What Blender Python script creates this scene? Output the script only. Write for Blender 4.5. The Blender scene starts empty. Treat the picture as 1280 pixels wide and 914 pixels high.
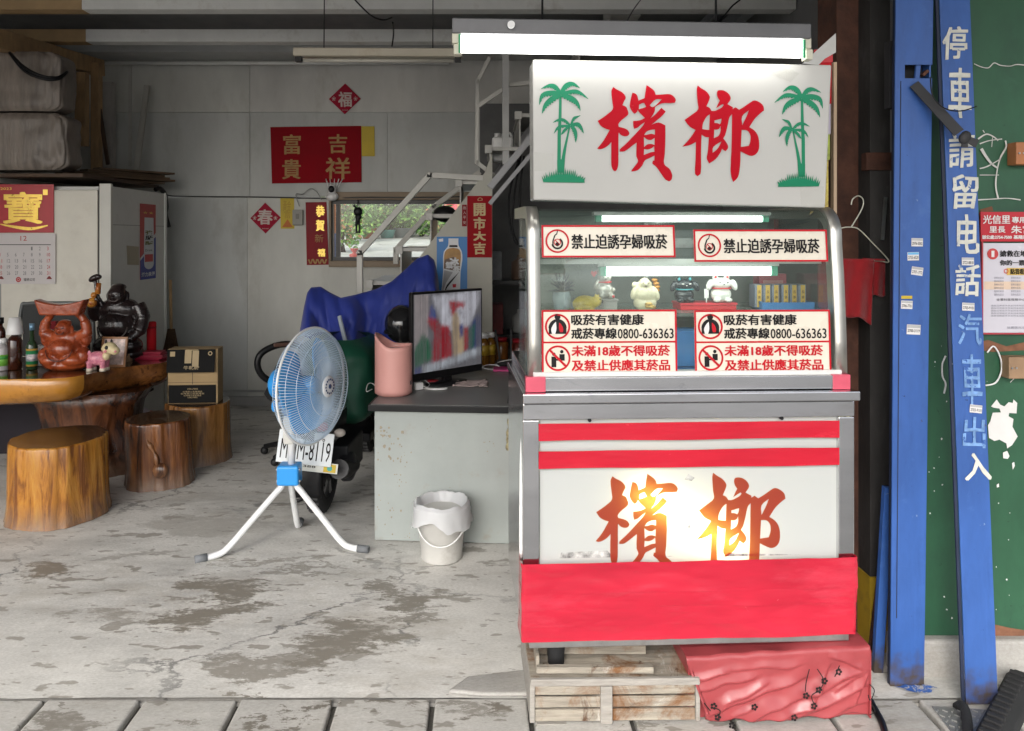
import bpy, bmesh, math, random
from math import sin, cos, pi, radians
from mathutils import Vector, Matrix, noise as mnoise

random.seed(7)
SC = bpy.context.scene
COL = SC.collection

# ---------------------------------------------------------------- camera, light, exposure
F, VX, HY, EH = 924.0, 600.0, 295.0, 1.65      # lens in photo pixels, vanishing point, eye height
cam_d = bpy.data.cameras.new("camera"); cam = bpy.data.objects.new("camera", cam_d); COL.objects.link(cam)
cam_d.sensor_width = 36.0
cam_d.lens = 36.0 * F / 1280.0
cam_d.shift_x = (640.0 - VX) / 1280.0
cam_d.shift_y = (HY - 457.0) / 1280.0
cam_d.clip_start = 0.05; cam_d.clip_end = 2000
cam.location = (0, 0, EH); cam.rotation_euler = (radians(90), 0, 0)
SC.camera = cam

SUN_EL, SUN_AZ = radians(38), radians(200)      # azimuth clockwise from +Y: behind and slightly left of the camera
w = bpy.data.worlds.new("World"); SC.world = w; w.use_nodes = True
wn = w.node_tree.nodes; wl = w.node_tree.links
bg = wn["Background"]
sky = wn.new("ShaderNodeTexSky"); sky.sky_type = 'NISHITA'; sky.sun_disc = False
sky.sun_elevation = SUN_EL; sky.sun_rotation = SUN_AZ
sky.air_density = 1.0; sky.dust_density = 4.0; sky.ozone_density = 1.0
hs = wn.new("ShaderNodeHueSaturation"); hs.inputs["Saturation"].default_value = 0.35
wl.new(sky.outputs[0], hs.inputs["Color"]); wl.new(hs.outputs[0], bg.inputs["Color"])
bg.inputs["Strength"].default_value = 0.15
sd = bpy.data.lights.new("sun", 'SUN'); sd.energy = 0.6; sd.angle = radians(26); sd.color = (1, .96, .9)
sun = bpy.data.objects.new("sun", sd); COL.objects.link(sun)
sdir = Vector((sin(SUN_AZ) * cos(SUN_EL), cos(SUN_AZ) * cos(SUN_EL), sin(SUN_EL)))
sun.rotation_euler = sdir.to_track_quat('Z', 'Y').to_euler(); sun.location = sdir * 30
SC.view_settings.view_transform = 'Standard'; SC.view_settings.look = 'None'
SC.view_settings.gamma = 1.0; SC.view_settings.use_curve_mapping = False
SC.view_settings.exposure = 1.29

# ---------------------------------------------------------------- helpers
def at(px, py, Y):                                # a photo pixel at depth Y metres
    return Vector(((px - VX) * Y / F, Y, EH + (HY - py) * Y / F))
def fl(px, py):                                   # a photo pixel on the floor
    Y = EH * F / (py - HY); return Vector(((px - VX) * Y / F, Y, 0))

def rgb(c):
    return (c[0], c[1], c[2], 1.0)

MATS = {}
def M(name, col, rough=0.55, metal=0.0, var=0.12, vs=5.0, bump=0.0, bs=60.0, spec=0.5, dirt=0.0, dirtcol=(.12, .09, .06),
      ds=3.0, stretch=(1, 1, 1), coat=0.0, col2=None, trans=0.0, sheen=0.0, emit=0.0, rv=0.12, chips=(), foot=None):
    if name in MATS: return MATS[name]
    m = bpy.data.materials.new(name); m.use_nodes = True
    nt = m.node_tree; N = nt.nodes; L = nt.links
    b = N["Principled BSDF"]
    tc = N.new("ShaderNodeTexCoord"); mp = N.new("ShaderNodeMapping"); mp.inputs["Scale"].default_value = stretch
    L.new(tc.outputs["Object"], mp.inputs["Vector"])
    n1 = N.new("ShaderNodeTexNoise"); n1.inputs["Scale"].default_value = vs; n1.inputs["Detail"].default_value = 6; n1.inputs["Roughness"].default_value = .62
    L.new(mp.outputs[0], n1.inputs["Vector"])
    rp = N.new("ShaderNodeValToRGB")
    a = [max(0, c * (1 - var)) for c in col]; z = [min(1, c * (1 + var)) for c in (col2 or col)]
    rp.color_ramp.elements[0].position = .3; rp.color_ramp.elements[1].position = .7
    rp.color_ramp.elements[0].color = rgb(a); rp.color_ramp.elements[1].color = rgb(z)
    L.new(n1.outputs["Fac"], rp.inputs[0])
    out = rp.outputs[0]
    if dirt > 0:
        n2 = N.new("ShaderNodeTexNoise"); n2.inputs["Scale"].default_value = ds; n2.inputs["Detail"].default_value = 9; n2.inputs["Roughness"].default_value = .7
        L.new(mp.outputs[0], n2.inputs["Vector"])
        r2 = N.new("ShaderNodeValToRGB"); r2.color_ramp.elements[0].position = .62 - .25 * dirt; r2.color_ramp.elements[1].position = .78 - .2 * dirt
        L.new(n2.outputs["Fac"], r2.inputs[0])
        mx = N.new("ShaderNodeMix"); mx.data_type = 'RGBA'
        ml = N.new("ShaderNodeMath"); ml.operation = 'MULTIPLY'; ml.inputs[1].default_value = min(1, .35 + dirt * .6)
        L.new(r2.outputs[0], ml.inputs[0]); L.new(ml.outputs[0], mx.inputs[0]); L.new(out, mx.inputs[6]); mx.inputs[7].default_value = rgb(dirtcol)
        out = mx.outputs[2]
    for (cc, thr, cs_, *sf) in chips:                 # flaked or scratched spots with crisp edges
        nn = N.new("ShaderNodeTexNoise"); nn.inputs["Scale"].default_value = cs_; nn.inputs["Detail"].default_value = 10; nn.inputs["Roughness"].default_value = .72; nn.inputs["Distortion"].default_value = .6
        L.new(tc.outputs["Object"], nn.inputs["Vector"]); rr = N.new("ShaderNodeValToRGB"); rr.color_ramp.elements[0].position = thr; rr.color_ramp.elements[1].position = thr + (sf[0] if sf else .018)
        L.new(nn.outputs["Fac"], rr.inputs[0]); mx = N.new("ShaderNodeMix"); mx.data_type = 'RGBA'; L.new(rr.outputs[0], mx.inputs[0]); L.new(out, mx.inputs[6]); mx.inputs[7].default_value = rgb(cc); out = mx.outputs[2]
    if foot:                                          # rust and splashed dirt that starts at the foot
        sx = N.new("ShaderNodeSeparateXYZ"); L.new(tc.outputs["Object"], sx.inputs[0]); mrz = N.new("ShaderNodeMapRange"); mrz.inputs[1].default_value = foot[1]; mrz.inputs[2].default_value = 0.0; L.new(sx.outputs["Z"], mrz.inputs[0])
        nn = N.new("ShaderNodeTexNoise"); nn.inputs["Scale"].default_value = 18; nn.inputs["Detail"].default_value = 8; L.new(tc.outputs["Object"], nn.inputs["Vector"])
        am = N.new("ShaderNodeMath"); am.operation = 'MULTIPLY'; L.new(mrz.outputs[0], am.inputs[0]); L.new(nn.outputs["Fac"], am.inputs[1]); rr = N.new("ShaderNodeValToRGB"); rr.color_ramp.elements[0].position = .22; rr.color_ramp.elements[1].position = .48; L.new(am.outputs[0], rr.inputs[0])
        mx = N.new("ShaderNodeMix"); mx.data_type = 'RGBA'; L.new(rr.outputs[0], mx.inputs[0]); L.new(out, mx.inputs[6]); mx.inputs[7].default_value = rgb(foot[0]); out = mx.outputs[2]
    L.new(out, b.inputs["Base Color"])
    mr = N.new("ShaderNodeMapRange"); mr.inputs[3].default_value = max(.02, rough - rv); mr.inputs[4].default_value = min(1, rough + rv)
    L.new(n1.outputs["Fac"], mr.inputs[0]); L.new(mr.outputs[0], b.inputs["Roughness"])
    b.inputs["Metallic"].default_value = metal; b.inputs["Specular IOR Level"].default_value = spec
    b.inputs["Coat Weight"].default_value = coat; b.inputs["Coat Roughness"].default_value = .12
    b.inputs["Transmission Weight"].default_value = trans; b.inputs["Sheen Weight"].default_value = sheen
    if emit: L.new(out, b.inputs["Emission Color"]); b.inputs["Emission Strength"].default_value = emit
    if bump > 0:
        n3 = N.new("ShaderNodeTexNoise"); n3.inputs["Scale"].default_value = bs; n3.inputs["Detail"].default_value = 5
        L.new(mp.outputs[0], n3.inputs["Vector"])
        bp = N.new("ShaderNodeBump"); bp.inputs["Strength"].default_value = bump; bp.inputs["Distance"].default_value = .01
        L.new(n3.outputs["Fac"], bp.inputs["Height"]); L.new(bp.outputs[0], b.inputs["Normal"])
    MATS[name] = m
    return m

def emis(name, col, s):
    m = bpy.data.materials.new(name); m.use_nodes = True; nt = m.node_tree
    b = nt.nodes["Principled BSDF"]; b.inputs["Base Color"].default_value = rgb((.8, .8, .8) if s > 1 else (.02, .02, .02))
    b.inputs["Emission Color"].default_value = rgb(col); b.inputs["Emission Strength"].default_value = s
    return m

def glass(name, tint=(.93, .97, .95), refl=1.0, rough=0.02, haze=0.0):
    m = bpy.data.materials.new(name); m.use_nodes = True; nt = m.node_tree; N = nt.nodes; L = nt.links
    N.remove(N["Principled BSDF"]); o = N["Material Output"]
    t = N.new("ShaderNodeBsdfTransparent"); t.inputs[0].default_value = rgb(tint)
    g = N.new("ShaderNodeBsdfGlossy"); g.inputs["Roughness"].default_value = rough
    fr = N.new("ShaderNodeFresnel"); fr.inputs[0].default_value = 1.5
    ml = N.new("ShaderNodeMath"); ml.operation = 'MULTIPLY'; ml.inputs[1].default_value = refl; ml.use_clamp = True
    L.new(fr.outputs[0], ml.inputs[0])
    mx = N.new("ShaderNodeMixShader"); L.new(ml.outputs[0], mx.inputs[0]); L.new(t.outputs[0], mx.inputs[1]); L.new(g.outputs[0], mx.inputs[2])
    last = mx
    if haze:
        d = N.new("ShaderNodeBsdfDiffuse"); d.inputs[0].default_value = rgb((.75, .78, .76))
        m2 = N.new("ShaderNodeMixShader"); m2.inputs[0].default_value = haze
        L.new(mx.outputs[0], m2.inputs[1]); L.new(d.outputs[0], m2.inputs[2]); last = m2
    L.new(last.outputs[0], o.inputs["Surface"])
    return m

def kids(o): return [c for c in bpy.data.objects if c.parent == o]
def tag(o, label=None, cat=None, group=None, kind=None):
    if label: o["label"] = label
    if cat: o["category"] = cat
    if group: o["group"] = group
    if kind: o["kind"] = kind
    return o
def thing(name, label, cat, loc=(0, 0, 0), rz=0.0, group=None, rot=None):
    o = bpy.data.objects.new(name, None); COL.objects.link(o); o.empty_display_size = .1
    o.location = loc; o.rotation_euler = rot if rot else (0, 0, rz)
    return tag(o, label, cat, group)

_tc = {}
def text_geo(body, off=0.0, shear=0.0, ls=1.0, cs=1.0):
    k = (body, off, shear, ls, cs)
    if k in _tc: return _tc[k]
    c = bpy.data.curves.new("t", 'FONT'); c.body = body; c.size = 1; c.offset = off; c.align_x = 'CENTER'; c.resolution_u = 2
    c.shear = shear; c.space_line = ls; c.space_character = cs
    o = bpy.data.objects.new("t", c); COL.objects.link(o); bpy.context.view_layer.update()
    me = bpy.data.meshes.new_from_object(o.evaluated_get(bpy.context.evaluated_depsgraph_get()))
    V = [(v.co.x, v.co.y) for v in me.vertices]; P = [tuple(p.vertices) for p in me.polygons]
    bpy.data.objects.remove(o); bpy.data.curves.remove(c); bpy.data.meshes.remove(me)
    _tc[k] = (V, P); return V, P
def loops_geo(loops):
    c = bpy.data.curves.new("s", 'CURVE'); c.dimensions = '2D'; c.fill_mode = 'BOTH'
    for lp in loops:
        s = c.splines.new('POLY'); s.points.add(len(lp) - 1); s.use_cyclic_u = True
        for p, q in zip(s.points, lp): p.co = (q[0], q[1], 0, 1)
    o = bpy.data.objects.new("s", c); COL.objects.link(o); bpy.context.view_layer.update()
    me = bpy.data.meshes.new_from_object(o.evaluated_get(bpy.context.evaluated_depsgraph_get()))
    V = [(v.co.x, v.co.y) for v in me.vertices]; P = [tuple(p.vertices) for p in me.polygons]
    bpy.data.objects.remove(o); bpy.data.curves.remove(c); bpy.data.meshes.remove(me)
    return V, P
def smooth_loop(lp, n=3):                           # Catmull-Rom rounding of a traced outline
    out = []; k = len(lp)
    for i in range(k):
        p0, p1, p2, p3 = [Vector((*lp[(i + j - 1) % k], 0)) for j in range(4)]
        a = (p1 - p0); b = (p2 - p1); d = (p3 - p2)
        sharp1 = a.length and b.length and a.angle(b) > 1.0
        sharp2 = b.length and d.length and b.angle(d) > 1.0
        m1 = (b if sharp1 else (p2 - p0) * .5); m2 = (b if sharp2 else (p3 - p1) * .5)
        L = b.length
        if m1.length: m1 = m1.normalized() * L
        if m2.length: m2 = m2.normalized() * L
        for t in range(n):
            u = t / n; h1 = 2*u**3 - 3*u*u + 1; h2 = u**3 - 2*u*u + u; h3 = -2*u**3 + 3*u*u; h4 = u**3 - u*u
            q = p1 * h1 + m1 * h2 + p2 * h3 + m2 * h4; out.append((q.x, q.y))
    return out

class MB:
    def __init__(s): s.bm = bmesh.new(); s.T = None
    def _v(s, p):
        p = Vector(p)
        return s.bm.verts.new(s.T @ p if s.T else p)
    def face(s, vs, mi=0, sm=False):
        try: f = s.bm.faces.new(vs)
        except ValueError: return
        f.material_index = mi; f.smooth = sm
    def quad(s, pts, mi=0): s.face([s._v(p) for p in pts], mi); return s
    def box(s, c, d, rot=None, mi=0):
        R = rot if isinstance(rot, Matrix) else (Matrix.Rotation(rot, 3, 'Z') if rot else Matrix.Identity(3)); c = Vector(c)
        v = [s._v(c + R @ Vector((x * d[0] / 2, y * d[1] / 2, z * d[2] / 2))) for x in (-1, 1) for y in (-1, 1) for z in (-1, 1)]
        for q in ((0, 1, 3, 2), (4, 6, 7, 5), (0, 4, 5, 1), (2, 3, 7, 6), (0, 2, 6, 4), (1, 5, 7, 3)): s.face([v[i] for i in q], mi)
        return s
    def bx(s, x0, x1, y0, y1, z0, z1, mi=0): return s.box(((x0+x1)/2, (y0+y1)/2, (z0+z1)/2), (abs(x1-x0), abs(y1-y0), abs(z1-z0)), None, mi)
    def bar(s, a, b, w, h, mi=0, up=(0, 0, 1)):     # rectangular bar between two points
        a, b = Vector(a), Vector(b); d = (b - a); L = d.length; d.normalize(); u = Vector(up)
        if abs(d.dot(u)) > .98: u = Vector((0, 1, 0))
        x = d.cross(u).normalized(); z = x.cross(d)
        R = Matrix((x, d, z)).transposed()
        return s.box((a + b) / 2, (w, L, h), R, mi)
    def tube(s, pts, r, n=8, closed=False, mi=0, sm=True, caps=True):
        pts = [Vector(p) for p in pts]; k = len(pts); rings = []; prev = None
        for i, p in enumerate(pts):
            if closed: d = pts[(i + 1) % k] - pts[i - 1]
            else: d = pts[min(i + 1, k - 1)] - pts[max(i - 1, 0)]
            if d.length < 1e-9: d = Vector((0, 0, 1))
            d.normalize()
            if prev is None:
                u = Vector((0, 0, 1)) if abs(d.z) < .9 else Vector((1, 0, 0)); x = d.cross(u).normalized()
            else:
                x = prev - d * prev.dot(d); x = x.normalized() if x.length > 1e-6 else d.orthogonal().normalized()
            prev = x; y = d.cross(x); rr = r[i] if isinstance(r, (list, tuple)) else r
            rings.append([s._v(p + (x * cos(2*pi*j/n) + y * sin(2*pi*j/n)) * rr) for j in range(n)])
        for i in range(k if closed else k - 1):
            A, B = rings[i], rings[(i + 1) % k]
            for j in range(n): s.face((A[j], A[(j+1) % n], B[(j+1) % n], B[j]), mi, sm)
        if caps and not closed: s.face(rings[0][::-1], mi); s.face(rings[-1], mi)
        return s
    def lathe(s, prof, c=(0, 0, 0), n=24, mi=0, sm=True, R=None, sx=1, sy=1, mis=None):
        c = Vector(c); rings = []
        for r, z in prof:
            ring = []
            for j in range(n):
                p = Vector((r * cos(2*pi*j/n) * sx, r * sin(2*pi*j/n) * sy, z))
                ring.append(s._v(c + (R @ p if R else p)))
            rings.append(ring)
        for i in range(len(rings) - 1):
            for j in range(n): s.face((rings[i][j], rings[i][(j+1) % n], rings[i+1][(j+1) % n], rings[i+1][j]), mis[i] if mis else mi, sm)
        if prof[0][0] > 1e-4: s.face(rings[0][::-1], mis[0] if mis else mi)
        if prof[-1][0] > 1e-4: s.face(rings[-1], mis[-1] if mis else mi)
        return s
    def ell(s, c, r, n=16, R=None, mi=0):
        if not isinstance(r, (tuple, list)): r = (r, r, r)
        c = Vector(c); rings = []; m = max(6, n // 2)
        for i in range(m + 1):
            t = -pi/2 + pi * i / m; rr = max(1e-5, cos(t))
            ring = []
            for j in range(n):
                p = Vector((rr * cos(2*pi*j/n) * r[0], rr * sin(2*pi*j/n) * r[1], sin(t) * r[2]))
                ring.append(s._v(c + (R @ p if R else p)))
            rings.append(ring)
        for i in range(m):
            for j in range(n): s.face((rings[i][j], rings[i][(j+1) % n], rings[i+1][(j+1) % n], rings[i+1][j]), mi, True)
        return s
    def prism(s, poly, y0, y1, mi=0, M3=None):      # polygon in xz, extruded along y
        f = (lambda x, y, z: (x, y, z)) if M3 is None else M3
        A = [s._v(f(x, y0, z)) for x, z in poly]; B = [s._v(f(x, y1, z)) for x, z in poly]; k = len(poly)
        s.face(A, mi); s.face(B[::-1], mi)
        for i in range(k): s.face((A[i], B[i], B[(i+1) % k], A[(i+1) % k]), mi)
        return s
    def sheet(s, fn, nu, nv, mi=0, sm=True, closed_u=False):
        g = [[s._v(fn(i / nu, j / nv)) for j in range(nv + 1)] for i in range(nu + (0 if closed_u else 1))]
        k = len(g)
        for i in range(nu):
            for j in range(nv): s.face((g[i][j], g[(i+1) % k][j], g[(i+1) % k][j+1], g[i][j+1]), mi, sm)
        return s
    def geo(s, VP, fn, mi=0):
        vs = [s._v(fn(x, y)) for x, y in VP[0]]
        for p in VP[1]: s.face([vs[i] for i in p], mi)
        return s
    def text(s, body, c, w, h, mi=0, off=0.0, R=None, keep=False, shear=0.0, ls=1.0, cs=1.0, jit=0.0, bold=0.0):   # lettering facing -y, fitted to w x h about c
        if bold:                                     # heavier strokes: the same glyphs laid over each other, a hair apart
            for q, (ox, oz) in enumerate(((-1, -.6), (1, .6), (-1, .6), (1, -.6))): s.text(body, Vector(c) + Vector((ox * bold, -.00012 * (q + 1), oz * bold)), w - 2 * bold, h - 1.2 * bold, mi, off, R, keep, shear, ls, cs, jit)
            return s
        V, P = text_geo(body, off, shear, ls, cs)
        if not V: return s
        x0, x1 = min(v[0] for v in V), max(v[0] for v in V); y0, y1 = min(v[1] for v in V), max(v[1] for v in V)
        kx, ky = w / max(1e-6, x1 - x0), h / max(1e-6, y1 - y0)
        if keep: kx = ky = min(kx, ky)
        c = Vector(c)
        def fn(x, y):
            a, b = (x - (x0 + x1) / 2) * kx, (y - (y0 + y1) / 2) * ky
            if jit:
                q = Vector((a * 14 + c.x * 9, b * 14, c.z * 7)); a += mnoise.noise(q) * jit; b += mnoise.noise(q + Vector((9, 3, 1))) * jit
            p = Vector((a, 0, b)); return c + (R @ p if R else p)
        return s.geo((V, P), fn, mi)
    def disc(s, c, r, mi=0, n=28, r0=0.0, a0=0, a1=2*pi):       # flat disc or ring facing -y
        c = Vector(c)
        for i in range(n):
            t, u = a0 + (a1 - a0) * i / n, a0 + (a1 - a0) * (i + 1) / n
            P = [c + Vector((cos(t) * r, 0, sin(t) * r)), c + Vector((cos(u) * r, 0, sin(u) * r))]
            if r0 > 0: P += [c + Vector((cos(u) * r0, 0, sin(u) * r0)), c + Vector((cos(t) * r0, 0, sin(t) * r0))]
            else: P += [c]
            s.quad(P, mi)
        return s
    def rect(s, x0, x1, z0, z1, y, mi=0): return s.quad([(x0, y, z0), (x1, y, z0), (x1, y, z1), (x0, y, z1)], mi)
    def build(s, name, mats, parent=None, loc=(0, 0, 0), rot=None, bevel=0.0, sub=0, solid=0.0, remesh=0.0, smooth=False, normals=True, seg=2):
        if normals: bmesh.ops.recalc_face_normals(s.bm, faces=s.bm.faces)
        if smooth:
            for f in s.bm.faces: f.smooth = True
        me = bpy.data.meshes.new(name); s.bm.to_mesh(me); s.bm.free()
        for m in (mats if isinstance(mats, (list, tuple)) else [mats]): me.materials.append(m)
        o = bpy.data.objects.new(name, me); COL.objects.link(o); o.location = loc
        if rot: o.rotation_euler = rot
        if parent: o.parent = parent
        if remesh:
            q = o.modifiers.new("r", 'REMESH'); q.mode = 'VOXEL'; q.voxel_size = remesh; q.use_smooth_shade = True
            q2 = o.modifiers.new("s", 'SMOOTH'); q2.iterations = 2; q2.factor = .5
        if solid: q = o.modifiers.new("t", 'SOLIDIFY'); q.thickness = solid; q.offset = 0
        if bevel: q = o.modifiers.new("b", 'BEVEL'); q.width = bevel; q.segments = seg; q.limit_method = 'ANGLE'; q.angle_limit = radians(40)
        if sub: q = o.modifiers.new("u", 'SUBSURF'); q.levels = sub; q.render_levels = sub
        return o
def RX(a): return Matrix.Rotation(a, 3, 'X')
def RY(a): return Matrix.Rotation(a, 3, 'Y')
def RZ(a): return Matrix.Rotation(a, 3, 'Z')
def arc(c, r, a0, a1, n, plane='xz'):
    out = []
    for i in range(n + 1):
        t = a0 + (a1 - a0) * i / n; u, v = r * cos(t), r * sin(t)
        out.append(Vector(c) + (Vector((u, 0, v)) if plane == 'xz' else Vector((u, v, 0)) if plane == 'xy' else Vector((0, u, v))))
    return out
def spline(pts, n=6):                                # open Catmull-Rom through 3-D points
    P = [Vector(p) for p in pts]; out = []
    for i in range(len(P) - 1):
        p0 = P[max(i-1, 0)]; p1 = P[i]; p2 = P[i+1]; p3 = P[min(i+2, len(P)-1)]
        for t in range(n):
            u = t / n
            out.append(.5 * ((2*p1) + (p2-p0)*u + (2*p0-5*p1+4*p2-p3)*u*u + (3*p1-p0-3*p2+p3)*u**3))
    out.append(P[-1]); return out
# ---------------------------------------------------------------- materials
STEEL = M("stainless", (.66, .66, .67), .17, 1.0, .10, 3, .10, 2.2, stretch=(.6, 1, 3), dirt=.22, dirtcol=(.36, .34, .32), ds=4, rv=.09, chips=(((.30, .27, .24), .665, 16), ((.85, .85, .84), .67, 26), ((.45, .47, .50), .60, 3, .1)))
STEEL2 = M("worn_steel", (.42, .42, .42), .38, .9, .2, 7, .08, 90, dirt=.4, dirtcol=(.16, .11, .07), ds=6)
WHITE = M("white_paint", (.74, .74, .71), .4, 0, .06, 4, .03, 50, dirt=.12, dirtcol=(.35, .30, .24))
WHITEP = M("white_plastic", (.78, .78, .77), .3, 0, .04, 5)
IVORY = M("ivory_sheet", (.66, .63, .55), .5, 0, .08, 3, .02, 20, dirt=.2, dirtcol=(.42, .36, .28), ds=2)
GREYP = M("grey_enamel", (.34, .37, .355), .42, 0, .07, 4, .03, 40, dirt=.16, dirtcol=(.30, .22, .13), ds=7)
BLACK = M("black_plastic", (.008, .008, .009), .40, 0, .2, 8, spec=.3)
BLACKM = M("black_metal", (.010, .010, .011), .5, .1, .3, 6, .1, 60)
RUBBER = M("rubber", (.014, .014, .015), .8, 0, .25, 10, .15, 80)
DARK = M("dark_void", (.02, .02, .022), .8, 0, .3, 4)
RED = M("red_paper", (.45, .008, .014), .6, 0, .1, 4, spec=.2)
REDP = M("red_plastic", (.55, .02, .03), .35, 0, .1, 4)
DKRED = M("dark_red_paper", (.22, .006, .012), .5, 0, .15, 4, spec=.2)
CRIM = M("crimson_paper", (.34, .008, .032), .6, 0, .1, 4, spec=.15)
GOLD = M("gold_ink", (.62, .40, .06), .4, .2, .2, 12)
GOLDM = M("gold_foil", (.85, .58, .12), .3, .55, .15, 12)
YEL = M("yellow_paper", (.55, .40, .03), .6, 0, .12, 5)
DULLG = M("dull_gold_ink", (.36, .20, .06), .6, 0, .25, 14)
INKR = M("red_ink", (.50, .006, .016), .4, 0, .06, 4, spec=.25)
INKK = M("black_ink", (.012, .011, .011), .5, 0, .1, 4, spec=.2)
INKB = M("blue_ink", (.02, .05, .30), .4, 0, .1, 4)
GREEN = M("palm_green_ink", (.002, .22, .105), .35, 0, .06, 4)
PAPER = M("white_paper", (.72, .70, .69), .55, 0, .05, 4)
STICK = M("cream_sticker", (.74, .68, .57), .28, 0, .05, 6, .04, 14)
BLUEP = M("blue_post_paint", (.034, .102, .34), .45, 0, .22, 3, .08, 30, dirt=.4, dirtcol=(.016, .05, .17), ds=4, stretch=(2, 2, .6), chips=(((.06, .035, .025), .68, 9), ((.20, .28, .44), .67, 14), ((.014, .03, .10), .665, 34), ((.05, .13, .38), .58, 5, .1)), foot=((.06, .045, .035), .22))
RUST = M("rusty_steel", (.085, .035, .022), .8, .1, .5, 9, .3, 60, dirt=.3, dirtcol=(.02, .012, .01))
BROWNW = M("ochre_wood", (.36, .23, .115), .7, 0, .25, 6, .15, 40, stretch=(3, 3, 1))
OLDW = M("weathered_wood", (.33, .295, .24), .85, 0, .35, 7, .5, 40, stretch=(.8, 6, 10), dirt=.4, dirtcol=(.13, .085, .05), ds=1.6, chips=(((.19, .085, .03), .50, 6, .16), ((.10, .05, .025), .60, 9, .08), ((.46, .43, .38), .62, 7, .06)))
OLDW2 = M("grey_wood", (.31, .29, .26), .8, 0, .2, 9, .3, 40, stretch=(1, 8, 8), dirt=.3, dirtcol=(.16, .12, .08))
DKW = M("dark_wood", (.07, .042, .026), .7, 0, .3, 6, .2, 30)
SKYBLUE = M("fan_blue", (.03, .30, .74), .3, 0, .05, 5)
COVERB = M("blue_sheet", (.007, .022, .21), .62, 0, .15, 3, .1, 30, sheen=.2)
COVERG = M("green_bag", (.005, .062, .035), .5, 0, .2, 4, .15, 20)
PINK = M("pink_plastic", (.72, .36, .32), .35, 0, .03, 4)
CREAM = M("cream_paint", (.55, .50, .40), .5, 0, .08, 3, dirt=.2, dirtcol=(.30, .22, .12))
GLASSY = glass("pane_glass", (.96, .98, .97), 1.0)
CGLASS = glass("cabinet_glass", (.94, .98, .96), .42, .015, .012)
TUBE = emis("lamp_tube", (1.0, 1.0, .97), 4.5)
TUBEIN = emis("cabinet_lamp_tube", (.95, 1.0, .96), 2.6)

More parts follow.
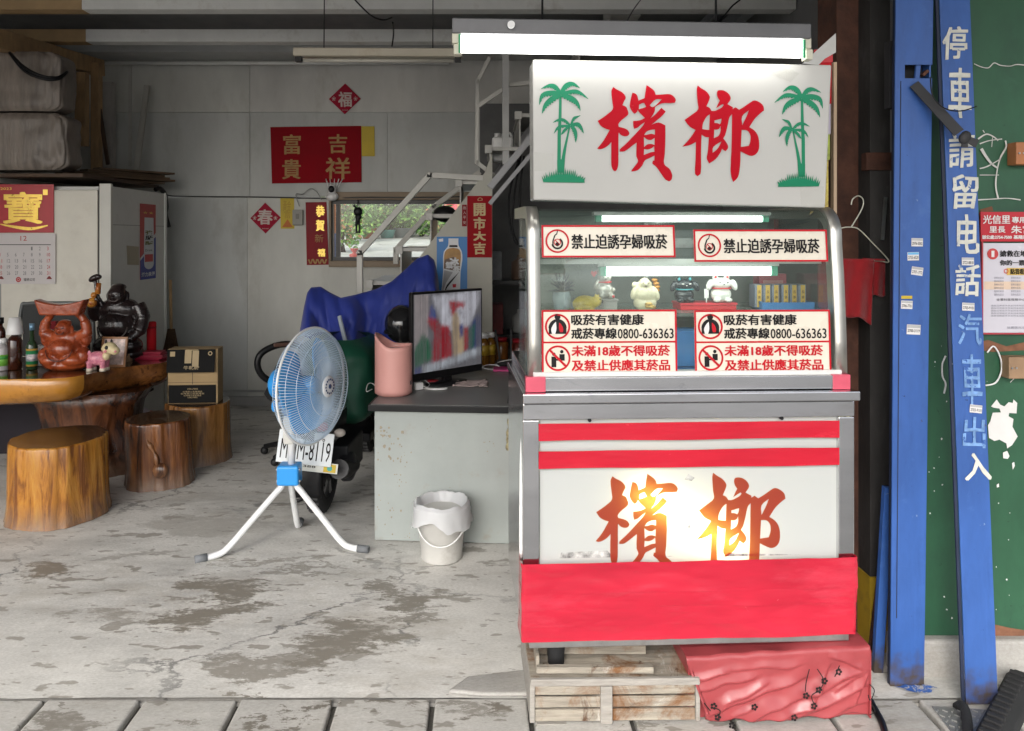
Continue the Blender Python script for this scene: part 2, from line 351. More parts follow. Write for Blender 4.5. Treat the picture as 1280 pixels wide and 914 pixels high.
def concrete(name, base, stains=(), wetdark=.40, crack=.75, seed=0.0):
    m = bpy.data.materials.new(name); m.use_nodes = True; nt = m.node_tree; N = nt.nodes; L = nt.links; b = N["Principled BSDF"]
    ge = N.new("ShaderNodeNewGeometry"); P = ge.outputs["Position"]
    def noise(sc, det, ro, off=0.0, vec=None):
        n = N.new("ShaderNodeTexNoise"); n.inputs["Scale"].default_value = sc; n.inputs["Detail"].default_value = det; n.inputs["Roughness"].default_value = ro
        a = N.new("ShaderNodeVectorMath"); a.operation = 'ADD'; a.operation = 'MULTIPLY_ADD'; a.inputs[1].default_value = (.75, 1.7, 1); a.inputs[2].default_value = (off, off * 1.7, off * .6); L.new(vec or P, a.inputs[0]); L.new(a.outputs[0], n.inputs["Vector"]); return n
    def ramp(fac, p0, p1, c0=(0, 0, 0), c1=(1, 1, 1)):
        r = N.new("ShaderNodeValToRGB"); r.color_ramp.elements[0].position = p0; r.color_ramp.elements[1].position = p1
        r.color_ramp.elements[0].color = rgb(c0); r.color_ramp.elements[1].color = rgb(c1); L.new(fac, r.inputs[0]); return r.outputs[0]
    def mix(f, a, c, mode='MIX', k=None):
        x = N.new("ShaderNodeMix"); x.data_type = 'RGBA'; x.blend_type = mode
        if k is None: L.new(f, x.inputs[0])
        else: x.inputs[0].default_value = k
        L.new(a, x.inputs[6])
        if isinstance(c, tuple): x.inputs[7].default_value = rgb(c)
        else: L.new(c, x.inputs[7])
        return x.outputs[2]
    def mth(op, a, c):
        x = N.new("ShaderNodeMath"); x.operation = op
        for i, v in enumerate((a, c)):
            if isinstance(v, (int, float)): x.inputs[i].default_value = v
            else: L.new(v, x.inputs[i])
        return x.outputs[0]
    big = noise(.9, 6, .6, 3 + seed); mid = noise(4, 8, .68, 8 + seed); fine = noise(95, 5, .7, 1)
    col = ramp(big.outputs["Fac"], .34, .66, tuple(c * .70 for c in base), tuple(min(1, c * 1.12) for c in base))
    col = mix(ramp(mid.outputs["Fac"], .35, .72), col, tuple(min(1, c * 1.22) for c in base))
    col = mix(None, col, ramp(fine.outputs["Fac"], .3, .75, (.80, .79, .77), (1.10, 1.10, 1.10)), 'MULTIPLY', 1.0)
    brown = ramp(noise(2.1, 9, .72, 21 + seed).outputs["Fac"], .52, .70)
    col = mix(mth('MULTIPLY', brown, .45), col, tuple(c * k for c, k in zip(base, (.58, .52, .44))))
    speck = ramp(noise(22, 6, .75, 5 + seed).outputs["Fac"], .68, .73)
    col = mix(mth('MULTIPLY', speck, .55), col, tuple(c * .35 for c in base))
    scr = noise(7, 10, .8, 31 + seed); col = mix(mth('MULTIPLY', ramp(scr.outputs["Fac"], .58, .66), .5), col, tuple(c * k for c, k in zip(base, (.60, .57, .52))))
    vo = N.new("ShaderNodeTexVoronoi"); vo.feature = 'DISTANCE_TO_EDGE'; vo.inputs["Scale"].default_value = .8
    wv = N.new("ShaderNodeVectorMath"); wv.operation = 'MULTIPLY_ADD'; wv.inputs[1].default_value = (.5, .5, 0); L.new(noise(2.5, 8, .7, 90).outputs["Color"], wv.inputs[0]); L.new(P, wv.inputs[2]); L.new(wv.outputs[0], vo.inputs["Vector"])
    ck = mth('MULTIPLY', ramp(vo.outputs["Distance"], .004, .010, (1, 1, 1), (0, 0, 0)), ramp(noise(1.3, 3, .5, 66).outputs["Fac"], .45, .6)); col = mix(mth('MULTIPLY', ck, crack), col, tuple(c * .25 for c in base))
    rough = .72
    if stains:
        wn_ = noise(3.2, 9, .74, 40); wx = N.new("ShaderNodeVectorMath"); wx.operation = 'SUBTRACT'; wx.inputs[1].default_value = (.5, .5, .5); L.new(wn_.outputs["Color"], wx.inputs[0])
        ws = N.new("ShaderNodeVectorMath"); ws.operation = 'MULTIPLY'; ws.inputs[1].default_value = (1.1, .75, 0); L.new(wx.outputs[0], ws.inputs[0])
        wp = N.new("ShaderNodeVectorMath"); wp.operation = 'ADD'; L.new(P, wp.inputs[0]); L.new(ws.outputs[0], wp.inputs[1])
        acc = None
        for (x, y, rx, ry, st) in stains:
            s1 = N.new("ShaderNodeVectorMath"); s1.operation = 'SUBTRACT'; s1.inputs[1].default_value = (x, y, 0); L.new(wp.outputs[0], s1.inputs[0])
            s2 = N.new("ShaderNodeVectorMath"); s2.operation = 'MULTIPLY'; s2.inputs[1].default_value = (1 / rx, 1 / ry, 0); L.new(s1.outputs[0], s2.inputs[0])
            ln = N.new("ShaderNodeVectorMath"); ln.operation = 'LENGTH'; L.new(s2.outputs[0], ln.inputs[0])
            mr = N.new("ShaderNodeMapRange"); mr.inputs[1].default_value = 1.18; mr.inputs[2].default_value = .78; mr.inputs[3].default_value = 0; mr.inputs[4].default_value = st; L.new(ln.outputs["Value"], mr.inputs[0])
            acc = mr.outputs[0] if acc is None else mth('MAXIMUM', acc, mr.outputs[0])
        # splashes: small drops, more of them near the stains
        sp = mth('MAXIMUM', ramp(noise(9, 3, .5, 77).outputs["Fac"], .62, .645), ramp(noise(24, 2, .4, 57).outputs["Fac"], .70, .715))
        sp = mth('MULTIPLY', sp, .7)
        wet = mth('MAXIMUM', acc, sp)
        brk = ramp(noise(13, 6, .7, 60).outputs["Fac"],   .27, .46)
        wet = mth('MULTIPLY', wet, brk)
        col = mix(wet, col, tuple(c * k * wetdark for c, k in zip(base, (1.0, .93, .82))))
        rm = N.new("ShaderNodeMapRange"); rm.inputs[3].default_value = .75; rm.inputs[4].default_value = .5; L.new(wet, rm.inputs[0]); L.new(rm.outputs[0], b.inputs["Roughness"])
    else: b.inputs["Roughness"].default_value = rough
    L.new(col, b.inputs["Base Color"])
    bp = N.new("ShaderNodeBump"); bp.inputs["Strength"].default_value = .35; bp.inputs["Distance"].default_value = .006
    L.new(mth('ADD', mid.outputs["Fac"], mth('MULTIPLY', fine.outputs["Fac"], .35)), bp.inputs["Height"]); L.new(bp.outputs[0], b.inputs["Normal"])
    return m

def st(px, py, w, h, k=1.0):
    p = fl(px, py); a = fl(px, py - h); c = fl(px, py + h)
    return (p.x, p.y, w * p.y / F, max(.02, (a.y - c.y) / 2), k)
FLOOR = concrete("concrete_floor", (.60, .59, .56), [st(60, 712, 34, 14), st(282, 733, 34, 14), st(215, 775, 60, 12), st(275, 762, 55, 9), st(130, 770, 40, 10, .6), st(440, 775, 45, 9),
    st(455, 790, 55, 14), st(400, 818, 48, 14), st(430, 800, 45, 12), st(330, 826, 60, 10, .8), st(505, 750, 45, 8), st(545, 745, 30, 6, .8), st(480, 735, 22, 7, .9), st(530, 765, 40, 5, .8),
    st(380, 712, 50, 3, .7), st(330, 700, 60, 3, .6), st(150, 695, 40, 6, .5), st(250, 655, 90, 10, .4), st(90, 640, 60, 6, .3), st(310, 858, 14, 5), st(190, 885, 12, 5)])
BACKC = concrete("drain_cover_concrete", (.43, .42, .395), [st(90, 900, 50, 9, .8), st(370, 880, 16, 10), st(480, 885, 22, 12), st(610, 885, 26, 14), st(350, 905, 30, 6), st(780, 905, 60, 5, .7), st(560, 890, 20, 12, .7), st(230, 905, 16, 8, .8)], crack=0.0, seed=6.0)
GAPC = M("drain_gap", (.10, .095, .085), .7, 0, .3, 20, .3, 50)
PLINTH = concrete("plinth_concrete", (.36, .35, .33), seed=4)
ASPH = concrete("asphalt", (.16, .16, .16), seed=9)
YARDM = concrete("yard_concrete", (.42, .43, .40), seed=2)

# ---------------------------------------------------------------- ground
def plane(name, x0, x1, y0, y1, z, m, kind="structure"):
    b = MB(); b.quad([(x0, y0, z), (x1, y0, z), (x1, y1, z), (x0, y1, z)]); return tag(b.build(name, m), kind=kind)
plane("ground", -400, 400, -400, 400, -.16, ASPH)
b = MB()
nx, ny = 90, 60
def ffn(u, v):
    x = -5.2 + u * 8.4; y = 2.646 + v * 4.7
    z = .004 * mnoise.noise(Vector((x * 1.3, y * 1.3, 0))) + .0025 * mnoise.noise(Vector((x * 5, y * 5, 2)))
    if v == 0: y += .008 * mnoise.noise(Vector((x * 7, 0, 1))); z -= .004
    return (x, y, z)
b.sheet(ffn, nx, ny)
tag(b.build("floor", FLOOR), kind="structure")
b = MB(); b.bx(-5.2, 6.5, 2.64, 7.4, -.15, -.02)
tag(b.build("floor_base", PLINTH), kind="structure")
# drain covers in front of the floor
b = MB(); b.bx(-5.2, 6.5, 2.05, 2.64, -.15, -.032); tag(b.build("drain_channel", GAPC), kind="structure")
xs = [-3.62 + i * .345 for i in range(24)]
b = MB()
for i, x in enumerate(xs):
    r = random.uniform(-.003, .003)
    b.box((x + .1725, 2.335, -.037 + r), (.326, .612, .066), RZ(random.uniform(-.006, .006)))
tag(b.build("drain_covers", BACKC, bevel=.008), kind="structure")
plane("road", -60, 60, -40, 2.05, -.06, ASPH)
# crumbled repair patch at the end of the slab
b = MB()
pp = [fl(560, 868), fl(585, 850), fl(620, 846), fl(668, 840), fl(672, 872), fl(600, 872)]
b.prism([(p.x, p.y) for p in pp], .0, .016, 0, lambda x, y, z: (x, z, y)); tag(b.build("concrete_patch", PLINTH, bevel=.012), kind="structure")
# raised yard behind the window
b = MB(); b.sheet(lambda u, v: (-30 + 60 * u, 7.75 + 40 * v, 1.24 + .55 * min(1, v * 3.4) + .02 * v), 20, 30)
tag(b.build("yard_ground", YARDM), kind="structure")

# ---------------------------------------------------------------- back wall
def wallmat(name, base):
    return M(name, base, .6, 0, .22, 1.1, .06, 30, dirt=.34, dirtcol=tuple(c * k for c, k in zip(base, (.66, .62, .56))), ds=2.4, stretch=(1, 1, .4), chips=((tuple(c * .5 for c in base), .74, 11),))
WALLM = wallmat("grey_wall_panel", (.56, .55, .515)); WALLM2 = wallmat("grey_wall_panel_lower", (.47, .48, .46)); WALLM3 = wallmat("pale_wall_panel", (.53, .53, .49))
BY = 7.2
def bp(px, py, Y=BY): return at(px, py, Y)
wall = thing("back_wall", "grey painted panel wall with a long low window at the back of the room", "wall", (0, BY, 0))
def lx(px): return (px - VX) * BY / F
def lz(py): return EH + (HY - py) * BY / F
b = MB()
wx0, wx1, wz0, wz1 = lx(415), lx(600), lz(326), lz(250)
b.bx(-5.2, lx(312), 0, .06, lz(246), lz(141), 1); b.bx(lx(312) + .003, 3, 0.004, .06, lz(140), 3.7, 0); b.bx(-5.2, lx(312), 0.0, .06, lz(141) + .004, 3.7, 2)
b.bx(lx(312) + .003, lx(484), 0.006, .06, lz(246), lz(140) - .003, 1); b.bx(lx(484) + .004, 3, 0.002, .06, lz(250) + .002, lz(140) - .003, 1)
b.bx(-5.2, lx(309), .003, .06, 0, lz(246) - .004, 1); b.bx(lx(309) + .004, wx0, 0, .06, 0, lz(246) - .004, 2); b.bx(wx0 + .001, wx1, .001, .06, 0, wz0, 2); b.bx(wx1 + .001, 3, 0, .06, 0, lz(250) - .002, 2)
b.build("wall_panel", [WALLM, WALLM2, WALLM3], wall)
b = MB(); b.bx(-5.2, 3, -.035, 0, .0, .09); b.bx(-5.2, 3, -.02, 0, .13, .15); b.build("skirting", M("skirting_grey", (.38, .38, .37), .5), wall, bevel=.006)
FR = M("window_frame_brown", (.22, .16, .10), .5, 0, .1); FRB = M("window_frame_black", (.02, .018, .016), .4)
win = None
b = MB()
for (x0, x1, z0, z1) in ((wx0 - .025, wx1 + .04, wz1, wz1 + .075), (wx0 - .025, wx1 + .04, wz0 - .06, wz0), (wx0 - .025, wx0 - .001, wz0 + .001, wz1 - .001), (wx1, wx1 + .04, wz0 + .001, wz1 - .001)): b.bx(x0, x1, -.04, .08, z0, z1)
win = b.build("window", FR, wall, bevel=.004)
b = MB()
for (x0, x1, z0, z1) in ((wx0, wx1, wz1 - .04, wz1 - .001), (wx0, wx1, wz0 + .001, wz0 + .035), (wx0, wx0 + .015, wz0 + .036, wz1 - .041), (lx(420), lx(425), wz0 + .036, wz1 - .041)): b.bx(x0, x1, .0, .045, z0, z1)
b.build("window_frame", FRB, win)
b = MB(); b.bx(wx0 + .03, wx1, .02, .024, wz0 + .035, wz1 - .04); b.build("pane", GLASSY, win)

# side walls, roof
b = MB(); b.bx(2.3, 2.42, 2.95, 7.2, 0, 3.9); tag(b.build("side_wall", wallmat("side_wall_grey", (.20, .20, .20))), "dark grey side wall rising behind the palm sign", "wall")
b = MB(); b.bx(-5.3, -5.2, 2.64, 7.3, 0, 3.9); b.build("left_wall", WALLM); tag(bpy.data.objects["left_wall"], "grey side wall closing the left of the room", "wall")
bpy.data.objects["left_wall"].name = "room_wall"
roof = thing("shed_roof", "dark sheet roof on pale steel purlins with an added overhang shading the open shop front", "roof", (0, 4.5, 3.5))
b = MB(); b.bx(-6.5, 6.5, -5.5, 2.9, .02, .06); b.build("roof_sheet", M("roof_sheet_dark", (.20, .20, .205), .6, .2, .2), roof)  # unseen front run, past the camera, lengthened to cut light on the stall
PURL = M("purlin_grey", (.70, .70, .67), .5, 0, .1, 3, dirt=.3, dirtcol=(.26, .22, .17)); PURL2 = M("purlin_primer", (.36, .24, .12), .65, 0, .2, 3)
def purlin(Y, z0, z1, split, rows):
    b = MB()
    xs_ = split
    b.bx(-5.2, xs_, Y - 4.5, Y - 4.5 + .05, z0 - 3.5, z1 - 3.5, 1); b.bx(xs_, 2.29, Y - 4.5, Y - 4.5 + .05, z0 - 3.5, z1 - 3.5, 0)
    b.bx(-5.2, xs_, Y - 4.5 + .051, Y - 4.5 + .12, z0 - 3.5, z0 - 3.49, 1); b.bx(xs_, 2.29, Y - 4.5 + .051, Y - 4.5 + .12, z0 - 3.5, z0 - 3.49, 0)
    b.build("purlin", [PURL, PURL2], roof, bevel=.004)
purlin(5.35, 3.29, 3.40, (102 - VX) * 5.35 / F, ())
purlin(6.2, 3.28, 3.385, (107 - VX) * 6.2 / F, ())
b = MB(); b.bx(-4.6, 2.29, 2.35, 2.68, -.145, -.02); b.build("wall_beam", M("wall_beam_grey", (.46, .47, .46), .5, 0, .12, 3, dirt=.25, dirtcol=(.2, .18, .15)), roof)
b = MB(); b.tube([(-3.9, 2.60, -.19), (-.3, 2.60, -.19)], .018); b.build("conduit_pipe", WHITE, roof)
b = MB(); b.bar((2.12, 2.6, -.06), (2.10, -.5, -.06), .09, .10); b.bar((1.86, 2.6, -.09), (1.84, .2, -.09), .03, .06); b.build("tie_beam", M("tie_beam_grey", (.24, .25, .27), .5, 0, .1), roof)

# dangling wires under the roof
def cable(name, label, pts, r, m, cat="cable", group=None, n=6):
    b = MB(); b.tube(spline(pts, 8), r, n=6); return tag(b.build(name, m), label, cat, group)
cable("ceiling_wire", "black wire looping down between the pale ceiling beams", [at(440, -4, 5.2), at(462, 18, 5.2), at(478, 25, 5.2), at(490, 22, 5.3)], .006, BLACK)
cable("ceiling_wire", "short black wire hanging in front of the second ceiling beam left of the lamp", [at(491, 28, 5.3), at(492, 42, 5.5), at(490, 58, 5.6)], .006, BLACK)
cable("ceiling_wire", "thin pair of wires slanting from the ceiling to the lamp housing", [at(803, -3, 4.0), at(792, 12, 3.4), at(782, 30, 2.6)], .003, BLACK)
cable("ceiling_wire", "black wire draped off the tie beam above the right end of the lamp", [at(925, 0, 4), at(915, 8, 4), at(905, 20, 4), at(900, 22, 4), at(895, 34, 3.6)], .005, BLACK)
# ---------------------------------------------------------------- the betel stall
SY = 2.53
stall = thing("display_stall", "stainless steel display stall with curved glass top and pink red taped front", "stall", ((860 - VX) * SY / F, SY, 0), radians(2.5))
S = F / SY
SA = radians(2.5); SXC = (860 - VX) * SY / F
def _t(px, d): return (d - SXC * sin(SA) + SY * cos(SA)) / (cos(SA) - (px - VX) / F * sin(SA))      # depth where the pixel's ray meets the stall plane y = d
def cx(px, d=0.0):
    t = _t(px, d); return (t * (px - VX) / F - SXC) * cos(SA) + (t - SY) * sin(SA)
def cz(py, d=0.0, px=860): return EH + (HY - py) * _t(px, d) / F
# base frame and body
b = MB(); b.bx(-.545, .565, .0, .60, .25, .282); b.build("base_frame", STEEL2, stall, bevel=.004)
b = MB()
b.bx(-.565, -.56, .01, .62, .285, 1.08); b.bx(.575, .58, .01, .62, .285, 1.08); b.bx(-.56, .575, .612, .62, .285, 1.08); b.bx(-.559, .574, .02, .61, .286, .292)
b.build("body", STEEL, stall)
b = MB()
b.bx(-.567, cx(674), -.002, .022, .284, 1.024); b.bx(cx(1048), .582, -.002, .022, .284, 1.024); b.bx(-.567, .582, -.003, .022, 1.026, 1.08)
b.build("front_frame", STEEL, stall, bevel=.003)
# translucent front panel; an added light behind it makes the sun glare
def translucent(name, col, tcol, k, rough=.2):
    m = bpy.data.materials.new(name); m.use_nodes = True; nt = m.node_tree; N = nt.nodes; L = nt.links; p = N["Principled BSDF"]
    p.inputs["Base Color"].default_value = rgb(col); p.inputs["Roughness"].default_value = rough
    t = N.new("ShaderNodeBsdfTranslucent"); t.inputs[0].default_value = rgb(tcol); mx = N.new("ShaderNodeMixShader"); mx.inputs[0].default_value = k
    L.new(p.outputs[0], mx.inputs[1]); L.new(t.outputs[0], mx.inputs[2]); L.new(mx.outputs[0], N["Material Output"].inputs["Surface"]); return m
PANEL = translucent("white_acrylic", (.55, .57, .56), (1.0, .95, .72), .18)
b = MB(); b.quad([(-.508, .014, .29), (.532, .014, .29), (.532, .014, 1.03), (-.508, .014, 1.03)]); panel = b.build("front_panel", PANEL, stall)
ld = bpy.data.lights.new("panel_glare_light", 'AREA'); ld.shape = 'RECTANGLE'; ld.size = .42; ld.size_y = .03; ld.energy = 2.0; ld.color = (1, .90, .58)
lo = bpy.data.objects.new("panel_glare_light", ld); COL.objects.link(lo); lo.parent = stall
ax = Vector((1, 0, -.55)).normalized(); nz = Vector((0, 1, 0)); ay = nz.cross(ax)
lo.matrix_local = Matrix.Translation((cx(862), .060, .668)) @ Matrix((ax, ay, nz)).transposed().to_4x4()
SCUFF = M("scuff_grey", (.22, .22, .21), .6, 0, .5, 40, col2=(.45, .45, .43))
for L in ([(857, 601), (862, 594), (870, 599), (866, 603)], [(859, 662), (864, 656), (865, 663)], [(700, 697), (702, 690), (760, 688), (768, 697)], [(905, 699), (912, 694), (950, 696), (1005, 698)], [(812, 699), (820, 695), (845, 697)]):
    b = MB(); b.geo(loops_geo([[(cx(x), cz(y)) for x, y in L]]), lambda x, z: (x, .0125, z)); b.build("scuff_mark", SCUFF, panel, normals=False)
# the two brushed characters, traced
BIN = [[(187,62),(215,82),(260,105),(285,130),(297,158),(283,185),(268,222),(300,237),(312,262),(320,298),(300,322),(262,352),(232,388),(236,412),(285,425),(315,442),(330,468),(318,490),(285,496),(252,482),(236,462),(233,475),(232,700),(228,765),(215,795),(200,803),(185,792),(170,750),(170,545),(150,570),(110,598),(70,610),(46,603),(100,535),(155,440),(110,425),(75,400),(50,360),(90,335),(140,298),(183,255),(180,200),(170,100)],
 [(355,112),(385,122),(400,145),(408,182),(462,160),(468,115),(480,45),(520,72),(548,98),(560,132),(620,128),(680,125),(715,142),(737,175),(728,200),(690,204),(620,205),(580,222),(555,240),(553,268),(540,300),(512,340),(560,300),(610,245),(648,278),(620,312),(575,352),(522,395),(585,374),(645,400),(645,520),(640,650),(635,740),(680,780),(705,835),(700,875),(678,893),(645,875),(605,820),(565,765),(530,735),(535,708),(548,710),(550,665),(500,690),(465,708),(440,755),(400,795),(345,806),(350,790),(395,735),(405,710),(390,670),(392,550),(340,590),(285,628),(245,630),(245,610),(290,570),(340,520),(400,455),(445,405),(465,370),(430,395),(400,420),(370,430),(362,400),(362,362),(420,355),(465,335),(440,310),(415,285),(402,265),(395,282),(375,298),(355,280),(332,235),(335,200),(345,150)],
 [(414,218),(440,205),(458,202),(476,236),(450,247),(412,258)], [(508,222),(560,172),(612,170),(590,195),(550,232),(525,238)],
 [(458,485),(480,455),(515,440),(553,436),(553,482),(520,473),(480,483)], [(456,502),(485,523),(520,528),(550,510),(550,572),(520,562),(485,568),(458,590)], [(458,608),(490,612),(525,600),(546,582),(549,632),(515,637),(455,660)]]
LANG = [[(190,48),(225,75),(265,100),(297,145),(290,180),(268,232),(295,245),(312,272),(340,272),(370,260),(402,242),(419,222),(413,212),(392,224),(352,250),(370,210),(385,182),(365,150),(360,110),(372,92),(415,92),(450,110),(475,140),(480,170),(452,213),(500,240),(499,255),(525,240),(555,262),(600,235),(650,200),(692,180),(740,200),(768,230),(775,268),(740,295),(690,345),(645,415),(690,445),(720,490),(732,560),(725,620),(700,655),(660,668),(610,650),(568,628),(563,760),(545,855),(503,898),(485,850),(480,780),(488,600),(493,300),(470,330),(450,420),(432,485),(415,515),(440,545),(457,578),(455,605),(435,627),(415,615),(405,605),(390,640),(350,695),(292,735),(270,690),(278,640),(290,505),(255,500),(225,480),(220,640),(217,820),(190,847),(168,825),(172,700),(175,545),(130,570),(55,588),(100,540),(140,490),(172,440),(120,410),(75,352),(140,305),(195,258),(190,200),(183,90)],
 [(298,302),(292,440),(262,437),(232,432),(235,390),(255,345),(275,318)], [(338,357),(400,340),(395,375),(385,390),(365,380),(338,378)], [(336,437),(355,438),(378,430),(392,405),(392,450),(375,490),(333,512)], [(328,590),(400,540),(375,590),(350,620),(322,640)], [(582,320),(640,268),(625,310),(582,398)], [(578,440),(625,445),(652,480),(655,530),(640,580),(570,590)]]
BING = loops_geo([smooth_loop(l, 3) for l in BIN]); LANGG = loops_geo([smooth_loop(l, 3) for l in LANG])
def brush(b, geo, ox, oy, k, fx, fz, y, ky=None, mi=0):   # zoom units -> photo pixels -> local metres
    b.geo(geo, lambda x, z: (fx(ox + x / k), y, fz(oy + z / (ky or k))), mi)
RCHAR = translucent("red_vinyl_translucent", (.33, .035, .03), (1.0, .58, .14), .26)  # transmits yellow so the added light gives the strokes their glare
b = MB()
brush(b, BING, 738.6, 586.2, 6.70, cx, cz, .0115); brush(b, LANGG, 863.5, 585.3, 6.45, cx, cz, .0115)
b.build("brush_lettering", RCHAR, panel)
b = MB()
for px in (737, 977): b.tube([(cx(px), .012, cz(524)), (cx(px), -.004, cz(524))], .006, n=10)
b.build("panel_screw", BLACK, panel)
# red tape
TAPE = M("red_tape", (.50, .010, .028), .26, 0, .10, 5, .25, 9, stretch=(.7, 1, 3), rv=.06)
TAPEL = M("pink_red_tape", (.47, .014, .036), .22, 0, .18, 4, .35, 4, stretch=(.5, 1, 2.0), rv=.08, coat=.3, dirt=.3, dirtcol=(.60, .07, .11), ds=2.6, chips=(((.62, .16, .20), .66, 7, .03), ((.26, .012, .02), .735, 16)))
def tape(name, x0, x1, z0, z1, y, m, amp=.002, nu=60, nv=10, wrap=0.0, seed=0, drop=None):
    b = MB()
    def fn(u, v):
        z = z0 + (z1 - z0) * v; L = (x1 - x0) + 2 * wrap; t = u * L - wrap; yy = y
        n = mnoise.noise(Vector((t * 4 + seed, z * 8, seed))) + .35 * mnoise.noise(Vector((t * 9, z * 30, seed + 4)))
        n += 1.6 * max(0, mnoise.noise(Vector((t * 3.0 - z * 9, z * 14 + t * 4, seed + 9)))) ** 2
        if t < 0: x = x0 - .001 - amp * abs(n) * .5; yy = y - t
        elif t > x1 - x0: x = x1 + .001 + amp * abs(n) * .5; yy = y + (t - (x1 - x0))
        else: x = x0 + t; yy = y - amp * abs(n)
        if v in (0, 1): z += .004 * mnoise.noise(Vector((t * 3, seed, v * 5)))
        return (x, yy, z)
    b.sheet(fn, nu, nv)
    return b.build(name, m, stall)
tape("tape_band", cx(674) - .002, cx(1047) + .004, cz(549), cz(527.5), -.004, TAPE, .003, 60, 6, 0, 1)
tape("tape_band", cx(674) - .002, cx(1047) + .004, cz(583.5), cz(561.5), -.004, TAPE, .003, 60, 6, 0, 5)
# lower front: overlapping strips of wide tape
for i, (za, zb_) in enumerate(((cz(797), cz(773)), (cz(778), cz(750)), (cz(755), cz(732)), (cz(736), cz(698)))):
    o = tape("tape_strip", -.571, .585, za, zb_, -.006 - .0036 * i, TAPEL, .009, 120, 16, .10, 11 + 3 * i)
# counter ledge
b = MB(); b.bx(-.57, .588, -.03, .62, cz(501), cz(489)); ledge = b.build("counter_ledge", STEEL, stall, bevel=.004)
b = MB(); b.bx(-.553, .564, .0, .60, cz(489) + .002, cz(471)); b.build("sill_rail", STEEL, stall, bevel=.003)
b = MB(); b.bx(-.53, .545, .012, .05, cz(471) + .001, cz(465)); b.build("glass_channel", M("white_channel", (.7, .7, .68), .4), stall)
PT = M("pink_tape", (.60, .09, .14), .4, 0, .1, 6, .2, 12)
for x0, x1 in ((-.557, cx(682)), (cx(1041), .568)):
    b = MB(); b.bx(x0, x1, -.003, .03, cz(489) + .001, cz(470)); b.build("corner_tape", PT, stall, bevel=.002)
# curved glass top: profile in (y, z)
prof = [(.030, cz(470)), (.034, 1.28), (.042, 1.40), (.052, 1.52), (.064, 1.62)] + [(.064 + .10 * (1 - cos(a)), 1.645 + .10 * sin(a)) for a in [pi/2 * i / 8 for i in range(1, 9)]] + [(.30, 1.747), (.56, 1.75)]
def offp(d):
    out = []
    for i, (y, z) in enumerate(prof):
        a = prof[max(0, i-1)]; c = prof[min(len(prof)-1, i+1)]; t = Vector((c[0]-a[0], c[1]-a[1])).normalized(); out.append((y + t.y * d, z - t.x * d))
    return out
def side(x0, x1):
    b = MB(); o1, o2 = offp(-.012), offp(.03); k = len(o1)
    rows = [[b._v((x, p[0], p[1])) for p in q] for x, q in ((x0, o1), (x1, o1), (x1, o2), (x0, o2))]
    for j in range(4):
        A, B = rows[j], rows[(j+1) % 4]
        for i in range(k - 1): b.face((A[i], A[i+1], B[i+1], B[i]), 0, j in (0, 2))
    for i in (0, k - 1): b.face([r[i] for r in rows])
    return b
side(-.545, -.503).build("side_frame", M("side_frame_steel", (.62, .60, .55), .33, .85, .1, 6, .05, 60, dirt=.2, dirtcol=(.25, .2, .14)), stall)
side(.527, .568).build("side_frame", M("side_frame_steel", (0, 0, 0)), stall)
for x in (-.524, .548):
    b = MB(); b.prism([(p[0], p[1]) for p in prof] + [(.56, cz(470))], x - .003, x + .003, 0, lambda a, y, c: (y, a, c)); b.build("side_pane", CGLASS, stall)
b = MB(); k = 0
g = [[b._v((x, y, z)) for (y, z) in prof] for x in (-.502, .526)]
for i in range(len(prof) - 1): b.face((g[0][i], g[0][i+1], g[1][i+1], g[1][i]), 0, True)
front_glass = b.build("front_glass", CGLASS, stall, solid=.005)
b = MB(); b.bx(-.50, .525, .56, .575, cz(470), 1.75); b.build("rear_door", M("rear_frosted", (.19, .22, .205), .6, 0, .25, 3, dirt=.3, dirtcol=(.07, .08, .075), ds=2), stall)
b = MB(); b.bx(-.003, .012, .548, .559, 1.17, 1.74); b.bx(-.50, .525, .545, .559, 1.60, 1.64); b.build("rear_door_rail", STEEL2, stall)
SHELFG = glass("shelf_glass", (.86, .95, .92), .8, .05, .12)
b = MB(); b.bx(-.498, .522, .12, .52, 1.556, 1.564); b.build("upper_shelf", SHELFG, stall)
b = MB(); b.bx(-.498, .522, .108, .119, 1.550, 1.568); b.build("shelf_edge", WHITEP, stall)
LOWZ = 1.375
b = MB(); b.bx(-.498, .522, .10, .52, LOWZ - .012, LOWZ); b.build("lower_shelf", SHELFG, stall)
b = MB(); b.bx(-.50, .525, .035, .559, 1.155, 1.172); b.build("cabinet_floor", STEEL, stall)
for (p0, p1, y, z, r) in ((752, 952, .16, 1.712, .011), (757, 962, .15, 1.522, .0165)):
    xa, xb = cx(p0, y), cx(p1, y)
    b = MB(); b.bx(xa - .03, xb + .03, y - .012, y + .03, z + r + .002, z + r + .014); lh = b.build("lamp_housing", WHITEP, stall)
    b = MB(); b.tube([(xa, y, z), (xb, y, z)], r, n=14); b.build("lamp_tube", TUBEIN, lh)
    b = MB()
    for x in (xa - .012, xb + .012): b.bx(x - .011, x + .011, y - r, y + r, z - r, z + r + .001)
    b.build("lamp_socket", M("lamp_socket_green", (.10, .42, .28), .4), lh)
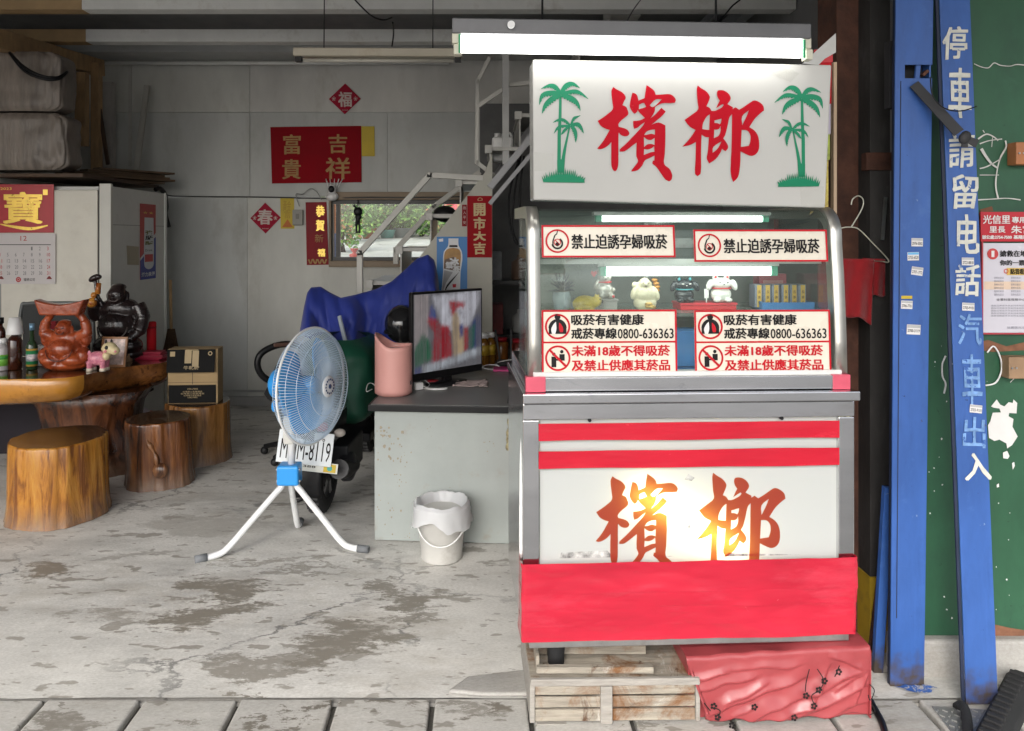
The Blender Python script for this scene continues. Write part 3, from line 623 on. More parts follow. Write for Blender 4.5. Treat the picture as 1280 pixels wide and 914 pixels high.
# stickers on the glass
def glass_y(z):
    for (y0, z0), (y1, z1) in zip(prof, prof[1:]):
        if z0 <= z <= z1: return y0 + (y1 - y0) * (z - z0) / (z1 - z0)
    return .064
def sticker(label, p0, q0, p1, q1, kind):
    zc = cz((q0 + q1) / 2, .05); d = glass_y(zc) - .006; k = 1 + d / SY
    X = lambda p: cx(p, d) ; Z = lambda q: cz(q, d); tilt = math.atan2(glass_y(Z(q0)) - glass_y(Z(q1)), Z(q0) - Z(q1))
    piv = Vector((0, d, zc)); R = RX(-tilt)
    def tf(b): b.T = Matrix.Translation(piv) @ R.to_4x4() @ Matrix.Translation(-piv)
    b = MB(); tf(b)
    bw = .0065
    def fnn(u, v):
        x = X(p0) + (X(p1) - X(p0)) * u; z = Z(q1) + (Z(q0) - Z(q1)) * v
        return (x, d - .0012 * abs(mnoise.noise(Vector((x * 9, z * 11, p0)))), z)
    b.sheet(fnn, 24, 10)
    s_ = b.build("sticker", STICK, stall); tag(s_, label)
    y = d - .0026
    b = MB(); tf(b)
    x0, x1, z0, z1 = X(p0), X(p1), Z(q1), Z(q0)
    b.rect(x0, x1, z1 - bw, z1, y); b.rect(x0, x1, z0, z0 + bw, y); b.rect(x0, x0 + bw, z0 + bw, z1 - bw, y); b.rect(x1 - bw, x1, z0 + bw, z1 - bw, y)
    def P(px, py, yy=y): return (X(px), yy, Z(py))
    def T(s, px0, px1, py0, py1, mi, bold=.0013): b.text(s, ((X(px0) + X(px1)) / 2, y, (Z(py0) + Z(py1)) / 2), X(px1) - X(px0), Z(py0) - Z(py1), mi, 0, bold=bold)
    u = 1 / S
    if kind == 1:
        b.disc(P(p0 + 19.5, q0 + 20), 15.2 * u, 0, 32, 13 * u)
        b.disc(P(p0 + 19.5, q0 + 23), 7.5 * u, 1, 24, 5.2 * u, -pi * .95, .35 * pi)
        b.disc(P(p0 + 19.5, q0 + 21.5), 4.6 * u, 0, 20, 3.6 * u)
        b.quad([P(p0 + 16.3, q0 + 19.0), P(p0 + 17.2, q0 + 18.2), P(p0 + 22.8, q0 + 24.0), P(p0 + 22.0, q0 + 24.8)], 0)
        b.disc(P(p0 + 19.5, q0 + 24), 2.6 * u, 1, 14)
        for (ax_, ay_, bx_, by_, w_) in ((14.0, 20, 16.5, 13, 1.6), (16.5, 13, 19.0, 11, 1.4), (19, 11, 20, 7, 1.1), (14, 20, 14, 26, 1.6)):
            a_, c_ = Vector(P(p0 + ax_, q0 + ay_)), Vector(P(p0 + bx_, q0 + by_)); n_ = (c_ - a_).cross(Vector((0, 1, 0))).normalized() * w_ * u / 2
            b.quad([a_ - n_, a_ + n_, c_ + n_, c_ - n_], 1)
        T("禁止迫誘孕婦吸菸", p0 + 37, p0 + 157, q0 + 11.5, q0 + 30, 1)
    else:
        zc_ = Z(q0 + 40); b.rect(x0 + bw, x1 - bw, zc_ - .003, zc_ + .003, y)
        c1 = (p0 + 20, q0 + 20.5); c2 = (p0 + 20, q0 + 59.5)
        for c in (c1, c2): b.disc(P(*c), 16 * u, 0, 32, 13.6 * u)
        # torso with lungs
        b.disc(P(c1[0], c1[1] + 2), 11.5 * u, 1, 24, 0, 0, pi); b.rect(X(c1[0] - 11), X(c1[0] + 11), Z(c1[1] + 9), Z(c1[1] + 2), y, 1); b.disc(P(c1[0], c1[1] - 12), 3.8 * u, 1, 16)
        yy = y - .0006
        b.geo(loops_geo([smooth_loop([(-2, -6), (-5, -3), (-8, 3), (-7, 9), (-3, 9), (-1.5, 3)], 4)]), lambda x, z: (X(c1[0] + x), yy, Z(c1[1] + z)), 2)
        b.geo(loops_geo([smooth_loop([(2, -5), (5, -2), (7, 3), (6.5, 7), (3, 7), (1.8, 2)], 4)]), lambda x, z: (X(c1[0] + x), yy, Z(c1[1] + z)), 0)
        # two figures, struck through
        b.disc(P(c2[0] - 5, c2[1] - 5), 2.2 * u, 1, 14); b.rect(X(c2[0] - 8), X(c2[0] - 2), Z(c2[1] + 11), Z(c2[1] - 2), y, 1)
        b.rect(X(c2[0] + 2), X(c2[0] + 8.5), Z(c2[1] + 3), Z(c2[1] - 5), y, 1); b.disc(P(c2[0] + 5, c2[1] - 8), 2.2 * u, 1, 14); b.rect(X(c2[0] - 2), X(c2[0] + 3), Z(c2[1] + 3), Z(c2[1] + 1), y, 1)
        a_ = Vector(P(c2[0] - 10, c2[1] - 10, yy)); c_ = Vector(P(c2[0] + 10, c2[1] + 10, yy)); n_ = (c_ - a_).cross(Vector((0, 1, 0))).normalized() * 1.4 * u
        b.quad([a_ - n_, a_ + n_, c_ + n_, c_ - n_], 0)
        T("吸菸有害健康", p0 + 37, p0 + 128, q0 + 5.5, q0 + 19, 1); T("戒菸專線", p0 + 37, p0 + 94, q0 + 22.5, q0 + 36, 1)
        T("0800-636363", p0 + 95, p0 + 165, q0 + 23.5, q0 + 36, 1, .0006)
        T("未滿18歲不得吸菸", p0 + 37, p0 + 160, q0 + 44, q0 + 57.5, 0); T("及禁止供應其菸品", p0 + 37, p0 + 160, q0 + 61.5, q0 + 75.5, 0)
    b.build("lettering", [INKR, INKK, PAPER], s_, normals=False)
sticker("cream sticker warning against urging pregnant women to smoke, upper left of the glass", 677, 281.5, 843.5, 322, 1)
sticker("cream sticker warning against urging pregnant women to smoke, upper right of the glass", 867, 287, 1034, 327.5, 1)
sticker("two-row no-smoking sticker, lower left of the glass", 677, 387, 846, 467, 2)
sticker("two-row no-smoking sticker, lower right of the glass", 868, 388, 1038, 467.5, 2)
# feet under the stall
for x, y in ((-.44, .1), (.42, .1), (-.44, .5), (.42, .5)):
    b = MB(); b.lathe([(.028, .13), (.032, .20), (.032, .25)], (x, y, 0), 14); b.build("foot", RUBBER, stall)

# ---------------------------------------------------------------- palm sign above the stall
sy0, sy1 = .055, -.015                               # bottom and top set-off
sz0, sz1 = 1.762, 2.245
sign = thing("palm_sign", "white signboard with two red brushed characters between green palms", "sign", stall.location.copy() + Vector((0, 0, 0)), radians(2.5))
def sgn(px, py, d=0.0):                              # photo pixel -> point on the leaning sign face
    f = (256 - py) / (256 - 78); dd = sy0 + (sy1 - sy0) * f - d
    return Vector((cx(px, dd), dd, cz(py, dd, px)))
SIGNM = M("sign_board", (.53, .525, .50), .14, 0, .03, 3, .02, 6, coat=.3, rv=.03)
b = MB()
fr = [sgn(667, 250), sgn(1032, 260), sgn(1040, 81), sgn(666, 74)]; bk = [p + Vector((0, .11, 0)) for p in fr]
A = [b._v(p) for p in fr]; B = [b._v(p) for p in bk]
b.face(A); b.face(B[::-1])
for i in range(4): b.face((A[i], B[i], B[(i+1) % 4], A[(i+1) % 4]))
b.build("board", SIGNM, sign, bevel=.006)
b = MB()
def sb(geo, ox, oy, k): b.geo(geo, lambda x, z: sgn(ox + x / k, oy + z / k, .003))
sb(BING, 740, 100, 7.033); sb(LANGG, 845, 100, 7.033)
b.build("brush_lettering", M("red_vinyl", (.46, .001, .012), .25, 0, .04, 3, spec=.25), sign)
# palm emblems
def frond(pts, w, jag, side_):
    P = spline([(x, y, 0) for x, y in pts], 6); n = len(P); up = []; dn = []
    for i, p in enumerate(P):
        t = i / (n - 1); d = (P[min(i+1, n-1)] - P[max(i-1, 0)]).normalized(); nn = Vector((-d.y, d.x, 0)) * side_
        ww = w * math.sin(pi * min(1, .12 + .88 * t) ** .9) * .5 if t < 1 else 0
        up.append((p.x + nn.x * ww, p.y + nn.y * ww)); j = ww * (1 + (jag if i % 2 else -jag * .6)); dn.append((p.x - nn.x * j, p.y - nn.y * j))
    return up + dn[::-1]
def palm():
    L = []
    L.append([(222, 160), (242, 160), (241, 350), (236, 480), (235, 700), (206, 700), (208, 480), (217, 340)])
    L.append([(300, 415), (312, 420), (285, 560), (270, 660), (262, 790), (206, 790), (205, 690), (240, 680), (255, 600), (280, 500)])
    for p, w, s_ in (([(235, 148), (190, 92), (140, 80), (72, 106)], 38, 1), ([(235, 150), (160, 140), (85, 160), (60, 238)], 44, 1), ([(235, 155), (165, 190), (110, 240), (82, 308)], 46, 1),
                    ([(235, 145), (275, 85), (330, 65), (392, 100)], 42, -1), ([(235, 150), (330, 128), (390, 138), (462, 190)], 36, -1), ([(240, 155), (310, 180), (365, 220), (396, 285)], 46, -1),
                    ([(312, 405), (260, 362), (215, 360), (168, 382)], 26, 1), ([(312, 408), (240, 412), (205, 430), (178, 472)], 24, 1), ([(312, 405), (270, 440), (250, 465), (236, 480)], 22, 1),
                    ([(315, 402), (340, 350), (365, 335), (398, 322)], 22, -1), ([(315, 405), (370, 395), (400, 425), (422, 470)], 34, -1), ([(318, 408), (345, 440), (358, 490), (356, 545)], 32, -1)):
        L.append(frond(p, w, .35, s_))
    g = [(92, 868), (430, 872)]
    top = []
    x = 428; i = 0
    rnd = random.Random(3)
    while x > 95:
        t = abs(x - 260) / 168; base = 850 - 40 * (1 - t ** 2); h = rnd.uniform(35, 85) * (1 - .5 * t); lean = (x - 260) * .09
        top += [(x, base), (x - 6 + lean, base - h)]; x -= rnd.uniform(12, 18); i += 1
    L.append(g + top)
    return L
PL = [loops_geo([l]) for l in palm()]
for mirror in (False, True):
    b = MB()
    for gI, gg in enumerate(PL):
        if not mirror: fn = lambda x, z, e=gI: sgn(665 + x / 6.527, 95 + z / 6.527, .002 + .0002 * e)
        else: fn = lambda x, z, e=gI: sgn(1037.5 - (x) / 6.527 * 0.985, 99.5 + z / 6.527 * 1.005, .002 + .0002 * e)
        b.geo(gg, fn)
    b.build("palm_emblem", GREEN, sign, normals=False)
# dirty film edge / tape on the sign
TP = glass("clear_tape", (.99, .99, .98), .35, .4, .05)
for Q in ([(962, 92), (975, 80), (999, 92), (988, 103)], [(1000, 232), (1030, 233), (1031, 259), (1001, 257)], [(668, 190), (692, 192), (692, 214), (668, 214)]):
    b = MB(); b.quad([sgn(x, y, .004) for x, y in Q]); b.build("clear_tape", TP, sign)

# ---------------------------------------------------------------- lamp over the sign
a0, a1 = at(565, 40, 2.42), at(1008, 47, 2.47)
lampfix = thing("tube_lamp", "grey twin fluorescent lamp glowing above the palm sign", "lamp", a0)
d_ = a1 - a0
HOUS = M("lamp_housing_grey", (.14, .14, .145), .45, .3, .15, 5)
b = MB(); b.bar((0, 0, .012), d_ + Vector((0, 0, .012)), .07, .05); b.build("housing", HOUS, lampfix, bevel=.004)
b = MB(); b.bar((-.003, .03, -.022), d_ + Vector((.003, .03, -.022)), .05, .012); b.build("reflector", M("reflector_brown", (.25, .20, .16), .4), lampfix)
for dz in (-.027, -.052):
    b = MB(); b.tube([Vector((.03, -.012 - dz * .2, dz)), d_ + Vector((-.02, -.012 - dz * .2, dz))], .0165, n=14); b.build("lamp_tube", TUBE, lampfix)
for q in (Vector((.012, 0, 0)), d_ + Vector((-.006, 0, 0))):
    b = MB(); b.box(q + Vector((0, -.008, -.026)), (.022, .04, .036)); b.box(q + Vector((.006, -.006, -.062)), (.024, .036, .034)); h = b.build("lamp_holder", M("holder_ivory", (.62, .60, .48), .4), lampfix, bevel=.003)
    b = MB(); b.box(q + Vector((.014 if q.x < .2 else -.014, -.028, -.045)), (.008, .006, .06)); b.build("holder_clip", M("clip_green", (.02, .30, .12), .4), h)
b = MB(); b.tube([Vector((.192, -.036, .012)), Vector((.192, -.046, .012))], .012, n=16); st_ = b.build("starter", WHITEP, lampfix)
for px, q in ((678, 26), (895, 33)):
    p = at(px, q, 2.44) - a0; b = MB(); b.tube([p, p + Vector((0, .02, 1.1))], .004, n=6); b.build("hanger_rod", BLACKM, lampfix)
# unlit lamp deeper in the room
p0 = at(368, 70, 5.0); p1 = at(578, 71, 5.0)
l2 = thing("unlit_lamp", "unlit cream strip lamp hung under the back ceiling beam", "lamp", p0)
b = MB(); b.bar((0, 0, .02), p1 - p0 + Vector((0, 0, .02)), .09, .055); b.build("housing", CREAM, l2, bevel=.006)
b = MB(); b.tube([Vector((.06, 0, -.03)), p1 - p0 + Vector((-.06, 0, -.03))], .013, n=10); b.build("lamp_tube", M("dead_tube", (.5, .48, .42), .3), l2)
b = MB()
for x in (.03, (p1 - p0).x - .03): b.box((x, 0, -.024), (.04, .04, .035))
b.build("lamp_holder", BLACKM, l2)
b = MB()
for x in (.2, (p1 - p0).x - .2): b.tube([Vector((x, 0, .045)), Vector((x, .02, .63))], .004, n=6)
b.build("hanger_rod", BLACKM, l2)
# ---------------------------------------------------------------- right: columns, green wall, blue posts
b = MB(); x0, x1 = at(1046, 0, 3.02).x, at(1089, 0, 3.02).x
b.bx(x0, x1, 3.02, 3.03, 0, 3.5); b.bx(x0 + .004, x0 + .016, 3.031, 3.2, 0, 3.5); b.bx(x1 - .016, x1 - .004, 3.031, 3.2, 0, 3.5)
tag(b.build("steel_column", RUST), "rusty dark brown steel column beside the display stall", "column")
gp = thing("square_post", "blackened grey post with a yellow painted foot between the rusty column and blue post", "post", (at(1100, 0, 2.93).x, 2.93, 0))
hw = (at(1113, 0, 2.93).x - at(1088, 0, 2.93).x) / 2
b = MB(); b.bx(-hw, hw, 0, .1, .30, 3.5); b.build("shaft", M("sooty_post", (.035, .033, .032), .7, .1, .5, 5, .2, 40, dirt=.35, dirtcol=(.11, .105, .10), ds=6, stretch=(1, 1, .4)), gp)
b = MB(); b.bx(-hw - .004, hw, -.004, .1, 0, .298); b.build("painted_foot", M("hazard_yellow", (.45, .30, .02), .6, 0, .2, 5, dirt=.5, dirtcol=(.03, .03, .03), ds=5), gp)
zz = at(0, 202, 2.93).z; b = MB(); b.bx(-hw - .02, hw + .02, -.012, .03, zz - .035, zz + .035); b.build("clamp_bracket", RUST, gp, bevel=.003)
b = MB(); b.bx(at(1082, 0, 2.99).x, at(1096, 0, 2.99).x, 2.99, 3.0, .1, 3.5); tag(b.build("flat_bar", M("dull_bar", (.09, .085, .08), .6, .3, .3)), "thin dull grey steel bar standing against the rusty column", "bar")
# green wall
GW = M("green_wall_paint", (.022, .090, .045), .5, 0, .30, 2.5, .08, 25, dirt=.42, dirtcol=(.016, .055, .034), ds=3, stretch=(1, 1, .5), chips=(((.09, .13, .10), .67, 8), ((.008, .03, .018), .655, 22), ((.40, .40, .38), .70, 18), ((.03, .115, .06), .56, 2.5, .12)))
gx0 = 1.62
gw = thing("green_wall", "green painted metal wall panel on a grey concrete plinth", "wall", (gx0, 2.80, 0))
b = MB(); b.bx(0, 5, 0, .05, .137, 3.6); b.build("wall_panel", GW, gw)
b = MB()
pr = random.Random(11)
def chip(x, z, r, y):
    k = 8; L = [(x + r * pr.uniform(.5, 1.2) * cos(2*pi*j/k), z + r * 1.2 * pr.uniform(.5, 1.2) * sin(2*pi*j/k)) for j in range(k)]; return L
for i in range(46):
    px, py = pr.uniform(1160, 1280), pr.uniform(420, 780); p = at(px, py, 2.797); b.geo(loops_geo([chip(p.x - gx0, p.z, pr.uniform(.001, .0045), 0)]), lambda x, z: (x, -.003, z))
def gpt(L): return [(at(px, py, 2.797).x - gx0, at(px, py, 2.797).z) for px, py in L]
zm = lambda L: [(1160 + x / 5.717, 460 + y / 5.717) for x, y in L]
for L in ([(450,275),(490,225),(515,262),(545,275),(575,245),(605,250),(610,225),(637,250),(632,325),(580,322),(575,345),(610,365),(603,420),(640,490),(600,552),(565,575),(560,540),(510,512),(475,522),(435,500),(428,410),(445,380),(462,320),(520,318),(510,290),(470,285)],
          [(535,605),(565,592),(582,630),(570,650),(537,645)], [(600,680),(615,672),(620,700),(605,728)], [(490,835),(505,825),(508,850),(492,855)]):
    b.geo(loops_geo([gpt(zm(L))]), lambda x, z: (x, -.0035, z))
b.build("peeled_patch", M("peeled_white", (.68, .67, .65), .7, 0, .06, 9), gw, normals=False)
b = MB()
def stroke(pts, w, y=-.006):
    P = [(at(x, q, 2.797).x - gx0, y, at(x, q, 2.797).z) for x, q in pts]; P = spline(P, 5); n = len(P)
    rr = [max(.0012, w * (.75 + .5 * mnoise.noise(p * 20))) for p in P]
    for i in range(n - 1):
        d = (P[i+1] - P[i]).normalized(); nn = Vector((-d.z, 0, d.x)); b.quad([P[i] - nn * rr[i], P[i+1] - nn * rr[i+1], P[i+1] + nn * rr[i+1], P[i] + nn * rr[i]])
for pts, w in (([(1217, 80), (1226, 84), (1235, 85), (1242, 79), (1250, 82), (1262, 83), (1270, 81), (1282, 82)], .0022), ([(1222, 174), (1232, 168), (1241, 171), (1247, 176)], .004), ([(1224, 180), (1236, 176), (1252, 174)], .0025),
               ([(1226, 186), (1232, 196), (1239, 205), (1246, 210)], .006), ([(1224, 211), (1234, 208), (1250, 199)], .003), ([(1256, 176), (1257, 184), (1250, 197), (1246, 212), (1244, 232), (1247, 248)], .004), ([(1240, 172), (1239, 184)], .002),
               ([(1222, 250), (1240, 249), (1258, 248), (1275, 250)], .0025), ([(1224, 219), (1248, 219)], .002), ([(1230, 166), (1228, 163)], .002), ([(1262, 478), (1270, 470)], .001)): stroke(pts, w)
b.build("chalk_scrawl", M("white_chalk", (.62, .62, .58), .8, 0, .1, 9), gw, normals=False)
b = MB()
for L in ([(1216,430),(1235,425),(1258,433),(1280,428),(1282,438),(1240,440),(1220,437)], [(1225, 262), (1240, 258), (1242, 264), (1226, 266)], [(1226,786),(1240,780),(1262,785),(1281,788),(1282,795),(1228,795)]):
    b.geo(loops_geo([gpt(L)]), lambda x, z: (x, -.0025, z))
b.build("rust_patch", M("wall_rust", (.20, .09, .05), .9, 0, .4, 12), gw, normals=False)
b = MB(); b.bx(-.06, 5, -.035, .05, -.02, .135); b.build("plinth", PLINTH, gw, bevel=.012)
# blue post
pf = fl(1135, 858); px0, px1 = fl(1116, 858).x, fl(1155, 858).x
post = thing("blue_post", "upright blue steel post with a cut-out and phone number stickers", "post", (pf.x, pf.y, 0))
wL = lambda z: (at(1113 + (1120 - 1113) * (z / 2.6), 0, pf.y).x - pf.x); wR = lambda z: (at(1155 + (1167 - 1155) * (z / 2.6), 0, pf.y).x - pf.x)
hz0, hz1 = at(0, 98, pf.y).z, at(0, 81, pf.y).z; hx0 = at(1131, 0, pf.y).x - pf.x
b = MB()
def slab(z0, z1, xl, xr, y0=0.0, y1=.006, mi=0):
    A = [b._v(p) for p in ((xl(z0), y0, z0), (xr(z0), y0, z0), (xr(z1), y0, z1), (xl(z1), y0, z1))]; B = [b._v(p) for p in ((xl(z0), y1, z0), (xr(z0), y1, z0), (xr(z1), y1, z1), (xl(z1), y1, z1))]
    b.face(A, mi); b.face(B[::-1], mi)
    for i in range(4): b.face((A[i], B[i], B[(i+1) % 4], A[(i+1) % 4]), mi)
slab(0, hz0, wL, wR); slab(hz0, hz1, wL, lambda z: hx0); slab(hz1, 3.45, wL, wR)
slab(0, 3.45, lambda z: wL(z) + .001, lambda z: wL(z) + .007, .007, .022, 1); slab(0, 3.45, lambda z: wR(z) - .007, lambda z: wR(z) - .001, .007, .085)
b.build("shaft", [BLUEP, M("post_edge_shaded", (.012, .02, .05), .6, 0, .4)], post)  # left flange darkened: its shade is put into the colour
b = MB(); b.bx(hx0 - .03, wR(2.2) - .008, .05, .084, hz0 - .1, hz1 + .1); b.build("hollow_back", DARK, post)
b = MB(); slab(.25, hz0 - .01, lambda z: wL(z) + .019, lambda z: wL(z) + .0215, -.0015, -.0005); b.build("seam", DARK, post)
b = MB(); b.bar((hx0 + .05, .012, hz0), (hx0 + .055, .012, hz1), .016, .01); b.bar((hx0 + .07, .012, hz0 + .012), (wR(2.2) - .012, .012, hz0 + .03), .02, .01, 1); b.build("latch", [BLUEP, RUST], post)
b = MB(); b.geo(loops_geo([[(cos(t) * (.062 + .014 * sin(5 * t) + .010 * sin(11 * t + 1)), sin(t) * .022 * (1 + .3 * sin(3 * t) + .2 * sin(9 * t))) for t in [2*pi*i/28 for i in range(28)]]]), lambda x, y: (x + .02, -.03 + y, .012)); b.build("paint_spill", M("spilled_paint", (.03, .10, .34), .7, 0, .3, 20, chips=(((.40, .39, .37), .55, 40), ((.33, .33, .31), .60, 18))), post)
# companion strip behind the post
q0 = fl(1104, 846); b = MB(); b.bar((q0.x - .005, 2.80, 0), (at(1110, 0, 2.80).x, 2.80, .70), .035, .02); tag(b.build("blue_strip", BLUEP), "narrow blue steel strip tucked behind the left of the blue post", "strip")
# leaning blue board with handwriting
b0 = fl(1228, 881); b1 = at(1192, -40, 2.72)
axis = (b1 - b0); LB = axis.length; az_ = axis.normalized(); ax_ = (Vector((1, 0, 0)) - az_ * az_.x).normalized(); ay_ = az_.cross(ax_)
BR = Matrix((ax_, ay_, az_)).transposed()
board = thing("leaning_board", "tall blue board with white handwritten parking notice leaning on the green wall", "board", b0, rot=BR.to_euler())
BW = .056
b = MB(); b.bx(-BW, BW, .0, .006, 0, LB); b.bx(-BW - .012, -BW - .001, .004, .012, 0, LB, 1)
bo = b.build("panel", [BLUEP, M("post_edge_shaded", (0, 0, 0))], board, bevel=.0015)  # left edge takes the same painted shade
def board_local(px, py):                             # photo pixel -> board plane
    o = Vector((0, 0, EH)); d = Vector(((px - VX) / F, 1, (HY - py) / F)); t = (b0 - o).dot(ay_) / d.dot(ay_); p = o + d * t - b0
    return Vector((p.dot(ax_), 0, p.dot(az_)))
CHALK = M("white_brush_paint", (.60, .60, .54), .6, 0, .15, 20, chips=(((.10, .18, .40), .60, 26), ((.04, .11, .34), .64, 60)), stretch=(1, 1, 1)); CHALKD = M("worn_chalk_paint", (.16, .30, .56), .6, 0, .35, 30, chips=(((.034, .105, .36), .57, 34), ((.38, .48, .60), .66, 20)))
b = MB()
for ch, px, py, wd, ht, mi, off in (("停", 1194, 54, 31, 42, 0, .02), ("車", 1199, 116, 30, 62, 0, .02), ("請", 1202, 188, 33, 44, 0, .015), ("留", 1206, 240, 34, 42, 0, .01), ("电", 1209, 293, 28, 50, 0, .012), ("話", 1209, 350, 32, 40, 0, .008), ("汽", 1212, 412, 32, 38, 1, -.002), ("車", 1214, 474, 27, 62, 1, 0), ("出", 1217, 540, 30, 40, 1, .004), ("入", 1221, 583, 34, 34, 0, .002)):
    c = board_local(px, py); e1 = board_local(px - wd / 2, py); e2 = board_local(px + wd / 2, py); f1 = board_local(px, py - ht / 2); f2 = board_local(px, py + ht / 2)
    b.text(ch, (c.x, -.003, c.z), (e2 - e1).x, (f1 - f2).z, mi, 0, jit=.006, shear=.08, bold=.0022 if mi == 0 else .0012)
b.build("lettering", [CHALK, CHALKD], board, normals=False)
# phone stickers
def phone(parent, c, ang, top, num, label, w_=.042, h_=.03, y=-.003):
    b = MB(); R = RY(ang); b.T = Matrix.Translation(c) @ R.to_4x4()
    b.quad([(-w_/2, 0, -h_/2), (w_/2, 0, -h_/2), (w_/2, 0, h_/2), (-w_/2, 0, h_/2)]); o = b.build("phone_sticker", PAPER, parent); tag(o, label)
    b = MB(); b.T = Matrix.Translation(c) @ R.to_4x4()
    b.rect(-w_/2 + .001, w_/2 - .001, .006, h_/2 - .001, -.0008, 1 if top else 3);
    b.text(num, (0, -.001, -.004), w_ * .88, .011, 0, .01); b.build("lettering", [INKK, M("sticker_sky", (.15, .45, .75), .5), PAPER, M("sticker_grey", (.45, .45, .45), .5)], o, normals=False)
def pl(px, py): p = at(px, py, pf.y); return Vector((p.x - pf.x, -.0025, p.z))
phone(post, pl(1146, 303), .02, 0, "2976-3302", "white phone number sticker, topmost on the blue post")
phone(post, pl(1141, 320.5), -.02, 1, "2755-6520", "phone number sticker with sky blue top edge")
phone(post, pl(1146, 339), .14, 0, "2707-1772", "tilted white phone sticker under the sky blue one")
phone(post, pl(1133, 381), .04, 0, "2706-7701", "white phone sticker below the yellow strip")
phone(post, pl(1141.5, 412), .05, 0, "2700-3119", "largest white phone sticker, lowest on the blue post", .050, .036)
b = MB(); c = pl(1133, 371.5); b.rect(c.x - .02, c.x + .02, c.z - .006, c.z + .005, -.0025); b.build("yellow_strip_sticker", YEL, post)
for px, py, a, lb in ((1209, 327, .03, "small white phone sticker under the fifth painted character"), (1209.5, 383.5, .05, "small white phone sticker under the sixth painted character"), (1219, 511, .12, "tilted white phone sticker low on the leaning board")):
    c = board_local(px, py); phone(board, Vector((c.x, -.004, c.z)), a, 0, "2703-9101" if py > 350 else "2722-8818", lb, .044, .028)
# black strap tied round post and board
s0, s1, s2 = at(1143, 105, pf.y - .012), at(1199, 166, 2.64), at(1206, 172, 2.635)
strap = thing("black_strap", "black webbing strap tying the leaning board to the blue post", "strap", s0)
b = MB()
def ribbon(a, c, w0, w1):
    d = (c - a).normalized(); n = d.cross(Vector((0, 1, 0))).normalized(); o = Vector((0, .004, 0))
    A = [b._v(p) for p in (a - n * w0, a + n * w0, c + n * w1, c - n * w1)]; B = [b._v(p + o) for p in (a - n * w0, a + n * w0, c + n * w1, c - n * w1)]
    b.face(A); b.face(B[::-1])
    for i in range(4): b.face((A[i], B[i], B[(i+1) % 4], A[(i+1) % 4]))
ribbon(Vector((0, 0, 0)), s1 - s0, .018, .020)
b.build("webbing", M("strap_black", (.03, .03, .033), .6, 0, .2, 20), strap)
b = MB(); b.ell(s2 - s0, (.02, .014, .026), 12, RY(.5)); b.build("knot", M("strap_black", (0, 0, 0)), strap)
b = MB(); ribbon(s2 - s0, at(1222, 180, 2.63) - s0, .010, .015); ribbon(s2 - s0 + Vector((0, -.004, 0)), at(1206, 184, 2.63) - s0, .008, .012); b.build("strap_end", M("strap_black", (0, 0, 0)), strap)
cable("tie_wire", "thin dark wire sagging across the leaning board above the strap knot", [at(1163, 97, 2.66), at(1166, 120, 2.65), at(1180, 135, 2.645), at(1200, 139, 2.635), at(1221, 133, 2.63)], .0022, BLACK, "wire")
# notices on the green wall
rp_ = thing("red_notice", "red notice board with white lettering fixed to the green wall", "notice", at(1226, 302, 2.785))
def rl(o, px, py, Y=2.785): return at(px, py, Y) - o.location
b = MB(); a_, c_ = rl(rp_, 1226, 302), rl(rp_, 1312, 265); b.bx(a_.x, c_.x, 0, .006, a_.z, c_.z); b.build("board", M("notice_red", (.50, .015, .03), .35, 0, .08), rp_)
b = MB()
def tt(o, s, x0, x1, y0, y1, mi=0, off=.012):
    p, q = rl(o, x0, y1), rl(o, x1, y0); b.text(s, ((p.x + q.x) / 2, -.003, (p.z + q.z) / 2), q.x - p.x, q.z - p.z, mi, 0, bold=.0007 if off > .003 else 0)
tt(rp_, "光信里", 1228, 1262, 269, 280); tt(rp_, "專用公", 1264, 1292, 271, 279); tt(rp_, "里長", 1236, 1256, 283, 291); tt(rp_, "朱宮", 1263, 1290, 282, 292); tt(rp_, "辦公處:2754-7500", 1227, 1264, 294, 299); tt(rp_, "基隆路二", 1266, 1290, 294, 299)
b.build("lettering", PAPER, rp_, normals=False)
nt_ = thing("white_notice", "white printed notice in a plastic sleeve under the red board", "notice", at(1229, 416, 2.785))
b = MB(); a_, c_ = rl(nt_, 1229, 416), rl(nt_, 1316, 304); b.bx(a_.x, c_.x, 0, .004, a_.z, c_.z); b.build("sheet", M("lilac_paper", (.62, .60, .66), .25, 0, .06, 4, .05, 10), nt_)
b = MB(); b.bx(a_.x - .006, a_.x - .001, -.002, .006, a_.z - .004, c_.z + .004); b.bx(a_.x, c_.x, -.002, .006, a_.z - .006, a_.z - .001); b.build("red_edge", M("edge_red", (.45, .04, .06), .5), nt_)
b = MB()
p = rl(nt_, 1240.5, 317.5); b.disc((p.x, -.002, p.z), .021, 1, 24); b.text("1", (p.x, -.003, p.z), .011, .024, 2, .03)
tt(nt_, "搶救在地店家", 1249, 1300, 313, 321, 0, .01); tt(nt_, "你的一票點亮", 1249, 1296, 325, 332, 0, .006)
p, q = rl(nt_, 1258, 344), rl(nt_, 1310, 335); b.rect(p.x, q.x, p.z, q.z, -.002, 3); p = rl(nt_, 1257, 339); b.disc((p.x, -.003, p.z), .009, 1, 18, .006); tt(nt_, "點我看店", 1262, 1285, 336, 343, 0, .005)
for r in range(6):
    for c0 in (1242, 1263): tt(nt_, "里鄰社區店", c0, c0 + 12, 346 + r * 4.2, 348.6 + r * 4.2, 4, 0)
p, q = rl(nt_, 1230, 362), rl(nt_, 1314, 352); b.rect(p.x, q.x, p.z, q.z, -.001, 5)
tt(nt_, "全里社區發展中心謹啟", 1245, 1290, 373, 376, 0, 0)
for r in range(5): tt(nt_, "請各位鄰居多多支持本地店家共同守護社區", 1238, 1304, 381 + r * 3.2, 383 + r * 3.2, 4, 0)
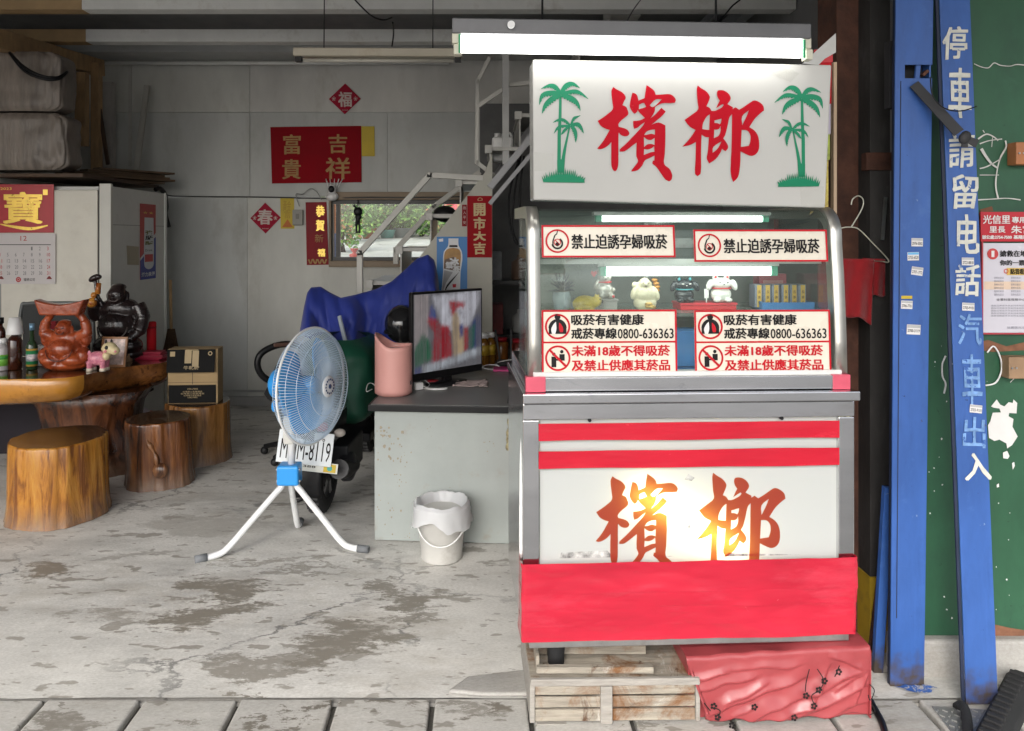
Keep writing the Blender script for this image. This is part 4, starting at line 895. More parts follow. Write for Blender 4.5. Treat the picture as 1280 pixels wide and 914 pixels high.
tt(nt_, "信義區光信里辦公處", 1258, 1300, 408, 411, 4, 0)
b.build("lettering", [INKK, M("notice_circle_red", (.55, .05, .05), .4), PAPER, M("notice_amber", (.62, .42, .10), .5), M("notice_grey_ink", (.22, .22, .27), .5), M("notice_peach", (.72, .55, .42), .5)], nt_, normals=False)
for (x0, y0, x1, y1, m, lb) in ((1268, 178, 1296, 206, M("orange_block", (.42, .16, .06), .5, 0, .15), "small orange brown wooden block on the green wall above the red notice"), (1259, 446, 1300, 473, M("brown_block", (.30, .19, .11), .6, 0, .2, 8), "brown wooden block with nails on the green wall under the white notice")):
    o = thing("wall_block", lb, "block", at(x0, y1, 2.78)); a_, c_ = at(x0, y1, 2.76) - o.location, at(x1, y0, 2.76) - o.location
    b = MB(); b.bx(a_.x, c_.x, -.03, .02, a_.z, c_.z); b.build("block", m, o, bevel=.003)
    b = MB()
    for k in (.010, .026): b.tube([Vector((a_.x + k, -.03, (a_.z + c_.z) / 2)), Vector((a_.x + k, -.034, (a_.z + c_.z) / 2))], .0035, n=10)
    b.build("nail", STEEL2, o)
cable("wire_loop", "white wire loop hanging on the green wall beside the leaning board", [at(1232, 482, 2.79), at(1245, 478, 2.79), at(1252, 462, 2.79), at(1250, 446, 2.79), at(1242, 433, 2.79), at(1234, 441, 2.79)], .003, WHITEP, "wire")
cable("wire_loop", "white wire loop in the gap between the two blue posts", [at(1182, 445, 2.78), at(1178, 455, 2.78), at(1178, 470, 2.78), at(1182, 480, 2.78), at(1180, 492, 2.78)], .003, WHITEP, "wire")
# hanger with red towel
hg = at(1079, 290, 2.90)
hang = thing("wire_hanger", "pale wire coat hanger hooked on the rusty column", "hanger", hg)
def hp(px, py): return at(px, py, 2.90) - hg
b = MB(); b.tube(spline([hp(1064, 256), hp(1066, 249), hp(1073, 245), hp(1079, 250), hp(1077, 262), hp(1064, 284)], 6), .0025, n=8); b.build("hook", M("hanger_wire", (.62, .62, .52), .35, .2), hang)
b = MB(); b.tube(spline([hp(1064, 284), hp(1050, 286), hp(1030, 300), hp(1020, 322)], 5) , .0025, n=8); b.tube(spline([hp(1064, 284), hp(1074, 287), hp(1092, 305), hp(1109, 323), hp(1110, 328), hp(1104, 327)], 5), .0025, n=8); b.tube([hp(1104, 327), hp(1020, 322)], .0025, n=8); b.build("frame", M("hanger_wire", (0, 0, 0)), hang)
tw = at(1078, 322, 2.88)
b = MB()
def tfn(u, v):
    px = 1022 + 70 * u; py = 322.5 + 1.5 * u + v * (60 + 20 * u + 2.5 * sin(u * 14)); return at(px - 3 * v * u, py, 2.885 - .012 * sin(u * 17 + v * 1.5) * (.2 + v) - .02 * mnoise.noise(Vector((u * 4, v * 2, 3)))) - tw
b.sheet(tfn, 50, 16)
b.sheet(lambda u, v: at(1078 + 28 * u, 322.5 + 1.5 * u + v * (50 - 5 * u + 2 * sin(u * 9)), 2.905 - .010 * sin(u * 11 + v) * (.3 + v)) - tw, 20, 14)
o = b.build("red_towel", M("towel_red", (.27, .004, .008), .9, 0, .1, 40, .3, 200, sheen=.3), loc=tw, solid=.006); tag(o, "folded red towel hanging from the wire hanger", "towel")
b = MB(); b.bar(at(1103, 300, 2.9), at(1107, 246, 2.9), .012, .006); tag(b.build("metal_strip", STEEL2), "short bright metal strip hung on the sooty post beside the hanger", "strip")
b = MB(); b.tube([fl(1086, 822), at(1108, 640, 2.86)], .007, n=8); tag(b.build("iron_rod", RUST), "thin rusty rod leaning in the corner beside the yellow foot", "rod")
# colourful board behind the sign
bd = thing("banner_board", "colourful framed banner standing behind the right edge of the palm sign", "banner", at(1030, 275, 2.80))
def bl(px, py): return at(px, py, 2.80) - bd.location
b = MB()
for (y0, y1, mi) in ((62, 78, 0), (78, 130, 1), (130, 168, 2), (168, 200, 3), (200, 262, 4)):
    a_, c_ = bl(1018, y1), bl(1041.5 - (y1 - 62) * .03, y0); b.bx(a_.x, c_.x, 0, .006, a_.z + .0005, c_.z, mi)
b.build("print", [REDP, RED, M("banner_lilac", (.5, .45, .55), .5), M("banner_green", (.35, .42, .06), .5, 0, .4, 30), M("banner_amber", (.50, .26, .04), .5, 0, .6, 26, col2=(.6, .5, .1))], bd)
b = MB(); a_, c_ = bl(1041.5, 268), bl(1045.5, 78); b.bx(a_.x, c_.x, -.004, .02, a_.z, c_.z); b.build("frame_strip", M("pale_wood_strip", (.50, .36, .24), .6, 0, .15), bd)
b = MB(); L = [bl(1002, 80), bl(1044, 42), bl(1044, 66), bl(1030, 74), bl(1022, 82)]; b.prism([(p.x, p.z) for p in L], -.006, -.002); b.build("corner_sheet", M("pale_corner", (.55, .55, .53), .5), bd)
# ground items at the right corner
cp = thing("checker_plate", "grey steel checker plate set in the ground at the foot of the leaning board", "plate", (fl(1225, 905).x, 2.47, .0))
b = MB(); b.box((0, 0, -.004), (.24, .22, .012), RZ(-.12)); b.build("plate", M("checker_steel", (.28, .28, .27), .5, .6, .15, 9, dirt=.2), cp, bevel=.002)
b = MB()
for i in range(9):
    for j in range(8): b.box((-.105 + .026 * i, -.09 + .026 * j, .004), (.016, .004, .003), RZ(.785 * (1 if (i + j) % 2 else -1)))
b.build("tread_pattern", M("checker_tread", (.36, .36, .35), .4, .6), cp)
b = MB(); b.tube(spline([fl(1210, 930) + Vector((0, 0, .02)), fl(1208, 905) + Vector((0, 0, .03)), fl(1203, 893) + Vector((0, 0, .03)), fl(1197, 884) + Vector((0, 0, .0))], 6), .016, n=10); tag(b.build("black_hose", RUBBER), "short piece of black hose lying on the checker plate", "hose")
mt = thing("rubber_ramp", "black ribbed rubber kerb ramp lying at the corner of the pavement", "ramp", (1.80, 2.53, .0), -.80)
b = MB()
b.prism([(-.05, 0), (.05, 0), (.045, .03), (.01, .055), (-.02, .055), (-.045, .03)], -.3, .26); b.build("ramp_body", RUBBER, mt, bevel=.006)
b = MB()
for i in range(14): b.box((-.005, -.27 + i * .038, .056), (.05, .02, .012), RX(.05))
b.build("tread_block", RUBBER, mt, bevel=.003)
cable("ground_cable", "black cable crossing the drain covers beside the covered box", [fl(1088, 880) + Vector((0, 0, .012)), fl(1096, 892) + Vector((0, 0, .004)), fl(1103, 905) + Vector((0, 0, .002)), fl(1110, 930) + Vector((0, 0, .002))], .012, BLACK)

# ---------------------------------------------------------------- what the stall stands on
c0 = Vector((fl(663, 897).x, 2.53, 0)); sc_ = 2.53 / F
crate = thing("wooden_crate", "weathered wooden crate lying under the left of the stall", "crate", (c0.x, 2.50, 0), radians(1.0))
W_ = (868 - 663) * sc_; H1 = (897 - 846) * sc_
b = MB()
zs = [.0, .046, .088, H1 - .012]
for i in range(3): b.bx(.014, W_ - .002, .004 + .001 * i, .014, zs[i] + .004, zs[i+1] - .002)
b.build("front_slat", OLDW, crate, bevel=.002)
b = MB(); b.bx(-.004, .013, 0, .42, .002, H1); b.build("side_board", OLDW2, crate, bevel=.002)
b = MB(); b.bx(W_ - .001, W_ + .014, .0, .42, .002, H1); b.build("side_board", OLDW2, crate, bevel=.002)
b = MB(); b.bx(.235, .275, -.010, .003, .0, H1 - .012); b.bx(-.002, W_ + .01, -.009, .006, H1 - .010, H1 + .014); b.build("batten", OLDW2, crate, bevel=.003)
b = MB(); b.bx(.0, W_ + .01, .02, .42, H1 - .008, H1 + .006); b.build("top_board", OLDW, crate)
b = MB(); b.bx(.02, .12, -.004, .05, -.03, .0); b.build("wedge", OLDW2, crate)
b = MB(); b.bx(0, .40, .13, .15, 0, .055); b.bx(0, .40, .012, .032, 0, .022); b.bx(.0, .012, .033, .129, 0, .05)
o = b.build("wooden_tray", OLDW, loc=(c0.x + .02, 2.51, H1 + .016), bevel=.002); tag(o, "shallow wooden tray lying on the crate under the stall", "tray")
bx0 = fl(848, 893); cov = thing("covered_box", "low box wrapped in flowered pink plastic under the right of the stall", "box", (fl(967, 893).x, 2.52, 0), radians(1.5))
CL = M("pink_plastic_sheet", (.31, .052, .058), .32, 0, .12, 4, .12, 14, rv=.08, dirt=.2, dirtcol=(.34, .08, .08), ds=3)
sB = 2.50 / F
xa, xb = (852 - 967) * sB, (1086 - 967) * sB; hB = (893 - 818) * sB; hR = (893 - 806) * sB
b = MB()
CRS = [(852, 846, 905, 831, 4, .9), (856, 858, 945, 836, 5, .8), (872, 884, 1005, 838, 6, 1.2), (930, 892, 1082, 832, 7, 1.5), (985, 894, 1084, 852, 6, 1.1), (905, 828, 1005, 824, 4, .6), (1035, 812, 1080, 832, 5, .8), (858, 868, 884, 892, 4, 1.0),
       (960, 896, 1062, 862, 4, .8), (1004, 884, 1034, 822, 5, .7), (1066, 884, 1084, 834, 5, .8), (896, 872, 955, 846, 4, .8), (1010, 896, 1084, 878, 4, .7), (850, 838, 868, 876, 4, .9), (1040, 860, 1078, 838, 3, .6), (905, 893, 940, 872, 3, .5)]
def crease(p):                                       # gathered folds: one flank steep, the other long
    px, py = 967 + p.x / sB, 893 - p.z / sB; h = 0; w_ = 5 * mnoise.noise(Vector((px * .03, py * .03, 1)))
    for x0, y0, x1, y1, wd, am in CRS:
        dx, dy = x1 - x0, y1 - y0; L = math.hypot(dx, dy); t = ((px - x0) * dx + (py - y0) * dy) / (L * L); s_ = ((px - x0) * dy - (py - y0) * dx) / L + w_
        e_ = max(0, min(1, min(t, 1 - t) * 5 + .25)); k = 1 - s_ / (wd * 2.6) if s_ > 0 else 1 + s_ / (wd * .7)
        h += am * e_ * max(0, k) ** 1.3
    return h * .5 + .25 * mnoise.noise(Vector((px * .04, py * .05, 9)))
def cfn(u, v):
    zt = hB + (hR - hB) * u
    if v < .55:
        t = v / .55; x = xa + (xb - xa) * u + (.055 * (1 - t) * (1 - u) ** 2); z = zt * t; p = Vector((x, 0, z)); y = -.022 * crease(p) - .012 * (1 - t) * sin(u * 5)
        if u < .02: x += .02 * (1 - t)
        return (x, y, max(.001, z + (1 - t) * (.006 + .012 * mnoise.noise(Vector((u * 7, 0, 4))))))
    t = (v - .55) / .45; p = Vector((xa + (xb - xa) * u, t * .4, zt)); return (p.x, .40 * t, zt + .012 * (.5 + mnoise.noise(Vector((p.x * 9, p.y * 9, 2)))) + .006)
b.sheet(cfn, 190, 96); sheet_ = b.build("plastic_sheet", CL, cov, solid=.002)
b = MB(); b.bx(xb - .001, xb + .004, .0, .4, .0, hR - .004); b.bx(xa + .012, xb - .008, .02, .4, .001, hB - .012); b.build("box_body", CL, cov)
b = MB()
fp = random.Random(5)
def flower(px, py, r=.011):
    x, z = (px - 967) * sB, (893 - py) * sB; y = -.035
    for k in range(5): b.disc((x + r * .7 * cos(k * 1.257), y - .0002 * k, z + r * .7 * sin(k * 1.257)), r * .42, 0, 8)
def vine(P, w=.0017):
    Q = spline([((px - 967) * sB, -.0353, (893 - py) * sB) for px, py in P], 6)
    for i in range(len(Q) - 1):
        d = (Q[i+1] - Q[i]).normalized(); n = Vector((-d.z, 0, d.x)) * w; b.quad([Q[i] - n, Q[i+1] - n, Q[i+1] + n, Q[i] + n])
vine([(1012, 822), (1020, 836), (1015, 848), (1005, 855), (1008, 866)]); vine([(1002, 822), (998, 838), (997, 850)]); vine([(1040, 818), (1034, 832)]); vine([(1078, 842), (1084, 850), (1079, 862), (1076, 855)]); vine([(1080, 866), (1085, 876), (1078, 880)]); vine([(880, 868), (890, 872), (886, 884)]); vine([(870, 862), (878, 872)])
for px, py in ((1021, 837), (998, 855), (1008, 868), (933, 868), (882, 866), (887, 880), (905, 890), (1014, 848), (983, 882), (1039, 826)): flower(px, py)
b.build("flower_print", INKK, cov, normals=False)
# ---------------------------------------------------------------- figurines and packs in the stall
def on_shelf(px, d=.26, z=LOWZ):                     # local stall point on the lower shelf
    return Vector((cx(px, d), d, z))
stall_M = Matrix.Translation(stall.location) @ Matrix.Rotation(radians(2.5), 4, 'Z')
def sthing(name, label, cat, px, d=.26, z=LOWZ, group=None, k=1.0):
    o = thing(name, label, cat, stall_M @ on_shelf(px, d, z), radians(2.5), group); o.scale = (k,) * 3; return o
U = (SY + .26) / F                                    # metres per photo pixel at the shelf
SILV = M("silver_glaze", (.52, .50, .46), .2, .35, .1, 8); IVG = M("ivory_glaze", (.62, .56, .40), .3, 0, .25, 12, dirt=.3, dirtcol=(.35, .25, .12)); PORC = M("porcelain_white", (.74, .72, .68), .15, 0, .04); GOLDF = M("figurine_gold", (.50, .32, .10), .35, .4, .4, 20)
# silver cat on a grey stand, holding a heart
t = sthing("cat_figurine", "silver lucky cat raising a red heart on a grey plinth", "figurine", 755, .2, k=.74)
b = MB(); b.bx(-.055, .055, -.05, .05, 0, .05); b.bx(-.06, .06, -.055, .055, .051, .062); b.build("stand", M("stand_grey", (.32, .31, .30), .6, 0, .1), t, bevel=.003)
b = MB(); b.ell((0, 0, .105), (.043, .036, .045)); b.ell((0, -.01, .165), (.036, .032, .031)); b.ell((-.036, -.01, .135), (.014, .014, .032), R=RY(.5)); b.ell((.04, -.02, .105), (.013, .025, .014)); b.ell((.03, -.04, .075), (.016, .025, .014)); b.ell((-.022, -.035, .078), (.016, .022, .016)); b.ell((-.03, -.005, .195), (.012, .008, .016)); b.ell((.03, -.005, .195), (.012, .008, .016))
b.build("body", SILV, t, remesh=.004)
b = MB(); b.ell((-.028, -.014, .196), (.007, .005, .010)); b.ell((.031, -.014, .196), (.007, .005, .010)); b.tube([Vector((.033 * cos(a), -.01 + .03 * sin(a), .143)) for a in [2*pi*i/16 for i in range(16)]], .004, closed=True, n=6); b.ell((.033, -.062, .075), (.007, .004, .007)); b.build("red_trim", REDP, t)
b = MB(); b.geo(loops_geo([smooth_loop([(0, -.017), (.016, .002), (.010, .015), (0, .008), (-.010, .015), (-.016, .002)], 4)]), lambda x, z: (x - .055, -.02, z + .185)); b.build("heart", REDP, t, solid=.008)
b = MB(); b.ell((-.012, -.040, .168), (.004, .003, .002)); b.ell((.012, -.040, .168), (.004, .003, .002)); b.ell((0, -.042, .158), (.003, .003, .002)); b.build("face_marks", BLACK, t)
# small yellow pig-like bank in front
t = sthing("coin_figurine", "small yellow gold-patterned animal bank in front of the silver cat", "figurine", 731, .15, k=1.1)
b = MB(); b.ell((0, 0, .028), (.042, .028, .028)); b.ell((.038, -.004, .036), (.018, .018, .018))
for x in (-.025, .022):
    for y in (-.014, .014): b.ell((x, y, .009), (.009, .009, .010))
b.ell((.034, -.012, .054), (.006, .004, .008)); b.ell((.046, .010, .052), (.006, .004, .008)); b.build("body", M("bank_yellow", (.62, .46, .03), .3, 0, .35, 22, dirt=.35, dirtcol=(.5, .16, .03), ds=18), t, remesh=.004)
b = MB(); b.ell((.056, -.006, .036), (.005, .006, .006)); b.ell((.047, -.018, .043), (.003, .003, .003)); b.build("face_marks", BLACK, t)
# spiky air plant at the left
t = sthing("spiky_ornament", "dark spiky ornament at the left end of the stall shelf", "ornament", 702, .16, k=1.35)
b = MB(); b.lathe([(.014, 0), (.022, .012), (.026, .04), (.022, .055)], (0, 0, 0), 16); b.build("pot", M("pale_blue_glass", (.40, .48, .52), .15), t)
b = MB()
for k in range(40):
    a, e = random.uniform(0, 2*pi), random.uniform(-.1, 1.3); d = Vector((cos(a) * cos(e), sin(a) * cos(e), sin(e))); b.tube([Vector((0, 0, .06)), Vector((0, 0, .06)) + d * random.uniform(.035, .05)], [.004, .0008], n=5)
b.build("spikes", M("spike_navy", (.02, .03, .06), .4), t)
# laughing figure with gold ingots
t = sthing("laughing_figurine", "ivory laughing monk figurine with a gold string of coins", "figurine", 806, .2, k=.80)
b = MB(); b.ell((0, 0, .035), (.055, .045, .036)); b.ell((0, -.005, .075), (.05, .042, .042)); b.ell((-.005, -.012, .125), (.027, .026, .028)); b.ell((-.048, -.01, .085), (.018, .02, .036), R=RY(.4)); b.ell((.045, -.01, .08), (.018, .02, .036), R=RY(-.4)); b.ell((-.033, -.012, .122), (.007, .006, .013)); b.ell((.023, -.012, .122), (.007, .006, .013)); b.ell((-.05, -.01, .12), (.014, .014, .014)); b.ell((-.005, -.038, .122), (.005, .006, .006)); b.build("body", IVG, t, remesh=.004)
b = MB()
for k in range(9): b.ell((.045 + .012 * sin(k * .7), .0, .14 - k * .0155), (.015, .014, .009))
b.build("coin_string", M("coin_amber", (.46, .20, .03), .35, .3, .4, 30), t)
b = MB(); b.ell((-.016, -.036, .129), (.004, .002, .0015)); b.ell((.007, -.036, .129), (.004, .002, .0015)); b.ell((-.005, -.036, .113), (.007, .003, .002)); b.build("face_marks", M("dark_brown", (.06, .03, .02), .5), t)
b = MB()
for k in range(5): b.ell((.0 + .012 * (k % 3), -.045, .022 + .012 * (k // 3)), (.012, .010, .008))
b.build("ingots", GOLDF, t)
# red box that carries two cats
t = sthing("red_tray_box", "long red box on the stall shelf carrying two cats", "box", 880, .25)
b = MB(); b.bx(-.105, .105, -.05, .05, 0, .018); b.build("tray", REDP, t, bevel=.003); b = MB(); b.bx(-.108, .108, -.053, .053, .0185, .027); b.build("lid", M("lid_red", (.60, .03, .05), .35), t, bevel=.002)
def neko(name, label, px, m, z, coll, k=1.0):
    t = sthing(name, label, "figurine", px, .22, LOWZ + z, None, .85); t.scale = (1.02, .9, .80)
    b = MB(); b.ell((0, 0, .034 * k), (.036 * k, .03 * k, .035 * k)); b.ell((0, -.006, .082 * k), (.034 * k, .028 * k, .026 * k)); b.ell((-.042 * k, -.01, .075 * k), (.011 * k, .012 * k, .026 * k), R=RY(.25)); b.ell((.042 * k, -.01, .075 * k), (.011 * k, .012 * k, .026 * k), R=RY(-.25)); b.ell((-.02 * k, 0, .107 * k), (.010 * k, .008 * k, .014 * k)); b.ell((.02 * k, 0, .107 * k), (.010 * k, .008 * k, .014 * k)); b.ell((-.02 * k, -.024, .012), (.014, .016, .011)); b.ell((.02 * k, -.024, .012), (.014, .016, .011))
    b.build("body", m, t, remesh=.0035)
    b = MB(); b.tube([Vector((.031 * k * cos(a), -.004 + .027 * k * sin(a), .061 * k)) for a in [2*pi*i/16 for i in range(16)]], .0035, closed=True, n=6); b.ell((-.02 * k, -.008, .108 * k), (.005, .003, .008)); b.ell((.02 * k, -.008, .108 * k), (.005, .003, .008)); b.build("collar", coll, t)
    b = MB(); b.ell((-.013 * k, -.033 * k, .087 * k), (.005, .002, .002)); b.ell((.013 * k, -.033 * k, .087 * k), (.005, .002, .002)); b.ell((0, -.035 * k, .079 * k), (.003, .002, .002)); b.build("face_marks", BLACK if m != BLACKG else PORC, t)
    return t
BLACKG = M("black_glaze", (.02, .025, .03), .15)
neko("cat_figurine", "black lucky cat figurine left of the white cat on the red box", 855, BLACKG, .028, M("teal_collar", (.05, .30, .34), .3))
neko("cat_figurine", "white lucky cat figurine with red ears on the red box", 901, PORC, .028, REDP, 1.08)
b = MB(); b.bx(-.008, .008, -.002, .002, .016, .05); b.bx(-.0015, .0015, -.001, .001, 0, .016); o = b.build("price_card", PAPER, loc=stall_M @ on_shelf(883, .21, LOWZ + .028)); tag(o, "small white card on a stick beside the white lucky cat", "card")
# packs in a blue tray
t = sthing("blue_tray", "blue plastic tray on the right of the stall shelf holding packs", "tray", 979, .25)
w2 = 32 * U
b = MB(); b.bx(-w2, w2, -.04, .04, 0, .005); b.bx(-w2 - .003, w2 + .003, -.044, -.04, 0, .027); b.bx(-w2 - .003, w2 + .003, .04, .044, 0, .027); b.bx(-w2 - .003, -w2, -.04, .04, 0, .03); b.bx(w2, w2 + .003, -.04, .04, 0, .027); b.build("tray", M("tray_blue", (.06, .22, .52), .35), t)
p0_ = None
PK = M("pack_grey_blue", (.20, .22, .28), .35, 0, .1); PKY = M("pack_amber", (.62, .38, .06), .4, 0, .15)
for k in range(6):
    x = 948.5 + k * 10.6 + (1.5 if k > 2 else 0)
    if p0_ is None:
        p0_ = sthing("cigarette_pack", "grey blue cigarette pack with an amber spine standing in the blue tray", "pack", x, .235, LOWZ + .006, "packs standing in the blue tray")
        b = MB(); b.bx(-.0145, .0145, 0, .055, 0, .086); b.build("carton", PK, p0_, bevel=.0015); b = MB(); b.bx(-.0065, .0095, -.0012, -.0002, .001, .084); lb = b.build("label_strip", PKY, p0_)
        b = MB()
        for q in range(3): b.text("長壽菸"[q], (.0015, -.002, .058 - q * .02), .010, .012, 0, .01)
        b.build("lettering", M("pack_ink", (.16, .09, .03), .5), lb, normals=False)
    else:
        r = p0_.copy(); COL.objects.link(r); r.location = stall_M @ on_shelf(x, .235, LOWZ + .006)
        for c in kids(p0_):
            d = c.copy(); COL.objects.link(d); d.parent = r
            for g in kids(c): e = g.copy(); COL.objects.link(e); e.parent = d
t = sthing("carton_stack", "pinkish red carton standing behind the cigarette packs", "carton", 962, .40); b = MB(); b.bx(-.055, .055, -.03, .03, 0, .125); b.build("carton", M("carton_pink", (.42, .07, .10), .4), t, bevel=.002)
b = MB(); b.bx(-.04, .04, -.0315, -.0305, .03, .1); b.build("label_panel", M("carton_panel", (.5, .22, .22), .4), t)
# basket and boxes on the stall floor
t = sthing("blue_basket", "blue plastic basket inside the stall between the lower stickers", "basket", 854, .22, 1.173)
b = MB(); b.lathe([(.075, 0), (.085, .125), (.088, .13), (.083, .13)], (0, 0, 0), 4, sm=False); b.build("basket", M("basket_blue", (.10, .30, .72), .35), t, rot=(0, 0, pi / 4), bevel=.006)
t = sthing("grey_carton", "grey carton behind the blue basket inside the stall", "carton", 856, .42, 1.173); b = MB(); b.bx(-.12, .14, -.05, .05, 0, .15); b.build("carton", M("carton_grey", (.20, .20, .19), .6), t, bevel=.003)
b = MB(); b.bx(-.12, .14, -.052, -.0505, .075, .085); b.build("lid_seam", DARK, t)

# ---------------------------------------------------------------- pedestal fan
fa, fb, fc = fl(250, 703), fl(455, 691), fl(375, 657)
hub = Vector((at(362, 0, 3.93).x, 3.93, at(0, 592, 3.93).z))
fan = thing("pedestal_fan", "white tripod pedestal fan with blue blades turned to the right", "fan", (hub.x, hub.y, 0))
o_ = Vector((hub.x, hub.y, 0)); hz = hub.z
LEGM = M("fan_white", (.76, .77, .77), .3, 0, .03, 6, dirt=.1, dirtcol=(.45, .43, .4))
for p in (fa, fb, fc):
    q = p - o_; L = q.length; d = q.normalized()
    pts = spline([d * .035 + Vector((0, 0, hz + .02)), d * .04 + Vector((0, 0, hz - .055)), d * (L * .18) + Vector((0, 0, hz * .74)), d * (L * .45) + Vector((0, 0, hz * .42)), d * (L * .70) + Vector((0, 0, hz * .125)), d * (L * .83) + Vector((0, 0, .022)), d * L + Vector((0, 0, .018))], 6)
    b = MB(); b.tube(pts, .0165, n=14); lg = b.build("leg", LEGM, fan)
    b = MB(); b.tube([d * (L - .035) + Vector((0, 0, .0195)), d * (L + .025) + Vector((0, 0, .0185))], .0195, n=14); b.build("foot_cap", M("cap_grey", (.16, .17, .18), .7, 0, .2), lg)
b = MB(); b.box((0, 0, hz), (.115, .10, .105)); b.build("leg_bracket", SKYBLUE, fan, bevel=.012, seg=3)
b = MB()
for x in (-.06, .06):
    for z in (-.03, .03): b.ell((x, -.03, hz + z), .007)
b.build("bracket_screw", STEEL2, fan)
ztop = at(0, 520, 3.93).z
b = MB(); b.tube([Vector((.01, 0, hz + .05)), Vector((.01, 0, ztop + .05))], .019, n=14); b.build("pole", LEGM, fan)
b = MB(); b.box((.0, 0, (ztop + at(0, 553, 3.93).z) / 2), (.058, .06, ztop - at(0, 553, 3.93).z + .01)); b.build("pole_sleeve", M("fan_sleeve", (.62, .61, .57), .4), fan, bevel=.01)
# head: local axis n
a_f = radians(22); n_ = Vector((cos(a_f), -sin(a_f), .03)).normalized()
hc = at(391, 482, 3.86) - o_                         # cage centre
Rh = n_.to_track_quat('Z', 'Y').to_matrix()
RAD = .297
def hp_(r, t, z): return hc + Rh @ Vector((r * cos(t), r * sin(t), z))
GW_ = M("guard_wire", (.60, .72, .84), .3, .2, .03)
b = MB()
NW = 124
for k in range(NW):
    t = 2*pi*k/NW
    b.tube([hp_(.055, t + .10, .095), hp_(.15, t + .05, .088), hp_(.235, t + .015, .066), hp_(.28, t, .034), hp_(RAD, t, 0)], .0016, n=4, caps=False)
for r, z in ((.055, .095), (.15, .088), (.235, .066), (.28, .034)): b.tube([hp_(r, 2*pi*k/48, z) for k in range(48)], .0016, n=5, closed=True)
b.build("front_guard", GW_, fan)
b = MB()
for k in range(NW):
    t = 2*pi*(k + .5)/NW
    b.tube([hp_(.06, t, -.09), hp_(.17, t, -.085), hp_(.26, t, -.055), hp_(RAD, t, -.004)], .0016, n=4, caps=False)
for r, z in ((.06, -.09), (.17, -.085), (.26, -.055)): b.tube([hp_(r, 2*pi*k/48, z) for k in range(48)], .0016, n=5, closed=True)
b.build("rear_guard", GW_, fan)
b = MB(); b.tube([hp_(RAD + .003, 2*pi*k/64, -.002) for k in range(64)], .0065, n=8, closed=True); b.build("guard_rim", LEGM, fan)
b = MB(); b.lathe([(.001, .106), (.04, .104), (.055, .098), (.056, .088)], hc, 28, R=Rh); bdg = b.build("hub_badge", M("badge_white", (.72, .73, .75), .3), fan)
b = MB()
for k in range(14):
    t = 2*pi*k/14; b.ell(hp_(.036, t, .1055), (.006, .006, .002), 8, Rh)
b.lathe([(.001, .1085), (.012, .108), (.012, .104)], hc, 14, R=Rh); b.build("badge_marks", M("badge_navy", (.03, .06, .16), .4), bdg)
BLADE = M("blade_blue_plastic", (.08, .38, .80), .25, 0, .05, 4)
for k in range(3):
    b = MB(); t0 = 2*pi*k/3 + .4
    def bfn(u, v):
        r = .045 + .205 * u; wd = .35 + .62 * sin(pi * (.25 + .62 * u)); t = t0 + (v - .5) * wd * 1.95 + .35 * u; z = -.035 + .075 * (v - .5) * (1 - .35 * u); return hp_(r, t, z)
    b.sheet(bfn, 14, 12); b.build("blade", BLADE, fan, solid=.003)
b = MB(); b.lathe([(.001, .03), (.035, .028), (.05, .0), (.05, -.07), (.001, -.07)], hc, 24, R=Rh); b.build("blade_hub", BLADE, fan)
b = MB(); b.lathe([(.001, -.255), (.05, -.25), (.078, -.225), (.085, -.18), (.082, -.12), (.075, -.094), (.001, -.094)], hc, 28, R=Rh); mo = b.build("motor_housing", SKYBLUE, fan)
b = MB(); b.lathe([(.0835, -.165), (.0875, -.163), (.0875, -.153), (.083, -.151)], hc, 28, R=Rh); b.build("motor_band", BLACK, mo)
nk = hc + Rh @ Vector((0, 0, -.15)); nk0 = Vector((0, 0, ztop + .0))
b = MB(); b.tube([nk + Vector((0, 0, -.05)), nk0 * .3 + nk * .7 + Vector((0, 0, -.09)), nk0 + Vector((0, 0, .05)), nk0], [.035, .04, .034, .03], n=14); b.build("neck", SKYBLUE, fan)
b = MB(); b.ell(nk0 + Vector((-.05, -.02, .06)), (.022, .03, .02)); b.ell(nk0 + Vector((-.075, -.02, .055)), (.018, .02, .03), 10); b.tube([nk0 + Vector((-.05, -.01, .06)), nk0 + Vector((0, 0, .05))], .008); b.build("tilt_knob", SKYBLUE, fan)

# ---------------------------------------------------------------- desk and what lies on it
DY0, DY1 = 3.97, 5.25
dx0, dx1 = at(467, 0, DY0).x, at(641, 0, DY0).x
desk = thing("steel_desk", "grey steel office desk with chipped paint seen end-on", "desk", ((dx0 + dx1) / 2, DY0, 0), radians(-4.0))
hw = (dx1 - dx0) / 2
b = MB(); b.bx(-hw, hw, 0, .022, .006, .705); sp_ = b.build("side_panel", GREYP, desk, bevel=.003)
chipr = random.Random(4); b = MB()
for (px, py, n, s) in ((482, 553, 26, 1.6), (500, 570, 12, 1), (499, 600, 8, .8), (612, 550, 10, .8), (488, 645, 8, 1), (505, 676, 10, 1), (480, 640, 4, 1), (560, 620, 10, .5), (540, 530, 8, .6)):
    for _ in range(n):
        X_, Z_ = at(px + chipr.gauss(0, 7 * s), py + chipr.gauss(0, 9 * s), DY0).x - desk.location.x, at(0, py + chipr.gauss(0, 9 * s), DY0).z
        if -hw < X_ < hw and .02 < Z_ < .69: b.geo(loops_geo([chip(X_, Z_, chipr.uniform(.0015, .006) * s, 0)]), lambda x, z: (x, -.0012, z))
b.build("paint_chips", M("chip_rust", (.30, .26, .19), .8, 0, .3, 30), sp_, normals=False)
b = MB(); b.bx(-hw, hw, DY1 - DY0 - .022, DY1 - DY0, .006, .705); b.build("side_panel", GREYP, desk, bevel=.003)
b = MB(); b.bx(-hw + .002, -hw + .02, .024, DY1 - DY0 - .024, .25, .704); b.build("modesty_panel", GREYP, desk)
